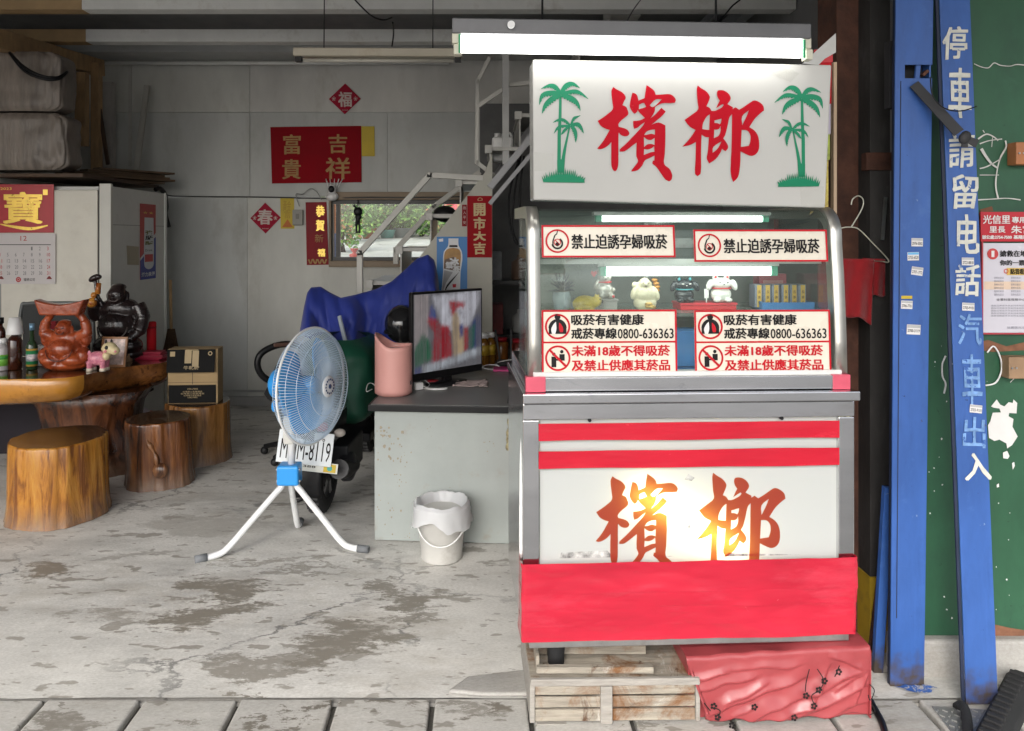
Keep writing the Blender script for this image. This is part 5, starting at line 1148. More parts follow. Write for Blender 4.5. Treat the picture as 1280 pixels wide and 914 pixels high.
b = MB(); b.bx(hw - .42, hw - .01, .024, .42, .30, .704); b.build("drawer_unit", GREYP, desk, bevel=.004)
b = MB(); b.bx(-hw - .018, hw + .02, -.02, DY1 - DY0 + .02, .716, .745); b.build("desk_top", M("desk_top_grey", (.20, .20, .195), .35, 0, .12, 4), desk, bevel=.004)
b = MB(); b.bx(-hw - .03, hw + .03, -.032, -.0205, .708, .744); b.bx(-hw - .03, -hw - .0185, -.02, DY1 - DY0 + .02, .708, .744); b.bx(hw + .0205, hw + .03, -.02, DY1 - DY0 + .02, .708, .744); b.build("edge_trim", BLACK, desk, bevel=.005)
b = MB(); b.bx(hw - .032, hw - .022, .05, .42, .7455, .7475); b.build("top_slot", BLACK, desk)
dM = Matrix.Translation(desk.location) @ Matrix.Rotation(radians(-4), 4, 'Z')
DT = .746
def ondesk(px, py): Y = (EH - DT) * F / (py - HY); p = at(px, py, Y); p.z = DT; return p
# humidifier
p = ondesk(492, 492)
hm = thing("humidifier", "pink cylindrical humidifier with a slanted open top on the desk", "humidifier", p)
k = p.y / F; r_ = 22.5 * k; hh = 76 * k
b = MB(); n = 40
def hfn(u, v):
    t = 2*pi*u; top = hh * (.79 + .21 * max(0, cos(t - pi * .98)) ** 1.5 + .03 * max(0, cos(t - .1)) ** 4); z = .008 + (top - .008) * v; return (r_ * cos(t), r_ * sin(t), z)
b.sheet(hfn, n, 12, closed_u=True); shell = b.build("shell", PINK, hm, solid=.008)
b = MB(); b.lathe([(r_ * .93, 0), (r_ * .93, .012), (r_ * 1.0, .016)], (0, 0, 0), 32); b.build("base_ring", M("pink_base", (.60, .28, .25), .4), hm)
b = MB(); b.lathe([(.0, hh * .70), (r_ * .9, hh * .70), (r_ * .95, hh * .72)], (0, 0, 0), 32); b.build("inner_tray", M("pink_inner", (.62, .40, .36), .4), hm)
b = MB(); b.box((r_ * .99, -.03, hh * .20), (.006, .02, .022)); b.build("button", BLACK, hm)
cable("power_cord", "white cord looping out behind the pink humidifier", [ondesk(474, 490) + Vector((0, 0, .006)), ondesk(466, 484) + Vector((0, 0, .02)), ondesk(459, 488) + Vector((0, .03, .03)), ondesk(456, 493) + Vector((0, .06, .004)), ondesk(462, 492) + Vector((0, .1, .004))], .003, WHITEP, "cord")
# charger and cable
p = ondesk(523, 487); ch = thing("phone_charger", "white phone charger with coiled cable on the desk", "charger", p, .5)
b = MB(); b.box((0, 0, .022), (.05, .04, .042)); b.build("plug_body", WHITEP, ch, bevel=.006)
b = MB(); b.tube(spline([(.025, 0, .02), (.06, -.02, .006), (.12, -.05, .004), (.16, -.06, .004), (.13, -.085, .004), (.06, -.05, .004), (.03, .03, .004), (.05, .08, .03), (.07, .10, .04), (.10, .06, .01), (.05, .0, .006)], 6), .0025, n=6); b.build("cable", WHITEP, ch)
p = ondesk(541, 479); b = MB(); b.ell((0, 0, .012), (.04, .028, .012)); o = b.build("red_lighter_case", M("case_red", (.35, .01, .02), .35), loc=p); tag(o, "small dark red case behind the charger on the desk", "case")
# rag
p = ondesk(588, 480); b = MB()
def rfn(u, v):
    x = (u - .5) * .21 + .02 * mnoise.noise(Vector((u * 3, v * 3, 1))); y = (v - .5) * .2 + .03 * mnoise.noise(Vector((u * 2.5, v * 2.5, 5))); return (x, y, .004 + .014 * abs(mnoise.noise(Vector((u * 5, v * 5, 3)))))
b.sheet(rfn, 24, 24); o = b.build("cleaning_rag", M("rag_pink", (.50, .40, .38), .9, 0, .1, 20, .3, 150), loc=p, solid=.003); tag(o, "crumpled pale pink cloth lying on the desk", "cloth")
# monitor
mA, mB = at(515, 372, 4.34), at(603, 360, 4.72)
mb = ondesk(560, 464); mon = thing("tv_screen", "black flat screen television showing a blurred red and white picture on the desk", "television", ((mA.x + mB.x) / 2, (mA.y + mB.y) / 2, DT), math.atan2(mB.y - mA.y, mB.x - mA.x))
mw = (Vector((mB.x, mB.y, 0)) - Vector((mA.x, mA.y, 0))).length / 2; z0, z1 = at(0, 466, 4.34).z - DT, at(0, 366, 4.34).z - DT
mh0, mh1 = .045, z1
b = MB(); b.bx(-mw, mw, 0, .035, mh0, mh1); b.build("casing", BLACK, mon, bevel=.006)
b = MB(); b.bx(-mw + .012, mw - .012, -.002, -.0005, mh0 + .045, mh1 - .014); scr = b.build("screen", emis("screen_base", (.30, .28, .30), .11), mon)
TVS = [((.24, .21, .21), [(120,90),(240,90),(230,560),(120,560)]), ((.36, .36, .40), [(270,110),(700,85),(700,170),(600,400),(560,420),(440,420),(360,390)]),
 ((.20, .005, .012), [(232,330),(262,180),(340,360),(420,380),(450,640),(270,690),(290,420)]), ((.03, .05, .16), [(262,180),(300,230),(310,310),(245,290)]),
 ((.24, .006, .012), [(415,160),(520,180),(565,195),(540,240),(480,270),(445,300)]), ((.36, .36, .40), [(470,260),(520,210),(560,300),(580,400),(520,370),(500,300)]),
 ((.30, .22, .13), [(440,330),(455,280),(490,260),(505,330),(515,400),(548,410),(548,650),(460,665)]), ((.02, .03, .12), [(505,370),(545,380),(540,480),(515,500)]), ((.22, .006, .012), [(552,400),(585,400),(585,600),(552,615)]),
 ((.02, .03, .10), [(590,420),(680,300),(710,330),(710,600),(590,610)]), ((.015, .06, .05), [(590,430),(660,370),(640,600),(592,608)]), ((.012, .08, .04), [(120,560),(190,420),(250,490),(270,640),(130,700)]),
 ((.26, .28, .31), [(190,690),(450,650),(710,590),(710,660),(300,745),(190,765)]), ((.03, .04, .12), [(120,700),(185,690),(185,770),(125,780)]), ((.02, .02, .03), [(508,250),(526,262),(520,285),(508,272)]), ((.02, .02, .03), [(538,300),(552,296),(548,322),(538,318)])]
def inside(x, y, L):
    c = False
    for i in range(len(L)):
        (x0, y0), (x1, y1) = L[i - 1], L[i]
        if (y0 > y) != (y1 > y) and x < (x1 - x0) * (y - y0) / (y1 - y0) + x0: c = not c
    return c
def tvcol(x, y):
    col = (.09, .09, .10)
    for c, L in TVS:
        if inside(x, y, L): col = c
    return col
tm = bpy.data.materials.new("screen_picture"); tm.use_nodes = True; tn = tm.node_tree; tp = tn.nodes["Principled BSDF"]; tp.inputs["Base Color"].default_value = (.015, .015, .015, 1); tp.inputs["Roughness"].default_value = .25
ta = tn.nodes.new("ShaderNodeAttribute"); ta.attribute_name = "picture"; tn.links.new(ta.outputs["Color"], tp.inputs["Emission Color"]); tp.inputs["Emission Strength"].default_value = .42
GN, GM_ = 72, 80; b = MB(); b.sheet(lambda u, v: (-mw + .012 + (2 * mw - .024) * u, -.002, mh0 + .045 + (mh1 - .059 - mh0) * v), GN, GM_); scr = b.build("screen", tm, mon)
at_ = scr.data.attributes.new("picture", 'FLOAT_COLOR', 'POINT'); tr = random.Random(2)
for vtx in scr.data.vertices:
    u, v = (vtx.co.x + mw - .012) / (2 * mw - .024), (vtx.co.z - mh0 - .045) / (mh1 - .059 - mh0); x, y = 120 + 590 * u, 90 + 660 * (1 - v); acc = Vector((0, 0, 0))
    for q in range(10): acc += Vector(tvcol(x + tr.gauss(0, 9), y + tr.gauss(0, 13)))
    acc /= 10; acc *= 1 + .25 * mnoise.noise(Vector((x * .02, y * .012, 3))); at_.data[vtx.index].color = (*acc, 1)
b = MB(); b.box((0, .02, .025), (.06, .03, .05)); b.lathe([(.15, 0), (.15, .008), (.06, .016), (.0, .016)], (0, .02, 0), 28, sy=.62); b.build("stand", BLACK, mon)
# clutter at the back of the desk
p = ondesk(640, 463); b = MB(); b.box((0, 0, .008), (.25, .12, .014), RZ(-.05)); o = b.build("pink_folder", M("folder_pink", (.45, .03, .17), .5), loc=p, bevel=.003); tag(o, "magenta folder lying at the right back of the desk", "folder")
def bottle(name, label, p, r, h, m, capm, capr=None, lab=None, labz=(.25, .6), nk=.7, cat="bottle", hc_=.12):
    t = thing(name, label, cat, p)
    b = MB(); b.lathe([(r * .9, 0), (r, r * .15), (r, h * (nk - .12)), (r * .8, h * (nk - .04)), (r * .42, h * nk + h * .02), (r * .40, h * (1 - hc_))], (0, 0, 0), 22); b.build("glass", m, t)
    b = MB(); cr = capr or r * .46; b.lathe([(cr, h * (1 - hc_) - .002), (cr, h), (0, h)], (0, 0, 0), 18); b.build("cap", capm, t)
    if lab:
        for k, (m_, a_, c_) in enumerate(lab): b = MB(); b.lathe([(r * 1.012 + k * .0004, h * a_), (r * 1.012 + k * .0004, h * c_)], (0, 0, 0), 22); b.build("label_band", m_, t)
    return t
AMB = M("amber_glass", (.20, .085, .01), .1, 0, .2, 6); BRNG = M("brown_glass", (.045, .012, .006), .08, 0, .15, 6, coat=.5)
bottle("vitamin_bottle", "amber bottle with a white cap behind the left of the television", ondesk(606, 462) + Vector((0, .2, 0)), .034, .22, AMB, WHITEP, .028, [(M("gold_label", (.5, .32, .03), .4), .3, .62)], nk=.8, hc_=.14)
bottle("vitamin_bottle", "second amber white-capped bottle, right of the first behind the television", ondesk(614, 462) + Vector((.0, .24, 0)), .034, .22, AMB, WHITEP, .028, [(M("gold_label", (0, 0, 0)), .3, .62)], nk=.8, hc_=.14)
t = thing("wifi_router", "black router with three upright antennas at the back of the desk", "router", ondesk(640, 460) + Vector((.0, .10, 0)))
b = MB(); b.box((0, 0, .018), (.20, .12, .03)); b.build("casing", BLACK, t, bevel=.008)
for x, l in ((-.08, -.12), (.0, 0), (.08, .12)):
    b = MB(); b.bar((x, .05, .03), (x + l * .25, .06, .24), .012, .008); b.build("antenna", BLACK, t)
b = MB(); b.tube(spline([(-.1, -.06, .03), (-.06, -.09, .045), (0, -.07, .05), (.05, -.09, .03), (.09, -.06, .01)], 6), .003, n=6); b.build("cable", WHITEP, t)
p = ondesk(612, 462) + Vector((.0, .02, 0)); cable("white_cable", "coil of white cable on the desk right of the television foot", [p + Vector((-.06, 0, .006)), p + Vector((-.02, .04, .02)), p + Vector((.05, .03, .02)), p + Vector((.07, -.02, .006)), p + Vector((0, -.03, .004)), p + Vector((-.06, .01, .01))], .0035, WHITEP)
for i, (px, r, h, m, lb) in enumerate(((628, .05, .17, M("jar_amber", (.16, .055, .01), .2, 0, .4, 12), "amber jar of sweets at the back of the desk"), (652, .06, .16, M("jar_red", (.12, .02, .012), .25, 0, .5, 12), "dark red jar beside the router at the back of the desk"))):
    t = thing("storage_jar", lb, "jar", ondesk(px, 460) + Vector((0, .28, 0))); b = MB(); b.lathe([(r * .9, 0), (r, .01), (r, h * .8), (r * .8, h * .85)], (0, 0, 0), 20); b.build("jar", m, t); b = MB(); b.lathe([(r * .84, h * .85 + .001), (r * .84, h), (0, h)], (0, 0, 0), 20); b.build("lid", DKRED, t)

# ---------------------------------------------------------------- bucket
p = fl(552, 696); k = p.y / F
bk_ = thing("plastic_bucket", "dirty white plastic bucket in front of the desk", "bucket", p)
hB_ = 66 * k; r0, r1 = 25.5 * k, 30.5 * k
b = MB(); b.lathe([(r0 * .96, 0), (r0, .006), (r1, hB_), (r1 + .004, hB_ + .001), (r1 - .004, hB_ - .004), (r0 - .004, .012), (0, .012)], (0, 0, 0), 36); b.lathe([(r1 + .001, hB_ * .86), (r1 + .006, hB_ * .87), (r1 + .006, hB_ * .90), (r1 + .002, hB_ * .905)], (0, 0, 0), 36)
b.build("pail", M("dirty_white", (.60, .59, .56), .45, 0, .08, 5, .05, 30, dirt=.3, dirtcol=(.34, .31, .27), ds=6), bk_)
b = MB(); pts = []
for i in range(25):
    t = pi * i / 24; pts.append(Vector(((r1 + .006) * cos(pi - t), -(r1 + .006) * sin(t) * .98 - .004, hB_ * .86 - hB_ * .48 * sin(t))))
b.tube(pts, .0035, n=8); b.build("handle", WHITEP, bk_)
b = MB()
def bag(u, v):
    t = 2*pi*u; nz_ = mnoise.noise(Vector((cos(t) * 2.2, sin(t) * 2.2, v * 2))); n2 = mnoise.noise(Vector((cos(t) * 6, sin(t) * 6, v * 5 + 3)))
    skirt = .055 + .055 * max(0, cos(t + .5)) + .075 * max(0, cos(t - pi * 1.02)) ** 6 + .03 * nz_
    if v < .3: s_ = v / .3; r = r1 * (.72 + .22 * s_); z = hB_ - .06 * (1 - s_) + .02 * nz_ * s_
    elif v < .5: s_ = (v - .3) / .2; r = r1 * (.94 + .12 * s_) + .008; z = hB_ + .022 * sin(pi * (.2 + .8 * s_)) + .014 * nz_
    else: s_ = (v - .5) / .5; r = r1 * 1.06 + .012 + .008 * n2 * s_ + .012 * s_ * (1 + nz_); z = hB_ + .008 - skirt * s_
    return (r * cos(t) + .004 * n2, r * sin(t) + .004 * n2, z + .004 * n2)
b.sheet(bag, 72, 26, closed_u=True)
BAGM = translucent("thin_bag", (.70, .71, .72), (.8, .8, .82), .3, .35)
o = b.build("plastic_bag", BAGM, loc=p); tag(o, "thin white plastic bag lining the bucket and folded over its rim", "bag")
# gap between desk and stall
p = at(651, 545, 3.75); b = MB(); 
def gl(u, v): return ((u - .5) * .09 + .012 * mnoise.noise(Vector((u * 5, v * 5, 0))), .012 * sin(u * 11) + .01 * mnoise.noise(Vector((u * 6, v * 6, 9))), -.16 * v + .05 * abs(u - .5))
b.sheet(gl, 14, 14); o = b.build("work_glove", M("glove_khaki", (.20, .16, .09), .9, 0, .5, 60, .3, 100, col2=(.4, .35, .2)), loc=at(646, 530, 3.75), solid=.02); tag(o, "mottled khaki work glove hanging in the gap beside the desk", "glove")
t = thing("red_bag", "red plastic bag hanging in the gap between desk and stall", "bag", at(648, 628, 3.8))
b = MB(); b.ell((0, 0, .18), (.04, .06, .20), 14); b.build("bag", REDP, t); b = MB(); b.tube(spline([(-.02, 0, .36), (-.01, 0, .44), (.015, 0, .44), (.02, 0, .36)], 5), .006, n=6); b.build("handle", REDP, t)
b = MB(); b.bx(-.028, .028, 0, .10, 0, .22); o = b.build("grey_block", M("grey_block_m", (.20, .20, .20), .7), loc=fl(644, 678) + Vector((.004, .12, 0)), bevel=.004); tag(o, "narrow grey block on the floor in the gap beside the desk", "block")
# white rod clipped to the left side of the stall
cable("white_hose", "white plastic hose running down the left side of the stall", [at(655, 520, 2.62), at(652, 560, 2.6), at(651, 640, 2.58), at(651, 700, 2.58)], .006, WHITEP, "hose")
# ---------------------------------------------------------------- back wall: papers, camera, charm
def flat(name, label, cat, pts, m, Y=BY - .004, th=.003, group=None):
    c = Vector((sum(p[0] for p in pts) / len(pts), 0, 0)); o = thing(name, label, cat, at(c.x, sum(p[1] for p in pts) / len(pts), Y), group=group)
    b = MB(); L = [(at(px, py, Y) - o.location) for px, py in pts]; b.prism([(p.x, p.z) for p in L], -th, .003); b.build("sheet", m, o); return o
def lett(o, items, mats, Y=BY - .004, y=-.006, name="lettering"):
    b = MB()
    for s, x0, x1, y0, y1, mi, off in items:
        p, q = at(x0, y1, Y) - o.location, at(x1, y0, Y) - o.location; b.text(s, ((p.x + q.x) / 2, y, (p.z + q.z) / 2), q.x - p.x, q.z - p.z, mi, 0, jit=.004, bold=.004 if off > .005 else 0)
    return b.build(name, mats, o, normals=False)
PALEI = M("pale_pink_ink", (.60, .50, .46), .6, 0, .1, 9)
o = flat("fortune_diamond", "crimson paper diamond reading fortune, high on the wall above the wide red banner", "paper diamond", [(411, 124), (431.5, 104.5), (451, 123.5), (431, 143)], CRIM)
lett(o, [("福", 423, 440, 115, 134, 0, .02), ("❀", 415, 420, 121, 126, 0, 0), ("❀", 442, 447, 121, 126, 0, 0), ("新年快樂", 428, 435, 137, 138.5, 0, 0)], [PALEI])
o = flat("spring_diamond", "crimson paper diamond reading spring, low on the wall left of the window", "paper diamond", [(313, 273), (331.5, 253.5), (351, 272), (332, 292)], CRIM)
lett(o, [("春", 322, 341, 262, 281, 0, .02), ("❀", 316, 321, 270, 275, 0, 0), ("❀", 342, 347, 270, 275, 0, 0), ("新年快樂", 328, 336, 285, 286.5, 0, 0)], [PALEI])
o = flat("wide_banner", "wide dark red paper banner with four dull gold characters", "banner", [(338, 159), (451.5, 157.5), (452, 228), (340, 229.5)], M("banner_red", (.25, .002, .008), .65, 0, .1, 3, spec=.12))
lett(o, [("富", 354, 376, 168, 193, 0, .012), ("貴", 353, 376, 199, 224, 0, .012), ("吉", 411, 434, 168, 192, 0, .012), ("祥", 407, 438, 197, 224, 0, .012)], [DULLG])
o = flat("yellow_slip", "plain yellow paper slip at the right end of the wide red banner", "paper slip", [(451.8, 158), (468, 158), (468.5, 195.5), (452.3, 195.5)], YEL)
o = flat("yellow_slip", "yellow paper slip with a red stamp beside the spring diamond", "paper slip", [(350.5, 248), (367.5, 248), (368, 286), (351, 286)], YEL)
lett(o, [("黃金", 354, 364, 251, 264, 0, 0), ("▲", 353, 366, 274, 284, 1, 0), ("富", 356, 363, 264, 273, 0, 0)], [M("faded_amber_ink", (.42, .26, .02), .6), M("orange_ink", (.50, .14, .02), .6)])
o = flat("greeting_strip", "tall dark red paper strip with peeling gold characters left of the window", "paper strip", [(382, 253), (408, 252.5), (411, 331), (383.5, 331.5)], DKRED)
lett(o, [("恭", 395, 406, 257, 271, 0, .02), ("賀", 395, 406, 275, 289, 0, .02), ("新", 394, 404, 293, 303, 1, .0), ("禧", 397, 407, 311, 321, 0, .01), ("〰〰", 385, 409, 324, 330, 1, .03)], [GOLDM, DULLG])
o = thing("switch_box", "small grey electric box on the wall beside the greeting strip", "box", at(373, 272, BY)); b = MB(); b.box((0, -.02, 0), (.10, .035, .15)); b.build("cover", M("switch_grey", (.30, .29, .26), .6), o, bevel=.005)
b = MB(); b.box((0, -.04, .01), (.03, .01, .05)); b.build("switch", M("switch_dark", (.18, .17, .15), .5), o)
cable("wall_cable", "dark cable running along the seam of the back wall", [at(205, 241, BY - .01), at(215, 245, BY - .012), at(260, 246, BY - .012), at(330, 246.5, BY - .012), at(404, 248, BY - .02), at(450, 247, BY - .045), at(520, 247, BY - .045), at(575, 246, BY - .045)], .007, M("cable_dark", (.05, .05, .05), .6))
cable("camera_wire", "loose grey wire curling on the wall left of the camera", [at(402, 250, 7.18), at(396, 240, 7.16), at(388, 236, 7.17), at(378, 243, 7.17), at(370, 243, 7.18), at(374, 258, 7.18)], .004, M("wire_grey", (.25, .25, .24), .6))
o = thing("security_camera", "white dome security camera with a black lens between banner and window", "camera", at(415, 244, BY - .06))
b = MB(); b.ell((0, 0, -.012), (.062, .055, .045)); b.lathe([(.035, .0), (.037, .05), (.028, .09), (.0, .10)], (0, 0, 0), 20); b.build("body", WHITEP, o)
b = MB(); b.ell((0, -.03, .055), (.030, .02, .034)); b.build("lens", BLACK, o)
b = MB()
for x, l in ((-.035, -.03), (-.015, -.012), (.01, .008), (.03, .03), (.045, .05)): b.tube([Vector((x, .03, .06)), Vector((x + l, .035, .16))], .004, n=6)
b.build("antenna", WHITEP, o)
o = thing("hanging_charm", "black doll charm hanging on a cord in the window", "charm", at(447.5, 262, BY - .03))
b = MB(); b.tube([Vector((0, 0, .13)), Vector((0, 0, .03))], .006, n=6); b.build("cord", BLACK, o)
b = MB(); b.ell((0, 0, -.02), (.046, .03, .046)); b.ell((-.035, 0, .035), (.016, .01, .014)); b.ell((0, 0, -.095), (.024, .018, .04)); b.tube([Vector((-.02, 0, -.12)), Vector((-.012, 0, -.23))], .010); b.tube([Vector((.012, 0, -.12)), Vector((.016, 0, -.23))], .010); b.ell((.004, 0, -.075), (.036, .02, .02)); b.build("doll", BLACK, o, remesh=.006)

# ---------------------------------------------------------------- staircase
SY0, SY1 = 5.7, 6.55
STW = M("stair_cream", (.40, .39, .335), .5, 0, .08, 3, dirt=.18, dirtcol=(.24, .21, .16)); STT = M("stair_tread", (.45, .44, .41), .5, 0, .1, 4, dirt=.25, dirtcol=(.26, .24, .2)); RAILM = M("rail_cream", (.50, .49, .45), .45, 0, .06, 3)
stair = thing("staircase", "steep cream metal staircase with bent railings climbing to the right", "staircase", (at(560, 0, SY0).x, SY0, 0))
def sp(px, py, Y=SY0): return at(px, py, Y) - stair.location
b = MB(); L = [sp(615.5, 190), sp(606, 216), sp(582, 247), sp(548, 291), sp(532, 312), sp(490, 363), sp(440, 424), sp(398, 475), sp(398, 560), sp(615.5, 560)]
b.prism([(p.x, p.z) for p in L], -.02, .02); b.build("side_panel", STW, stair, bevel=.003)
for k in range(3, 14):
    z = .26 * k; x = -.617 + (k - 6) * .23 - stair.location.x
    b = MB(); b.bx(x - .01, x + .25, .021, SY1 - SY0, z - .03, z); b.bx(x, x + .012, .021, SY1 - SY0, z - .26, z - .031); b.bx(x - .035, x + .02, .0, .05, z - .05, z + .012); b.build("tread", STT, stair, bevel=.003)
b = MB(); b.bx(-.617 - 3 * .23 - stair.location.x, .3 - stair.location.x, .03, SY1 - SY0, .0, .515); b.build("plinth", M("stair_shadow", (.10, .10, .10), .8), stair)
def rail(pts, r=.028):
    b = MB()
    for p, q in zip(pts, pts[1:]): b.bar(p, q, r * 1.6, r * 1.6, 0, (0, 1, 0))
    for p in pts[1:-1]: b.box(p, (r * 1.6, r * 1.6, r * 1.6))
    return b.build("railing", RAILM, stair, bevel=.004)
rail([sp(450, 420), sp(450, 316), sp(537, 219), sp(604, 223)])
rail([sp(495, 330, SY1), sp(495, 312, SY1), sp(543, 258, SY1), sp(600, 215, SY1)])
rail([sp(612, 72, 5.8), sp(597, 102, 5.8), sp(596, 203, 5.8), sp(618, 220, 5.8)], .020); rail([sp(597, 133, 5.8), sp(630, 111, 5.8)], .022); rail([sp(636, 106, 5.8), sp(672, 103, 5.8)], .022)
b = MB(); b.bar(sp(632, 60, 5.75), sp(632, 206, 5.75), .05, .05); b.build("newel_post", M("newel_grey", (.42, .42, .41), .5), stair)
b = MB(); b.bar(sp(612, 235, 5.68), sp(700, 128, 5.68), .05, .10, 0, (0, 1, 0)); b.bar(sp(612, 255, 5.64), sp(700, 150, 5.64), .03, .022, 0, (0, 1, 0)); b.bar(sp(618, 222, 6.2), sp(712, 96, 6.2), .05, .12, 0, (0, 1, 0)); b.build("stringer", M("stringer_grey", (.30, .30, .31), .45, .2), stair)
o = thing("jerry_can", "white plastic jerry can standing on an upper stair", "jerry can", at(628, 203, 6.0)); b = MB(); b.box((0, 0, .10), (.17, .12, .20)); b.build("can", WHITEP, o, bevel=.02, seg=3); b = MB(); b.lathe([(.025, .20), (.025, .235), (0, .235)], (-.04, 0, 0), 14); b.build("cap", WHITEP, o); b = MB(); b.tube(spline([(.0, 0, .2), (.01, 0, .235), (.06, 0, .235), (.075, 0, .2)], 5), .010, n=8); b.build("handle", WHITEP, o)
o = thing("black_hat", "black brimmed hat left on a stair step beside the window", "hat", at(556, 272, 6.2)); b = MB(); b.ell((0, 0, .03), (.10, .09, .07)); b.ell((-.09, -.02, .02), (.08, .07, .012)); b.build("crown", BLACK, o)
o = flat("opening_banner", "vertical red banner with four pale gold characters on the side of the stairs", "banner", [(584, 245), (615, 245), (615, 322), (584, 322)], M("stair_banner_red", (.29, .004, .009), .6, 0, .06, spec=.15), SY0 - .022)
lett(o, [("開", 592, 607, 254, 270, 0, .01), ("市", 592, 607, 272, 287, 0, .01), ("大", 592, 607, 289, 301, 0, .012), ("吉", 592, 607, 303, 318, 0, .012), ("⌂", 597, 603, 247, 251, 0, 0)], [M("soft_gold_ink", (.55, .42, .22), .6, 0, .1)], SY0 - .022)
o = flat("red_slip", "small red paper slip with white marks left of the opening banner", "paper slip", [(577.5, 256), (583.5, 256), (583.5, 283), (577.5, 283)], DKRED, SY0 - .0215); lett(o, [("出", 579, 582.4, 258, 262, 0, 0), ("入", 579, 582.4, 264, 268, 0, 0), ("平", 579, 582.4, 270, 274, 0, 0), ("安", 579, 582.4, 276, 280, 0, 0)], [PALEI], SY0 - .0215)
# bottle poster
PY_ = SY0 - .022
o = flat("drink_poster", "blue poster of a tall drink bottle on the side of the stairs", "poster", [(546, 296), (584, 296), (584, 365), (546, 365)], M("poster_blue", (.015, .16, .44), .4, 0, .06), PY_)
b = MB(); z_ = lambda L: [(540 + x / 10.75, 280 + y / 10.75) for x, y in L]
def po(L, mi, k):
    pts = [at(px, py, PY_) - o.location for px, py in z_(L)]; b.geo(loops_geo([smooth_loop([(p.x, p.z) for p in pts], 2)]), lambda x, z: (x, -.0035 - .0004 * k, z), mi)
po([(222,195),(355,195),(358,290),(400,370),(408,480),(385,640),(378,910),(128,910),(150,640),(148,480),(160,370),(215,300)], 0, 0); po([(235,285),(340,285),(345,312),(232,312)], 1, 1)
po([(225,330),(345,330),(385,380),(385,500),(370,640),(160,600),(163,470),(172,380)], 2, 2); po([(172,480),(290,440),(370,520),(370,640),(160,600)], 3, 3); po([(165,620),(280,650),(190,790),(150,900),(135,890)], 4, 3)
po([(370,640),(385,620),(280,760),(200,860),(185,910),(170,900),(200,820),(280,730)], 1, 4); po([(90,205),(150,195),(150,235),(100,240)], 0, 1); po([(275,810),(325,805),(322,850),(280,855)], 5, 4)
for s, x0, x1, y0, y1, mi in (("冰", 562, 574, 322, 332, 0), ("鎮", 557, 566, 327, 336, 0), ("茶", 566, 575, 332, 341, 0)):
    p, q = at(x0, y1, PY_) - o.location, at(x1, y0, PY_) - o.location; b.text(s, ((p.x + q.x) / 2, -.006, (p.z + q.z) / 2), q.x - p.x, q.z - p.z, mi, 0, bold=.004)
b.build("bottle_print", [M("poster_white", (.62, .63, .64), .4), INKK, M("poster_tea", (.34, .17, .03), .4, 0, .3, 20), M("poster_brown", (.10, .05, .025), .4), M("poster_grey", (.33, .33, .34), .4), INKR], o, normals=False)
# dark clutter under the stairs
cl = thing("storage_rack", "dark storage rack crowded with goods under the stairs", "rack", (at(640, 0, 6.3).x, 6.3, 0)); b = MB()
for z in (.3, .8, 1.25): b.bx(-.45, .6, -.2, .2, z, z + .03)
for x in (-.45, .57): b.bx(x, x + .03, -.2, -.17, 0, 1.7)
b.build("frame", BLACKM, cl)
cr_ = random.Random(8); gm = [M("goods_grey", (.20, .21, .22), .6, 0, .3), M("goods_red", (.16, .02, .02), .6, 0, .3), M("goods_blue", (.06, .09, .14), .6), M("goods_brown", (.10, .06, .04), .7), M("goods_pale", (.30, .30, .29), .6)]
for z, n in ((.33, 4), (.83, 5), (1.28, 5)):
    for i in range(n):
        x = -.36 + .86 * i / (n - 1); h = cr_.uniform(.16, .36); wd = cr_.uniform(.10, .16); c = at(600, 0, 6.3)
        kind = i % 3; m = gm[(i * 3 + int(z * 10)) % 5]; nm = ("storage_bag", "storage_carton", "storage_jug")[kind]
        pos = ("first", "second", "third", "fourth", "fifth")[i]; lev = {.33: "bottom", .83: "middle", 1.28: "top"}[z]
        t = thing(nm, f"dark {nm.split('_')[1]}, {pos} from the left on the {lev} shelf of the storage rack", nm.split('_')[1], Vector((at(640, 0, 6.3).x + x, 6.25, z)))
        b = MB()
        if kind == 0: b.ell((0, 0, h * .48), (wd * .6, .12, h * .5), 14)
        elif kind == 1: b.box((0, 0, h / 2 + .001), (wd, .2, h))
        else: b.lathe([(wd * .45, .001), (wd * .5, .02), (wd * .5, h * .7), (wd * .2, h * .85), (wd * .2, h)], (0, 0, 0), 16)
        b.build("body", m, t, bevel=.006 if kind == 1 else 0)
for i, (pts) in enumerate(([(652, 190), (645, 230), (640, 280), (648, 305), (658, 315), (664, 330)], [(655, 195), (650, 240), (652, 290), (660, 320)], [(648, 200), (636, 250), (642, 300), (656, 300), (664, 260)])):
    cable("hanging_cable", "bundle of black cables hanging under the upper flight of stairs", [at(x, y, 5.9) for x, y in pts], .009, BLACK, "cable", "cables hanging under the stairs")
b = MB(); b.bx(at(600, 0, 6.98).x, 2.29, 6.98, 7.0, 0, 2.9); tag(b.build("dark_partition", M("shaded_wall_grey", (.12, .12, .12), .7, 0, .2)), "sheet behind the storage rack with the shade under the stairs painted dark grey", "wall")  # dark colour stands in for the unlit grey back wall

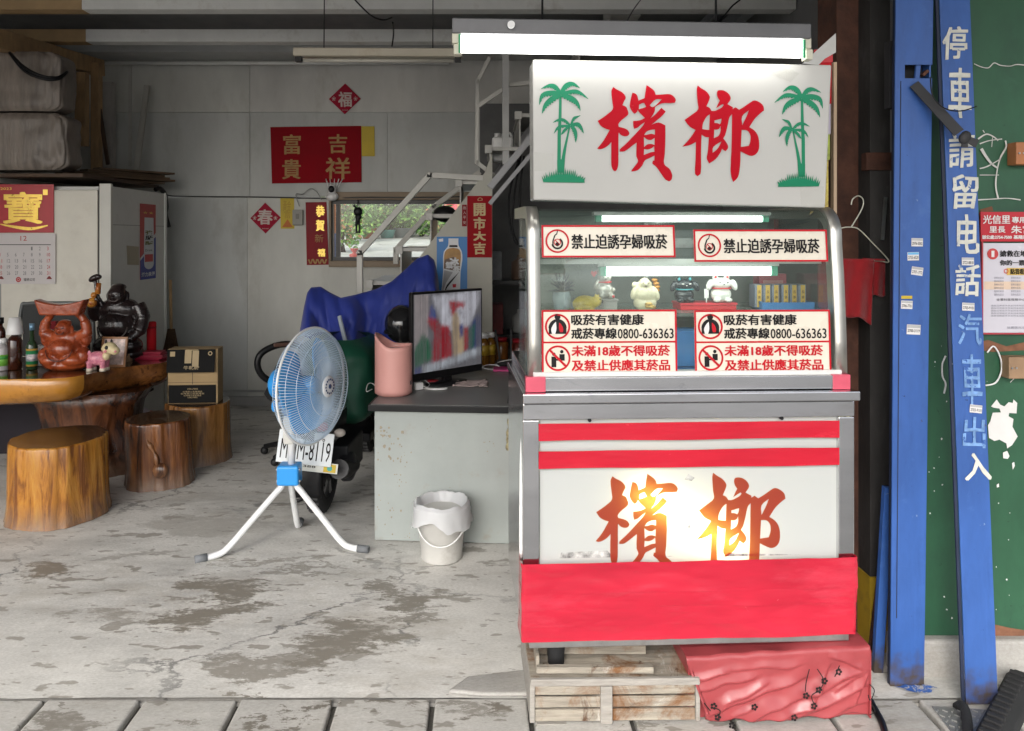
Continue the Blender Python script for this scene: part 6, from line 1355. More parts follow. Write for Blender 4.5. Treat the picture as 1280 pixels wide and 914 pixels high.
# ---------------------------------------------------------------- scooter under its covers
w0 = fl(402, 638); SR = radians(-4)
sc = thing("motor_scooter", "black scooter parked under blue and green covers behind the fan", "scooter", (w0.x, w0.y, 0), SR)
def wheel(y, name="wheel"):
    b = MB(); R = .225; b.lathe([(R * .62, -.048), (R * .84, -.054), (R * .97, -.040), (R, -.015), (R, .015), (R * .97, .040), (R * .84, .054), (R * .62, .048), (R * .62, -.048)], (0, y, R), 40, R=RY(pi/2)); wh = b.build(name, RUBBER, sc)
    b = MB()
    for k in range(34):
        t = 2*pi*k/34; 
        for s_ in (-1, 1):
            p = Vector((s_ * .020, y + R * 1.0 * cos(t), R + R * 1.0 * sin(t))); M_ = RX(t) ; b.box(p, (.034, .006, .016), M_ @ RY(0) @ RX(0))
    b.build("tread_block", M("tread_grey", (.07, .07, .072), .8), wh)
    b = MB(); b.lathe([(.03, -.05), (.045, -.048), (R * .60, -.035), (R * .63, -.047), (R * .63, .047), (R * .60, .035), (.045, .048), (.03, .05)], (0, y, R), 30, R=RY(pi/2)); b.build("rim", M("rim_dark", (.05, .05, .052), .4, .5), wh)
    b = MB()
    for k in range(5): t = 2*pi*k/5; b.bar(Vector((.043, y, R)), Vector((.043, y + R * .58 * cos(t), R + R * .58 * sin(t))), .008, .03)
    b.build("spoke", M("spoke_silver", (.45, .45, .45), .3, .8), wh)
wheel(0.0); wheel(1.25)
b = MB(); b.box((.115, .16, .30), (.11, .40, .20)); b.lathe([(.001, .075), (.05, .075), (.085, .06), (.09, .0)], (.13, .0, .27), 24, R=RY(pi/2)); b.build("engine", M("engine_black", (.022, .023, .026), .45, .3), sc, bevel=.012)
b = MB(); b.tube(spline([(.13, .35, .22), (.15, .15, .24), (.16, -.05, .27), (.165, -.22, .32)], 6), [.03] * 7 + [.055] * 12, n=14); b.build("exhaust", BLACKM, sc)
b = MB(); b.sheet(lambda u, v: ((u - .5) * .15, -.26 * cos(1.9 * v - .3) - .02, .25 + .27 * sin(1.9 * v - .3) * 1.0), 6, 14); b.build("rear_fender", BLACK, sc, solid=.006)
b = MB(); b.ell((0, .25, .60), (.17, .48, .16), 20); b.build("tail_body", BLACK, sc); b = MB(); b.ell((0, .35, .76), (.15, .42, .07), 20); b.build("seat", RUBBER, sc)
b = MB(); b.box((.0, -.225, .56), (.20, .03, .05)); b.build("tail_light", REDP, sc, bevel=.008); 
for s_ in (-1, 1): b = MB(); b.ell((s_ * .16, -.19, .52), (.035, .03, .025), 12); b.build("indicator", M("indicator_clear", (.5, .45, .4), .15), sc)
b = MB(); b.tube(spline([(-.15, .0, .66), (-.17, -.2, .66), (0, -.27, .655), (.17, -.2, .66), (.15, .0, .66)], 6), .011, n=8); b.build("grab_rail", STEEL, sc)
b = MB(); b.bx(-.16, .16, .62, 1.0, .24, .30); b.build("floorboard", BLACK, sc, bevel=.01); b = MB(); b.sheet(lambda u, v: ((u - .5) * .40 * (1 - .25 * v), 1.0 + .18 * v + .12 * (1 - (2*u - 1) ** 2), .30 + .62 * v), 12, 10); b.build("front_shield", BLACK, sc, solid=.01)
b = MB(); b.tube([Vector((0, 1.25, .3)), Vector((0, 1.02, 1.0))], .025); b.tube(spline([(-.30, .93, 1.0), (-.2, 1.0, 1.0), (.2, 1.0, 1.0), (.30, .93, 1.0)], 5), .018); b.build("handlebar", BLACKM, sc)
b = MB(); b.tube([Vector((-.05, .35, .22)), Vector((-.16, .12, .02)), Vector((-.20, .10, .012))], .012); b.build("kickstand", BLACKM, sc)
# number plate
pc = at(381.5, 560, w0.y - .30); 
pw_, ph_ = 35.0 * (w0.y - .30) / F, 20.0 * (w0.y - .30) / F
loc = Matrix.Rotation(-SR, 3, 'Z') @ (pc - sc.location)
Rp = Matrix.Rotation(-SR * .2, 3, 'Z') @ RY(radians(-5)).transposed() @ RX(radians(-9))
b = MB(); b.T = Matrix.Translation(loc) @ Rp.to_4x4(); b.box((0, 0, 0), (2 * pw_, .004, 2 * ph_)); np_ = b.build("number_plate", M("plate_white", (.66, .70, .72), .3, 0, .04), sc, bevel=.010, seg=3)
b = MB(); b.T = Matrix.Translation(loc) @ Rp.to_4x4(); b.text("MMM-8119", (0.004, -.004, -.012), 2 * pw_ * .90, 2 * ph_ * .60, 0, 0); b.disc((.10, -.004, .052), .008, 0, 12, .004); b.build("lettering", INKK, np_, normals=False)
b = MB(); b.T = Matrix.Translation(loc + Vector((.05, .0, -.105))) @ Rp.to_4x4(); b.box((0, 0, 0), (.27, .004, .055)); tg = b.build("plate_tag", M("tag_white", (.62, .63, .58), .4), sc, bevel=.004)
b = MB(); b.T = Matrix.Translation(loc + Vector((.05, .0, -.105))) @ Rp.to_4x4(); b.rect(.055, .125, -.022, .022, -.0035, 0); b.disc((.09, -.0042, 0), .015, 1, 14); b.text("1388", (-.035, -.0035, 0), .09, .012, 2, .01); b.build("tag_print", [YEL, M("tag_teal", (.05, .35, .3), .5), INKK], tg, normals=False)
b = MB(); b.box(loc + Vector((0, .05, .03)), (.10, .09, .16)); b.build("plate_bracket", BLACK, sc)
# green bag over the seat and box
g = at(432, 528, 4.62)
b = MB()
def gfn(u, v):
    t = 2*pi*u; e = .72; c, s_ = cos(t), sin(t); z = v; k = (1 - max(0, (abs(2 * z - 1) - .55) / .45) ** 2.2 * .45)
    n_ = mnoise.noise(Vector((c * 1.6, s_ * 1.6, z * 2.6))) * .035 + mnoise.noise(Vector((c * 4 + z * 2, s_ * 4, z * 3))) * .016
    return (math.copysign(abs(c) ** e, c) * (.27 * k + n_), .42 + math.copysign(abs(s_) ** e, s_) * (.40 * k + n_), -.02 + .53 * z + .02 * n_)
b.sheet(gfn, 56, 24, closed_u=True); o = b.build("green_cover", COVERG, loc=(at(422, 0, 4.62).x, 4.42, at(0, 527, 4.62).z)); tag(o, "dark green fabric bag over the rear of the scooter beside the desk", "cover")
# blue sheet
RIDGE = [(375, 414), (380, 385), (384, 366), (389, 359), (401, 358), (412, 365), (426, 372), (445, 368), (470, 361), (490, 351), (507, 336), (521, 323), (535, 318), (543, 325), (547, 344), (549, 366)]
HEM = [(375, 417), (388, 424), (402, 432), (418, 438), (430, 436), (445, 430), (458, 440), (470, 444), (484, 440), (497, 430), (510, 412), (525, 396), (549, 384)]
def lerp(L, x):
    for (a, c), (d, e) in zip(L, L[1:]):
        if a <= x <= d: return c + (e - c) * (x - a) / (d - a)
    return L[-1][1]
YS = 5.25
b = MB()
def bfn(u, v):
    px = 375 + 174 * u; r = lerp(RIDGE, px); h = lerp(HEM, px)
    fold = .05 * sin(px * .11 + 1.0) + .06 * mnoise.noise(Vector((px * .045, v * 1.6, 2))) + .06 * (.5 - abs(mnoise.noise(Vector((px * .05 + v * 1.5, v * 2.2 - px * .012, 7))))) + .02 * (.5 - abs(mnoise.noise(Vector((px * .09 - v * 2.5, v * 3, 17)))))
    if v < .62: t = v / .62; py = h + (r - h) * t; Y = YS - .22 * (1 - t) ** .7 + fold * (.45 + .85 * (1 - t))
    else: t = (v - .62) / .38; py = r + (h - r) * .75 * t ** 1.4; Y = YS + .40 * t + fold * .4
    return at(px, py, Y) - Vector((at(460, 0, YS).x, YS, 0))
b.sheet(bfn, 110, 44); o = b.build("blue_cover", COVERB, loc=(at(460, 0, YS).x, YS, 0), solid=.004); tag(o, "deep blue tarpaulin draped in folds over the front of the scooter", "cover")
o = thing("crash_helmet", "glossy black helmet wedged between the blue cover and the television", "helmet", at(503, 405, 4.95)); b = MB(); b.ell((0, 0, 0), (.12, .14, .13), 22); b.build("shell", M("helmet_black", (.012, .012, .013), .1, 0, .1, coat=.6), o); b = MB(); b.lathe([(.121, -.06), (.123, -.05), (.121, -.04)], (0, 0, 0), 24); b.build("rim", BLACK, o)
b = MB(); b.bar(at(424, 395, 5.02), at(432, 428, 4.98), .01, .03); tag(b.build("grey_strap", M("strap_pale", (.30, .34, .38), .5)), "pale grey strap showing under the blue cover", "strap")
# office chair
oc = thing("office_chair", "black office chair with looped armrest behind the fan", "chair", (at(375, 0, 5.55).x, 5.55, 0), .5)
b = MB(); b.lathe([(.0, .44), (.24, .45), (.26, .48), (.24, .52), (0, .53)], (0, 0, 0), 24); b.build("seat", RUBBER, oc)
b = MB(); b.sheet(lambda u, v: (.20 + .04 * cos(3 * (u - .5)) + .08 * v * v, (u - .5) * .46, .58 + .55 * v), 12, 12); b.build("backrest", M("chair_leather", (.025, .022, .022), .4), oc, solid=.06, bevel=.01)
for s_ in (-1, 1):
    b = MB(); b.tube(spline([(.10, s_ * .27, .50), (-.14, s_ * .30, .52), (-.24, s_ * .31, .62), (-.22, s_ * .31, .74), (-.06, s_ * .31, .80), (.10, s_ * .30, .76), (.14, s_ * .28, .60)], 6), .026, n=10); b.build("armrest", BLACK, oc)
    b = MB(); b.box((-.04, s_ * .31, .80), (.18, .06, .03)); b.build("arm_pad", M("arm_pad_brown", (.10, .05, .035), .5), oc, bevel=.01)
b = MB(); b.tube([Vector((0, 0, .44)), Vector((0, 0, .10))], .03)
for k in range(5): b.tube([Vector((0, 0, .12)), Vector((.28 * cos(k * 1.257), .28 * sin(k * 1.257), .06))], [.025, .018]); b.ell((.28 * cos(k * 1.257), .28 * sin(k * 1.257), .03), .03, 10)
b.build("base", BLACKM, oc)
b = MB(); b.ell((-.02, -.05, .60), (.10, .14, .06)); o = b.build("cushion", M("cushion_grey", (.22, .21, .20), .8), loc=oc.location); tag(o, "grey cushion lying on the office chair", "cushion")
# ---------------------------------------------------------------- log table and stools
def logmat(name, c1, c2, c3, rough=.25, grain=1.0):
    m = bpy.data.materials.new(name); m.use_nodes = True; nt = m.node_tree; N = nt.nodes; L = nt.links; p = N["Principled BSDF"]
    tc = N.new("ShaderNodeTexCoord"); mp = N.new("ShaderNodeMapping"); mp.inputs["Scale"].default_value = (9, 9, 1.1); L.new(tc.outputs["Object"], mp.inputs[0])
    n1 = N.new("ShaderNodeTexNoise"); n1.inputs["Scale"].default_value = 1.6 * grain; n1.inputs["Detail"].default_value = 9; n1.inputs["Roughness"].default_value = .65; n1.inputs["Distortion"].default_value = .8; L.new(mp.outputs[0], n1.inputs["Vector"])
    r = N.new("ShaderNodeValToRGB"); e = r.color_ramp.elements; e[0].position = .40; e[0].color = rgb(c3); e[1].position = .64; e[1].color = rgb(c1); q = e.new(.50); q.color = rgb(c2); L.new(n1.outputs["Fac"], r.inputs[0])
    # worn grey foot
    sx = N.new("ShaderNodeSeparateXYZ"); L.new(tc.outputs["Object"], sx.inputs[0])
    n2 = N.new("ShaderNodeTexNoise"); n2.inputs["Scale"].default_value = 14; n2.inputs["Detail"].default_value = 6; L.new(tc.outputs["Object"], n2.inputs["Vector"])
    mr = N.new("ShaderNodeMapRange"); mr.inputs[1].default_value = .15; mr.inputs[2].default_value = .0; L.new(sx.outputs["Z"], mr.inputs[0])
    ml = N.new("ShaderNodeMath"); ml.operation = 'MULTIPLY'; L.new(mr.outputs[0], ml.inputs[0]); L.new(n2.outputs["Fac"], ml.inputs[1])
    m2 = N.new("ShaderNodeMath"); m2.operation = 'MULTIPLY'; m2.inputs[1].default_value = 1.5; m2.use_clamp = True; L.new(ml.outputs[0], m2.inputs[0])
    mx = N.new("ShaderNodeMix"); mx.data_type = 'RGBA'; L.new(m2.outputs[0], mx.inputs[0]); L.new(r.outputs[0], mx.inputs[6]); mx.inputs[7].default_value = rgb((.20, .13, .09)); L.new(mx.outputs[2], p.inputs["Base Color"])
    p.inputs["Roughness"].default_value = rough; p.inputs["Coat Weight"].default_value = .25; p.inputs["Coat Roughness"].default_value = .12
    bp = N.new("ShaderNodeBump"); bp.inputs["Strength"].default_value = .8; bp.inputs["Distance"].default_value = .016; L.new(n1.outputs["Fac"], bp.inputs["Height"]); L.new(bp.outputs[0], p.inputs["Normal"])
    return m
def endmat(name, c1, c2):
    m = bpy.data.materials.new(name); m.use_nodes = True; nt = m.node_tree; N = nt.nodes; L = nt.links; p = N["Principled BSDF"]
    tc = N.new("ShaderNodeTexCoord"); wv = N.new("ShaderNodeTexWave"); wv.wave_type = 'RINGS'; wv.rings_direction = 'Z'; wv.inputs["Scale"].default_value = 9; wv.inputs["Distortion"].default_value = 5; wv.inputs["Detail"].default_value = 4; wv.inputs["Detail Scale"].default_value = 1.5
    L.new(tc.outputs["Object"], wv.inputs["Vector"]); n1 = N.new("ShaderNodeTexNoise"); n1.inputs["Scale"].default_value = 5; n1.inputs["Detail"].default_value = 6; L.new(tc.outputs["Object"], n1.inputs["Vector"])
    ad = N.new("ShaderNodeMath"); ad.operation = 'MULTIPLY'; L.new(wv.outputs["Fac"], ad.inputs[0]); L.new(n1.outputs["Fac"], ad.inputs[1])
    r = N.new("ShaderNodeValToRGB"); r.color_ramp.elements[0].position = .1; r.color_ramp.elements[1].position = .6; r.color_ramp.elements[0].color = rgb(c1); r.color_ramp.elements[1].color = rgb(c2); L.new(ad.outputs[0], r.inputs[0]); L.new(r.outputs[0], p.inputs["Base Color"])
    p.inputs["Roughness"].default_value = .22; p.inputs["Coat Weight"].default_value = .3; return m
LOG1 = logmat("honey_log", (.52, .255, .042), (.43, .175, .024), (.17, .055, .010)); LOG2 = logmat("dark_log", (.26, .10, .03), (.12, .04, .013), (.03, .012, .006), .18, .8); LOG3 = logmat("brown_log", (.30, .145, .04), (.22, .095, .024), (.10, .04, .012))
END1 = endmat("log_end", (.03, .016, .009), (.12, .062, .03)); 
def stool(name, label, cpx, by, wpx, top, m, seed, lean=0.0):
    p = fl(cpx, by); Yc = p.y + wpx * .45 * p.y / F; r = wpx / 2 * p.y / F * 1.04
    o = thing(name, label, "stool", (at(cpx, 0, Yc).x, Yc, 0)); n = 128; b = MB()
    def R_(t, z): return r * (1 + .10 * mnoise.noise(Vector((cos(t) * 1.2, sin(t) * 1.2, seed))) + .05 * mnoise.noise(Vector((cos(t) * 3.2, sin(t) * 3.2, seed + z * .7))) + .030 * mnoise.noise(Vector((cos(t) * 7, sin(t) * 7, seed + z * .8))) + .014 * mnoise.noise(Vector((cos(t) * 22, sin(t) * 22, seed + z * 1.5))) - .02 * z / top + .05 * max(0, 1 - z / .12) ** 2)
    zs = [0, .03, .08, .16, .24, .32, top - .015, top - .004, top]
    g = []
    for i, z in enumerate(zs):
        k = 1 - (.0 if i < 7 else .012 if i == 7 else .04); g.append([b._v((R_(2*pi*j/n, z) * k * cos(2*pi*j/n) + lean * z, R_(2*pi*j/n, z) * k * sin(2*pi*j/n), z)) for j in range(n)])
    for i in range(len(zs) - 1):
        for j in range(n): b.face((g[i][j], g[i][(j+1) % n], g[i+1][(j+1) % n], g[i+1][j]), 0, True)
    g2 = [b._v(v.co) for v in g[-1]]; c = b._v((lean * top, 0, top - .004))
    for j in range(n): b.face((g2[j], g2[(j+1) % n], c), 1)
    b.build("log", [m, END1], o)
    return o
s1 = stool("log_stool", "wide honey coloured log stool nearest the front left", 74, 660, 116, .455, LOG1, 3)
s2 = stool("log_stool", "dark glossy log stool between the wide honey stool and the carton stool", 201, 613, 79, .43, LOG2, 8, -.05)
s3 = stool("log_stool", "brown log stool with the cardboard carton standing on it", 249, 583, 76, .425, LOG3, 14)
b = MB(); b.tube(spline([(-.02, -.19, .40), (-.0, -.205, .32), (.05, -.205, .24), (.07, -.2, .14), (.10, -.185, .10)], 6), [.012 + .006 * sin(i) for i in range(25)], n=10)
b.ell((.08, -.195, .13), (.05, .03, .05)); b.build("knot", logmat("log_knot", (.34, .16, .07), (.17, .07, .03), (.05, .02, .01), .18), s2)
# table slab
TZ = .72
tab = thing("log_table", "thick varnished tree slab table with a live edge on a dark stump", "table", (-2.9, 5.2, 0))
out = [fl0 for fl0 in [(-4.3, 4.78), (-3.7, 4.80), (-3.25, 4.79), (-2.95, 4.80), (-2.72, 4.84), (-2.63, 4.98), (-2.58, 5.16), (-2.45, 5.30), (-2.33, 5.42), (-2.32, 5.55), (-2.45, 5.66), (-2.9, 5.70), (-3.4, 5.69), (-4.3, 5.70)]]
out = smooth_loop(out, 4)
b = MB(); k = len(out); cxm = sum(p[0] for p in out) / k; cym = sum(p[1] for p in out) / k
rows = []
for (ins, dz) in ((.004, 0), (0, -.008), (-.012, -.05), (.0, -.10), (.035, -.145), (.09, -.175)):
    ring = []
    for i, (x, y) in enumerate(out):
        a, c = out[i - 1], out[(i + 1) % k]; t = Vector((c[0] - a[0], c[1] - a[1])).normalized(); nn = Vector((-t.y, t.x)); w_ = ins + .016 * mnoise.noise(Vector((x * 4, y * 4, dz * 12))) * (1 if dz < -.01 else 0)
        zz = TZ + dz * (1.0 + .12 * mnoise.noise(Vector((x * 2, y * 2, 1)))); ring.append(b._v((x + nn.x * w_ + 2.9, y + nn.y * w_ - 5.2, zz)))
    rows.append(ring)
for a, c in zip(rows, rows[1:]):
    for i in range(k):
        f = b.face((a[i], a[(i+1) % k], c[(i+1) % k], c[i]), 0 if out[i][0] < -2.66 and out[i][1] < 5.0 else 2, True)
b.face([b._v(v.co) for v in rows[0]], 1); b.face(rows[-1][::-1], 2)
EDGE = M("slab_edge_honey", (.50, .22, .035), .2, 0, .2, 6, .15, 20, coat=.4, dirt=.3, dirtcol=(.10, .03, .01), ds=7, chips=(((.12, .035, .012), .64, 6, .05), ((.05, .015, .008), .70, 11))); EDGED = M("slab_edge_dark", (.075, .028, .010), .2, 0, .6, 7, .2, 20, coat=.4, col2=(.16, .06, .016), chips=(((.02, .008, .005), .56, 7, .08),))
b.build("slab", [EDGE, M("slab_top", (.07, .035, .018), .10, 0, .3, 5, coat=.6, rv=.05, stretch=(1, 5, 1)), EDGED], tab)
b = MB(); n = 60
ST = [(0, .50, .34), (.05, .46, .30), (.15, .38, .25), (.3, .33, .22), (.45, .36, .25), (.556, .44, .30)]
g = []
for z, rx, ry in ST: g.append([b._v(((rx * (1 + .22 * mnoise.noise(Vector((cos(2*pi*j/n) * 2.5, sin(2*pi*j/n) * 2.5, z * 1.5))))) * cos(2*pi*j/n) + .08, (ry * (1 + .22 * mnoise.noise(Vector((cos(2*pi*j/n) * 2.5, sin(2*pi*j/n) * 2.5, z * 1.5 + 5))))) * sin(2*pi*j/n) + .12, z)) for j in range(n)])
for i in range(len(ST) - 1):
    for j in range(n): b.face((g[i][j], g[i][(j+1) % n], g[i+1][(j+1) % n], g[i+1][j]), 0, True)
b.face(g[-1]); b.build("stump_base", logmat("stump_log", (.13, .045, .016), (.06, .02, .008), (.015, .006, .004), .22, .8), tab)
def ontab(px, py): Y = (EH - TZ) * F / (py - HY); p = at(px, py, Y); p.z = TZ + .001; return p
# bottles
bottle("brown_bottle", "tall brown glass bottle wearing an upturned white paper cup", ontab(18.5, 462), .046, .27, BRNG, BRNG, None, None, nk=.86)
b = MB(); p = ontab(18.5, 462); p.z += .245; b.lathe([(.052, 0), (.054, .004), (.036, .115), (0, .115)], (0, 0, 0), 24); o = b.build("paper_cup", WHITEP, loc=p); tag(o, "white paper cup upturned on the brown bottle", "cup")
GG = M("green_bottle_glass", (.02, .045, .02), .08, 0, .1, coat=.4)
bottle("beer_bottle", "slim dark bottle with a green and gold label", ontab(40, 462), .036, .32, GG, M("foil_blue", (.20, .36, .50), .35, .4), .017, [(M("label_gold", (.52, .30, .06), .4), .08, .46), (M("label_green", (.02, .22, .08), .4), .12, .42), (M("label_teal", (.05, .30, .36), .4, 0, .6, 40, col2=(.6, .5, .5)), .19, .34)], nk=.62, hc_=.14)
bottle("spray_bottle", "clear spray bottle with a green label and white trigger top at the left edge", ontab(3, 463), .042, .22, M("clear_pet", (.42, .40, .40), .15), WHITEP, .030, [(M("label_green_pale", (.18, .45, .06), .4), .15, .5), (M("label_leaf", (.05, .30, .05), .4), .36, .46)], nk=.8, hc_=.15)
bottle("spray_bottle", "black-capped bottle behind the spray bottle at the left edge of the table", ontab(1, 456), .03, .34, BRNG, BLACK, .02, nk=.8)
o = thing("tissue_pack", "crumpled white and black snack packet behind the green labelled bottle", "packet", ontab(52, 458)); b = MB(); b.ell((0, 0, .05), (.06, .05, .05)); b.box((.0, .02, .11), (.08, .03, .07), RY(.2)); b.build("packet", M("packet_mix", (.12, .12, .12), .4, 0, .9, 14, col2=(.6, .6, .6)), o, remesh=.006)
o = thing("red_carton", "small dark red carton standing behind the snack packet", "carton", ontab(52, 456) + Vector((0, .12, 0))); b = MB(); b.box((0, 0, .15), (.10, .06, .30)); b.build("carton", DKRED, o, bevel=.003); b = MB(); b.box((0, -.031, .2), (.06, .002, .05)); b.build("label_panel", M("carton_panel_dark", (.25, .02, .02), .4), o)
o = thing("grey_tin", "grey tin with a black label behind the orange statue", "tin", ontab(54, 456) + Vector((.05, .2, 0))); b = MB(); b.lathe([(.05, 0), (.05, .16), (0, .16)], (0, 0, 0), 20); b.build("tin", M("tin_grey", (.35, .35, .35), .4, .3), o); b = MB(); b.lathe([(.0508, .09), (.0508, .14)], (0, 0, 0), 20); b.build("label_band", BLACK, o)
# carved statues
CARV = M("red_wood_carving", (.24, .032, .012), .28, 0, .4, 9, .5, 26, coat=.3, col2=(.34, .07, .02)); EBON = M("ebony_carving", (.016, .009, .009), .28, 0, .3, 9, .5, 26, coat=.35)
p = ontab(83, 462); o = thing("wood_statue", "red wood laughing monk statue holding an ingot overhead", "statue", p)
b = MB(); E_ = b.ell
E_((0, 0, .04), (.16, .11, .05)); E_((-.07, -.03, .075), (.09, .09, .055)); E_((.07, -.03, .075), (.09, .09, .055)); E_((0, 0, .15), (.12, .09, .10)); E_((0, -.05, .15), (.095, .07, .07)); E_((0, .0, .22), (.11, .07, .06)); E_((0, -.035, .285), (.055, .055, .06)); E_((0, -.02, .325), (.045, .045, .025))
for s_ in (-1, 1):
    b.tube(spline([(s_ * .09, 0, .23), (s_ * .145, -.01, .26), (s_ * .135, -.01, .33), (s_ * .105, -.01, .375)], 5), [.042] * 6 + [.034] * 5 + [.026] * 5, n=10); E_((s_ * .14, 0, .22), (.035, .04, .06)); E_((s_ * .056, -.03, .28), (.012, .012, .03)); E_((s_ * .13, -.02, .10), (.05, .06, .06)); E_((s_ * .095, -.02, .385), (.028, .025, .02))
E_((0, -.087, .28), (.012, .012, .012))
b.build("body", CARV, o, remesh=.006)
b = MB(); b.sheet(lambda u, v: ((u - .5) * .33 * (.8 + .25 * v), (cos(2*pi*v) * 0 + (-.055 + .11 * 0)), .385 + .075 * v + .035 * abs(2*u - 1) ** 2 * v), 16, 6); b.build("ingot", CARV, o, solid=.09, bevel=.01)
b = MB(); b.ell((-.02, -.083, .296), (.010, .006, .004)); b.ell((.02, -.083, .296), (.010, .006, .004)); b.tube([Vector((.026 * cos(t), -.086, .268 + .014 * sin(t))) for t in [pi + pi * i / 8 for i in range(9)]], .004, n=6); b.tube([Vector((.09 * cos(t), -.09 - .03 * abs(sin(t)), .15 + .075 * sin(t))) for t in [pi + pi * i / 14 for i in range(15)]], .004, n=6); b.build("carved_lines", M("carving_dark", (.10, .02, .01), .4), o)
p = ontab(150, 452); p.y = 5.55; p.x = at(150, 0, 5.55).x; o = thing("ebony_statue", "large black laughing monk statue with a gourd staff on its shoulder", "statue", p)
b = MB(); E_ = b.ell
E_((0, 0, .05), (.19, .13, .055)); E_((-.08, -.03, .11), (.10, .10, .075)); E_((.08, -.03, .11), (.10, .10, .075)); E_((0, 0, .26), (.155, .115, .14)); E_((-.01, -.06, .26), (.12, .08, .10)); E_((0, 0, .38), (.155, .095, .09)); E_((0, -.04, .485), (.07, .07, .078)); E_((0, -.02, .545), (.055, .055, .03))
for s_, q in ((1, [(.13, 0, .41), (.175, -.01, .32), (.165, -.05, .22), (.12, -.08, .18)]), (-1, [(-.13, 0, .40), (-.175, -.02, .34), (-.165, -.06, .42), (-.13, -.06, .47)])): b.tube(spline(q, 6), [.055] * 7 + [.048] * 6 + [.035] * 6, n=12); E_((s_ * .072, -.03, .48), (.015, .015, .038))
E_((.12, -.09, .17), (.035, .03, .03)); E_((.0, -.108, .475), (.014, .014, .013))
b.build("body", EBON, o, remesh=.007)
b = MB(); b.ell((-.025, -.100, .498), (.012, .006, .005)); b.ell((.025, -.100, .498), (.012, .006, .005)); b.tube([Vector((.034 * cos(t), -.102, .462 + .016 * sin(t))) for t in [pi + pi * i / 8 for i in range(9)]], .005, n=6); b.tube([Vector((.11 * cos(t), -.115 - .03 * abs(sin(t)), .26 + .10 * sin(t))) for t in [pi + pi * i / 14 for i in range(15)]], .005, n=6); b.build("carved_lines", M("ebony_worn", (.09, .07, .065), .4), o)
b = MB(); b.tube(spline([(-.10, -.06, .40), (-.14, -.06, .50), (-.16, -.05, .60)], 5), .012, n=8); b.ell((-.165, -.05, .615), (.05, .03, .025), 10, RY(-.5)); b.ell((-.135, -.06, .625), (.03, .02, .02), 10); b.build("staff", EBON, o)
b = MB(); b.ell((-.165, -.09, .435), (.038, .034, .038)); b.ell((-.15, -.09, .49), (.022, .02, .024)); b.tube([Vector((-.13, -.075, .50)), Vector((-.12, -.07, .58))], [.022, .015]); b.build("gourd", M("gourd_red", (.46, .06, .015), .3, 0, .4, 20, col2=(.5, .25, .04)), o)
# photo frame, cow, envelopes
p = ontab(140, 457); p.y -= .06; p.x = at(140, 0, p.y).x; o = thing("photo_frame", "small brown picture frame standing before the black statue", "picture frame", p, 0, None, (radians(-10), 0, -.08)); k_ = p.y / F
b = MB(); b.bx(-.095, .095, 0, .012, 0, .016); b.bx(-.095, .095, 0, .012, .196, .212); b.bx(-.095, -.079, 0, .012, .0165, .1955); b.bx(.079, .095, 0, .012, .0165, .1955); b.build("frame", M("frame_wood", (.30, .14, .06), .4), o, bevel=.002)
b = MB(); b.quad([(-.079, .006, .016), (.079, .006, .016), (.079, .006, .196), (-.079, .006, .196)]); b.build("picture", M("picture_mix", (.28, .20, .18), .3, 0, .7, 12, col2=(.55, .42, .38)), o)
p = ontab(128, 457); p.y = 5.10; p.x = at(128, 0, 5.10).x; o = thing("cow_figurine", "pink flowered calf figurine with a cream face before the picture frame", "figurine", p, .0)
b = MB(); b.ell((-.03, 0, .085), (.07, .045, .05))
for x in (-.075, .015):
    for y in (-.025, .025): b.tube([Vector((x, y, .07)), Vector((x, y, .018))], [.024, .018], n=10)
b.ell((-.09, 0, .12), (.012, .01, .02)); b.build("body", M("flowered_pink", (.62, .20, .28), .35, 0, .3, 40, dirt=.5, dirtcol=(.66, .50, .40), ds=40), o, remesh=.005)
b = MB(); b.ell((.055, -.01, .155), (.052, .042, .045)); b.ell((.095, -.02, .14), (.035, .032, .03)); b.ell((.01, .0, .15), (.02, .012, .016)); b.ell((.03, -.005, .10), (.028, .03, .03)); b.build("head", M("cream_glaze", (.66, .55, .32), .3), o, remesh=.005)
b = MB()
for x in (-.075, .015):
    for y in (-.025, .025): b.lathe([(.021, 0), (.021, .018), (.016, .022)], (x, y, 0), 12)
b.build("hoof", M("hoof_cream", (.66, .58, .46), .4), o)
b = MB(); b.ell((.052, -.05, .165), (.012, .006, .014)); b.ell((.035, -.02, .20), (.008, .008, .018)); b.ell((.065, -.005, .20), (.008, .008, .018)); b.build("eye_and_horns", BLACK, o)
b = MB(); b.ell((.045, -.05, .14), (.012, .006, .010)); b.ell((.11, -.045, .138), (.01, .006, .008)); b.build("cheek", M("cheek_pink", (.65, .22, .25), .4), o)
for i in range(7):
    p = ontab(183, 451); b = MB(); b.box((0, 0, 0), (.20 - .004 * i, .11, .006), RZ(.06 * ((i * 37) % 7 - 3))); o = b.build("red_envelope", M("envelope_red", (.42, .015, .05), .45, 0, .1), loc=p + Vector((.004 * ((i * 5) % 3), .08, .004 + .0085 * i))); tag(o, "red envelope in the fanned stack beside the picture frame", "envelope", "red envelopes stacked beside the picture frame")
o = thing("wood_block", "small pale wooden block beside the picture frame", "block", ontab(160, 452)); b = MB(); b.box((0, 0, .03), (.045, .05, .06)); b.build("block", M("block_tan", (.36, .24, .14), .6), o, bevel=.003)
o = thing("red_canister", "red cylinder standing behind the stacked envelopes", "canister", ontab(182, 449) + Vector((.0, .10, 0))); b = MB(); b.lathe([(.035, 0), (.035, .26), (.03, .27), (0, .27)], (0, 0, 0), 20); b.build("canister", RED, o); b = MB(); b.lathe([(.0355, .22), (.0355, .235)], (0, 0, 0), 20); b.build("band", DKRED, o)
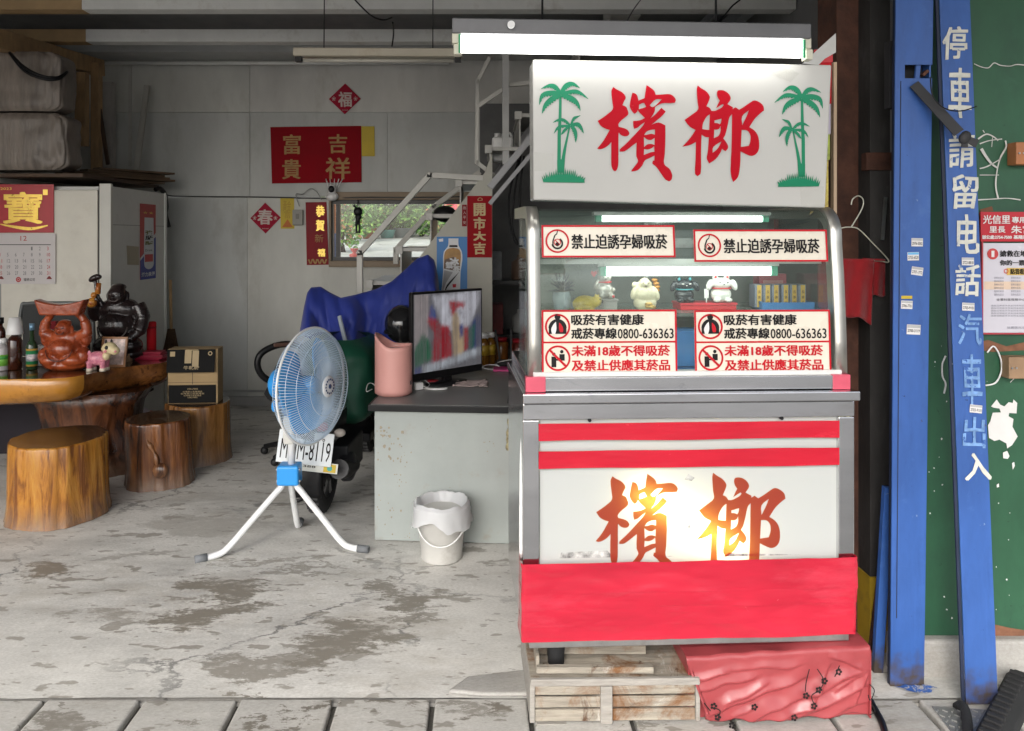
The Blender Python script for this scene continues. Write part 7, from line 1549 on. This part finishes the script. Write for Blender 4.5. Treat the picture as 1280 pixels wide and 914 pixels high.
# carton on the back stool
p = at(241, 509, s3.location.y - .02); cb = thing("cardboard_carton", "tan cardboard carton with black printed panels standing on the brown log stool", "carton", (at(241, 0, s3.location.y - .08).x, s3.location.y - .08, .424), radians(4)); k_ = cb.location.y / F
w_, h_ = 30.5 * k_, 68 * k_
TAN = M("cardboard_tan", (.34, .235, .115), .75, 0, .08, 6, .05, 60)
b = MB(); b.bx(-w_, w_, 0, .14, 0, h_); b.build("box", TAN, cb, bevel=.003)
BP = M("carton_black", (.008, .008, .008), .75, spec=.15)
b = MB(); b.bx(-w_ + .005, w_ - .012, -.004, -.001, 0.004, h_ * .34); b.build("lower_panel", BP, cb)
b = MB(); b.T = Matrix.Translation((0, -.02, h_ * .80)) @ Matrix.Rotation(radians(-9), 4, 'X'); b.bx(-w_ + .002, w_ - .014, -.004, .0, -h_ * .22, h_ * .20); b.build("top_flap", BP, cb)
b = MB(); b.bx(-.003, .0, -.0015, -.0005, h_ * .35, h_ * .6); b.bx(-w_, w_, -.0015, -.0005, h_ * .385, h_ * .39); b.build("flap_slit", INKK, cb)
b = MB(); gi = M("carton_gold_ink", (.36, .27, .14), .6)
for r, wd in ((.27, .055), (.22, .10), (.185, .12), (.15, .09), (.115, .05)): b.text("台灣高山茶葉禮盒", (0, -.006, h_ * r), wd * 1.4, .012, 0, 0)
b.T = Matrix.Translation((0, -.026, h_ * .80)) @ Matrix.Rotation(radians(-9), 4, 'X')
b.text("牛軋糖", (0, -.001, -h_ * .13), .11, .028, 0, .01); b.rect(-.05, -.002, -.02, .075, -.001); b.rect(.004, .05, -.045, .07, -.001); b.rect(-.045, .045, .072, .078, -.0012); b.rect(-.155, -.12, .03, .065, -.001); b.disc((.13, -.001, .05), .016, 0, 16, .009)
b.build("lettering", gi, cb, normals=False)
b = MB(); b.bx(-4.4, -2.99, 5.60, 5.66, 0, .56); tag(b.build("dark_fill_board", M("under_table_dark", (.014, .010, .016), .8, 0, .3, 4)), "dark purplish board added to blacken the space under the log table", "board")  # added for an unclear dark object; blackens the gap below the slab
# bag behind the dark stool, broom in the corner
o = thing("red_bin", "small red bin with a white bag behind the dark log stool", "bin", fl(160, 575) + Vector((0, .15, 0))); b = MB(); b.lathe([(.10, 0), (.13, .30), (.12, .30), (.09, .01), (0, .01)], (0, 0, 0), 24); b.build("bin", M("bin_red", (.36, .012, .035), .4), o); b = MB(); b.ell((-.02, 0, .31), (.11, .10, .04)); b.build("liner", M("liner_pale", (.52, .48, .54), .4, 0, .2), o)
o = thing("straw_broom", "brown straw broom in the corner behind the cardboard carton", "broom", at(214, 470, 6.6)); b = MB()
br = random.Random(3)
for i in range(120):
    t = i / 119 - .5; b.tube([Vector((t * .05, br.uniform(-.02, .02), .42)), Vector((t * .24 + br.uniform(-.02, .02), br.uniform(-.04, .04), -.02))], .003, n=4)
b.build("bristles", M("straw_brown", (.09, .05, .025), .9, 0, .4, 30), o); b = MB(); b.tube([Vector((0, 0, .40)), Vector((-.05, .1, .85))], .014); b.build("handle", BROWNW, o)
# folding chair behind the table
o = thing("folding_chair", "dark mesh chair with a grey tube frame behind the log table", "chair", (at(72, 0, 5.73).x, 5.715, 0)); hwc = 47 * 5.7 / F; ztc = at(0, 380, 5.7).z
b = MB(); b.tube(spline([(-hwc, 0, .0), (-hwc, 0, .75), (-hwc + .02, 0, ztc - .04), (-hwc + .07, 0, ztc), (0, 0, ztc + .005), (hwc - .07, 0, ztc), (hwc - .02, 0, ztc - .04), (hwc, 0, .75), (hwc, 0, .0)], 7), .015, n=10); b.build("tube_frame", M("tube_grey", (.16, .17, .17), .4, .5), o)
b = MB(); b.bx(-hwc + .03, hwc - .03, -.008, .008, .72, ztc - .005); b.build("backrest", M("mesh_dark", (.035, .038, .038), .7, 0, .15, 60), o, bevel=.006)
b = MB(); b.bx(-hwc + .02, hwc - .02, -.03, .02, .42, .46); b.build("seat", M("mesh_dark", (0, 0, 0)), o)

# ---------------------------------------------------------------- tall white cabinet, calendar, poster
X0, X1, CY0, CY1 = at(4, 0, 5.75).x, -2.86, 5.75, 6.72; CT = 2.035
cab = thing("white_cabinet", "tall off-white cold store cabinet with a vent low on its side", "cabinet", (X0, CY0, 0)); W2 = X1 - X0
CABS = M("cabinet_side_white", (.58, .58, .55), .45, 0, .07, 3, .02, 20, dirt=.18, dirtcol=(.33, .31, .27), ds=3)
b = MB(); b.bx(0, W2, .004, CY1 - CY0, .05, CT); b.build("body", CABS, cab, bevel=.004)
b = MB(); b.bx(0, W2 - .10, -.03, .002, .12, CT - .03); b.build("door", IVORY, cab, bevel=.006)
b = MB(); b.bx(W2 - .085, W2 + .006, -.035, .003, .05, CT + .02); b.build("corner_post", M("post_offwhite", (.56, .55, .50), .45, 0, .05), cab, bevel=.005); b = MB(); b.bx(W2 - .097, W2 - .088, -.02, .0, .1, CT); b.build("door_gap", DARK, cab)
b = MB(); b.bx(W2 + .0005, W2 + .002, .004, CY1 - CY0, 1.735, 1.739); b.build("seam", M("seam_grey", (.16, .16, .15), .6), cab)
b = MB()
for i in range(5): b.bx(W2 + .001, W2 + .004, .22, .72, .30 + .034 * i, .30 + .034 * i + .022)
b.build("vent_slot", DARK, cab)
b = MB(); b.bx(W2 + .0, W2 + .012, CY1 - CY0 - .03, CY1 - CY0 + .006, .0, CT + .004); b.build("edge_strip", WHITE, cab)
def side_pt(px, py):                                 # point on the cabinet's right face
    Y = X1 * F / (px - VX); return Vector((W2, Y - CY0, EH + (HY - py) * Y / F))
P4 = [side_pt(158, 307), side_pt(173, 308.5), side_pt(173, 331.5), side_pt(159, 331)]
b = MB(); A = [b._v(p + Vector((.001, 0, 0))) for p in P4]; B = [b._v(p + Vector((.004, 0, 0))) for p in P4]; b.face(A); b.face(B)
for i in range(4): b.face((A[i], A[(i+1) % 4], B[(i+1) % 4], B[i]))
b.build("tan_patch", M("tan_card", (.36, .32, .24), .7), cab)
# tall poster on the side (flat in the x = X1 plane)
q0, q1 = side_pt(174, 255), side_pt(195, 349)
yA, yB = side_pt(174.5, 300).y, side_pt(194, 300).y; zA, zB = side_pt(176, 350).z, side_pt(176, 254.5).z
pst = thing("tall_poster", "narrow red and blue poster of a white tube stuck on the cabinet side", "poster", (X1 + .002, CY0 + yA, zA), pi / 2); PW, PH = yB - yA, zB - zA
b = MB(); b.bx(0, PW, -.003, -.001, 0, PH); b.build("sheet", M("poster_red", (.40, .035, .03), .4, 0, .08), pst)
b = MB(); b.geo(loops_geo([[(0, 0), (PW, 0), (PW, PH * .56), (PW * .82, PH * .53), (0, PH * .28)]]), lambda x, z: (x, -.0035, z), 0); b.geo(loops_geo([[(PW * .86, PH * .58), (PW, PH * .62), (PW, PH * .565), (PW * .82, PH * .53)]]), lambda x, z: (x, -.0038, z), 1); b.geo(loops_geo([[(0, PH * .25), (0, PH * .285), (PW * .3, PH * .36), (PW * .3, PH * .33)]]), lambda x, z: (x, -.0038, z), 1)
b.geo(loops_geo([smooth_loop([(PW * .26, PH * .82), (PW * .84, PH * .82), (PW * .86, PH * .2), (PW * .7, PH * .14), (PW * .4, PH * .14), (PW * .24, PH * .2)], 3)]), lambda x, z: (x, -.0042, z), 1); b.rect(PW * .28, PW * .80, PH * .23, PH * .33, -.0046, 2)
for s, zc, mi, h in (("強", .62, 3, .06), ("肝", .55, 4, .06), ("醒", .48, 3, .05)): b.text(s, (PW * .55, -.0048, PH * zc), PW * .5, PH * h, mi, .03)
b.text("Drink", (PW * .54, -.0048, PH * .385), PW * .45, PH * .03, 4, 0); b.text("活力泉源", (PW * .5, -.0048, PH * .065), PW * .86, PH * .06, 1, .03); b.text("★★", (PW * .5, -.0044, PH * .885), PW * .7, PH * .035, 5, 0)
b.build("tube_print", [M("poster_navy", (.015, .03, .25), .4), M("poster_pale", (.55, .56, .58), .4), M("poster_red_block", (.5, .03, .03), .4), M("poster_olive", (.14, .13, .02), .5), INKK, GOLD], pst, normals=False)
# calendar
Yc = 5.71; cal = thing("wall_calendar", "red wall calendar with a gold emblem above a white December sheet", "calendar", at(34, 355, Yc))
def cp_(px, py): return at(px, py, Yc) - cal.location
b = MB(); p, q = cp_(-2, 291), cp_(67, 230.5); b.bx(p.x, q.x, 0, .006, p.z, q.z); pic = b.build("picture_page", M("calendar_red", (.42, .02, .03), .35, 0, .15, 4), cal)
b = MB(); p, q = cp_(-2, 355), cp_(69.5, 292); b.bx(p.x, q.x, -.003, .005, p.z, q.z); shp = b.build("date_sheet", M("calendar_white", (.60, .56, .55), .5, 0, .03), cal)
b = MB()
def ct(s, x0, x1, y0, y1, mi=0, off=0.0, y=-.005): p, q = cp_(x0, y1), cp_(x1, y0); b.text(s, ((p.x + q.x) / 2, y, (p.z + q.z) / 2), q.x - p.x, q.z - p.z, mi, 0, bold=.007 if off > .02 else 0)
ct("寶", 4, 54, 240, 280, 0, .03); 
P_ = spline([(*[cp_(-1, 280)[i] for i in (0,)], 0, cp_(0, 280).z), (cp_(20, 283).x, 0, cp_(0, 284).z), (cp_(40, 286).x, 0, cp_(0, 286).z), (cp_(60, 282).x, 0, cp_(0, 282).z)], 5)
for i in range(len(P_) - 1): 
    wz = .010 * sin(pi * (i + .6) / len(P_)) + .002; b.quad([(P_[i].x, -.004, P_[i].z - wz), (P_[i+1].x, -.004, P_[i+1].z - wz), (P_[i+1].x, -.004, P_[i+1].z + wz), (P_[i].x, -.004, P_[i].z + wz)], 0)
p, q = cp_(54, 244), cp_(60, 237); b.rect(p.x, q.x, p.z, q.z, -.004, 0); ct("2023", 1, 15, 234.5, 237.5, 0)
b.build("gold_emblem", GOLDM, pic, normals=False)
b = MB(); ct("12", 26, 34, 295, 301, 0, .01); p, q = cp_(0, 306.4), cp_(64, 305.6); b.rect(p.x, q.x, p.z, q.z, -.005, 1)
d = 1
for r in range(5):
    for c in range(7):
        if r == 0 and c < 4: continue
        if d > 31: break
        x = 0 + c * 10; ct(str(d), x - .8, x + (3.2 if d > 9 else 1.2), 308.5 + r * 7.7, 313 + r * 7.7, 0 if c in (0, 6) else 2, .004); d += 1
p = cp_(23.5, 349.5); b.disc((p.x, -.005, p.z), .02, 0, 20, .011); b.disc((p.x, -.0055, p.z), .008, 0, 12); ct("福德公司", 30, 44, 347.5, 351.5, 1, .01)
for x in (2, 62): p = cp_(x, 349); b.geo(loops_geo([smooth_loop([(-.022, 0), (.022, 0), (.006, .022), (-.006, .022)], 3)]), lambda a, z, p=p: (p.x + a, -.005, p.z + z), 3)
b.build("date_lettering", [M("cal_red", (.5, .04, .04), .5), INKK, M("cal_grey", (.20, .20, .20), .5), M("cal_maroon", (.20, .02, .02), .5)], shp, normals=False)
cable("cabinet_hose", "thick black hose looping over the back corner of the white cabinet", [at(194, 237, 6.6), at(200, 236, 6.65), at(206, 243, 6.72), at(208, 258, 6.76), at(207, 268, 6.78), at(211, 284, 6.8)], .022, BLACK, "hose")
# loft above the cabinet
b = MB(); b.bar(at(-30, 222, 5.55), at(130, 237, 6.9), .05, .05); b.bar(at(-30, 207, 5.75), at(120, 231, 6.95), .04, .05); tag(b.build("loft_rail", M("rail_offwhite", (.42, .41, .38), .5, 0, .1, 4, dirt=.2)), "pair of pale steel rails carrying the bundles over the white cabinet", "rail")
b = MB(); b.bx(-4.6, -3.02, 5.62, 6.95, 2.10, 2.125); tag(b.build("loft_board", DKW), "dark board of the loft above the white cabinet", "board")
WRAP = M("plastic_wrap", (.19, .16, .135), .42, 0, .4, 4, .5, 10, stretch=(3, 1, .5), dirt=.25, dirtcol=(.30, .24, .20), ds=5)
for (y0, y1, x1, lb, sd_) in ((66, 141, 82, "upper grey plastic wrapped bundle on the loft", 1), (142, 214, 88, "lower grey plastic wrapped bundle on the loft", 6)):
    xa_, xb_ = -4.4, at(x1, 0, 5.7).x; za, zb_ = at(0, y1, 5.7).z, at(0, y0, 5.7).z
    t = thing("wrapped_bundle", lb, "bundle", ((xa_ + xb_) / 2, 5.76, za)); b = MB(); hx_, hz_ = (xb_ - xa_) / 2, (zb_ - za)
    def wf(u, v, hx_=hx_, hz_=hz_, sd_=sd_):
        t_ = 2*pi*u; c, s_ = cos(t_), sin(t_); e = .28; kk = 1 - max(0, abs(2*v - 1) - .75) ** 2 * 2.2; n_ = .02 * mnoise.noise(Vector((c * 3 + sd_, s_ * 3, v * 3))) + .008 * mnoise.noise(Vector((c * 12, s_ * 12, v * 3 + sd_)))
        return (math.copysign(abs(c) ** e, c) * (hx_ * kk + n_), math.copysign(abs(s_) ** e, s_) * (.13 * kk + n_), .004 + v * (hz_ - .008))
    b.sheet(wf, 80, 22, closed_u=True);
    b.build("wrapping", WRAP, t); b = MB(); b.bx(-hx_ * .9, hx_ * .9, -.10, .10, .03, hz_ - .012); b.build("contents", M("bundle_inner", (.13, .10, .085), .8), t)
bm_ = MB(); bm_.bar((-3.6, 5.35, at(0, 48, 5.54).z - .03), (-3.6, 7.0, at(0, 83, 6.9).z + .005), .10, .15); tag(bm_.build("wooden_beam", BROWNW, bevel=.006), "ochre brown wooden beam running back above the bundles", "beam")
for x0, x1, y0, y1, Y, lb, m in ((93, 106, 90, 168, 6.6, "short ochre post behind the wrapped bundles", BROWNW), (113, 123, 78, 208, 6.75, "taller round-edged ochre post under the wooden beam", BROWNW), (126, 140, 102, 210, 7.0, "pale whitewashed post between ochre post and leaning plank", M("whitewash", (.36, .34, .32), .7, 0, .15))):
    a_, c_ = at(x0, y1, Y), at(x1, y0, Y); b = MB(); b.bx(a_.x, c_.x, Y, Y + .08, a_.z - .1, c_.z); tag(b.build("wooden_post", m, bevel=.004), lb, "post")
b = MB(); b.bar(at(122, 120, 6.8), at(135, 206, 6.8), .03, .02); tag(b.build("dark_batten", DKW), "thin dark batten leaning between the ochre posts", "batten")
b = MB(); b.bar(at(184, 107, 7.05), at(170, 218, 6.9), .05, .03); tag(b.build("leaning_plank", M("plank_grey", (.33, .32, .29), .6, 0, .1, 4), bevel=.003), "pale grey plank leaning against the back wall above the cabinet", "plank")
for i in range(5):
    b = MB(); xa_, xb_ = -3.35 + .05 * i, -2.98 + .05 * ((i * 2) % 3); b.bar((xa_ - .15, 5.95 + .1 * i, 2.14 + .022 * i), (xb_, 6.9, 2.14 + .022 * i), .12, .018); tag(b.build("dark_plank", M("dark_plank_m", (.11, .07, .04), .6, 0, .3, 5), bevel=.002), "dark brown plank in the stack beside the bundles", "plank", "dark planks stacked on the loft")
for k in (0, 1): cable("loft_cable", "black cable sagging in front of the wrapped bundles below the wooden beam", [at(12, 66, 5.5), at(30, 84 + 4 * k, 5.45), at(52, 95 + 3 * k, 5.45), at(72, 97 + 2 * k, 5.5), at(84, 90, 5.6)], .012, BLACK, "cable", "cables sagging below the wooden beam")
o = flat("vertical_batten_cover", "thin pale vertical strip on the back wall left of the leaning plank", "strip", [(161, 80), (165, 80), (165, 208), (161, 208)], M("strip_pale", (.44, .43, .40), .6), BY - .002, .01); o.name = "wall_strip"
# ---------------------------------------------------------------- the yard seen through the window
def yz(Y): return 1.24 + .55 * min(1, (Y - 7.75) / 40 * 3.4) + .02 * (Y - 7.75) / 40
lr = random.Random(21)
def leafm(name, c, c2): return M(name, c, .5, 0, .3, 2, col2=c2)
LEAF = [leafm("leaf_dark", (.03, .075, .018), (.045, .10, .025)), leafm("leaf_mid", (.07, .16, .03), (.09, .20, .04)), leafm("leaf_light", (.15, .26, .05), (.20, .32, .07)), leafm("leaf_blush", (.30, .12, .06), (.34, .20, .08))]
def bush(name, label, x, Y, w, h, n, wts, leaf=.07, base=.1, pot=None, cat="shrub"):
    z0 = yz(Y); o = thing(name, label, cat, (x, Y, z0)); b = MB()
    for i in range(n):
        while True:
            p = Vector((lr.uniform(-1, 1), lr.uniform(-1, 1), lr.uniform(0, 1)))
            if (p.x ** 2 + p.y ** 2) < (1 - (p.z - .45) ** 2 * 1.5) and mnoise.noise(p * 2.2 + Vector((x * 3, 0, 0))) > -.16: break
        c = Vector((p.x * w / 2, p.y * w / 2.4, base + p.z * h)); d = Vector((lr.gauss(0, 1), lr.gauss(0, 1), lr.gauss(-.1, .7))).normalized(); s_ = d.orthogonal().normalized(); L = leaf * lr.uniform(.6, 1.4)
        b.quad([c, c + d * L * .5 + s_ * L * .25, c + d * L, c + d * L * .5 - s_ * L * .25], lr.choices(range(4), wts)[0])
    b.build("foliage", LEAF, o, normals=False); b = MB()
    for i in range(6): b.tube([Vector((lr.uniform(-.05, .05), 0, 0)), Vector((lr.uniform(-.3, .3) * w, lr.uniform(-.2, .2) * w, base + h * lr.uniform(.4, .8)))], [.012, .005], n=6)
    b.build("stem", DKW, o)
    if pot:
        b = MB(); r, hp2, m = pot; b.lathe([(r * .75, 0), (r, hp2 * .9), (r * 1.06, hp2 * .92), (r * 1.06, hp2), (r * .9, hp2), (r * .85, hp2 * .9), (0, hp2 * .88)], (0, 0, 0), 24); b.build("pot", m, o)
    return o
TEALP = M("pot_teal", (.16, .38, .36), .5); GREYPOT = M("pot_grey", (.22, .24, .25), .6); TERR = M("pot_terracotta", (.28, .10, .05), .7)
def xat(px, Y): return (px - VX) * Y / F
bush("leafy_shrub", "yellow green shrub with reddish tips at the left of the window view", xat(428, 11.2), 11.2, .62, .95, 900, (1, 3, 4, 1.6), .08)
bush("leafy_shrub", "tall green shrub just behind the hanging charm", xat(438, 14), 14, 1.2, 1.1, 1000, (2, 5, 3, 0), .10)
bush("potted_shrub", "broad green shrub growing from a teal pot", xat(484, 15.5), 15.5, 1.3, .95, 1300, (2, 5, 3, .1), .11, .25, (.17, .17, TEALP))
bush("potted_shrub", "dense green shrub in a rounded grey pot", xat(502, 15.7), 15.7, 1.3, 1.15, 1300, (3, 5, 2, 0), .11, .3, (.19, .20, GREYPOT))
bush("potted_shrub", "low shrub in a terracotta pot between charm and teal pot", xat(462, 15.2), 15.2, .9, .5, 600, (3, 4, 2, .5), .09, .2, (.18, .22, TERR))
bush("leafy_shrub", "dark leafy shrub behind the two potted shrubs", xat(494, 17.5), 17.5, 2.4, 1.7, 1800, (4, 4, 2, 0), .14)
bush("leafy_shrub", "bright green shrub left of the orange building", xat(527, 16.2), 16.2, 1.3, .95, 1100, (2, 4, 4, .2), .11)
bush("leafy_shrub", "mixed green shrub low at the right of the window view", xat(545, 15), 15, 1.0, .55, 700, (3, 4, 3, .4), .09)
b = MB(); Yf = 19.0
t = thing("slatted_fence", "pale grey slatted fence behind the shrubs", "fence", (xat(470, Yf), Yf, yz(Yf)))
for i in range(18): b.bx(-2.6, 1.6, 0, .04, .05 + i * .12, .05 + i * .12 + .105)
b.build("slat_panel", M("slat_grey", (.42, .44, .45), .5), t); b = MB()
for x in (-2.6, -.5, 1.6): b.bx(x, x + .08, .041, .1, 0, 2.3)
b.build("post", M("slat_grey", (0, 0, 0)), t)
t = thing("orange_building", "orange tan building with a red shop sign beyond the yard", "building", (xat(556, 21), 21, yz(21))); b = MB(); b.bx(-.55, 5, 0, 4, 0, 6); b.build("wall", M("orange_wall", (.50, .27, .11), .7, 0, .08), t); b = MB(); b.bx(-.15, .35, -.06, -.01, .55, 1.3); b.build("shop_sign", M("sign_red_pink", (.55, .05, .08), .5), t); b = MB(); b.bx(.6, 1.6, -.03, -.005, .0, 1.6); b.build("door", M("door_shade", (.15, .10, .07), .5), t)
t = thing("gate_post", "orange red and navy painted post outside the left end of the window", "post", (xat(417.5, 8.6), 8.6, yz(8.6))); b = MB(); b.tube([Vector((0, 0, 0)), Vector((0, 0, .40))], .035, n=16); b.build("navy_foot", M("post_navy", (.02, .05, .17), .5), t); b = MB(); b.tube([Vector((0, 0, .401)), Vector((0, 0, 2.2))], .035, n=16); b.build("orange_shaft", M("post_orange", (.55, .14, .06), .5), t)
b = MB(); p = at(443, 309, 9.6); b.lathe([(.05, 0), (.07, .08), (.02, .1), (.06, .16)], (p.x, p.y, yz(9.6)), 12); tag(b.build("red_stool", M("stool_red", (.55, .08, .06), .4)), "small red plastic stand on the yard floor", "stand")
b = MB(); b.bx(xat(424, 8.6), xat(466, 8.6), 8.2, 8.75, yz(8.2) - .06, yz(8.2) - .005); tag(b.build("pale_slab", M("slab_pale", (.60, .62, .64), .6)), "pale concrete slab just outside the window", "slab")
b = MB(); p = at(560, 305, 9.2); b.box((p.x - .02, p.y, yz(9.2) + .02), (.4, .1, .05)); tag(b.build("white_barrier", WHITE, bevel=.01), "low white barrier outside the right end of the window", "barrier")
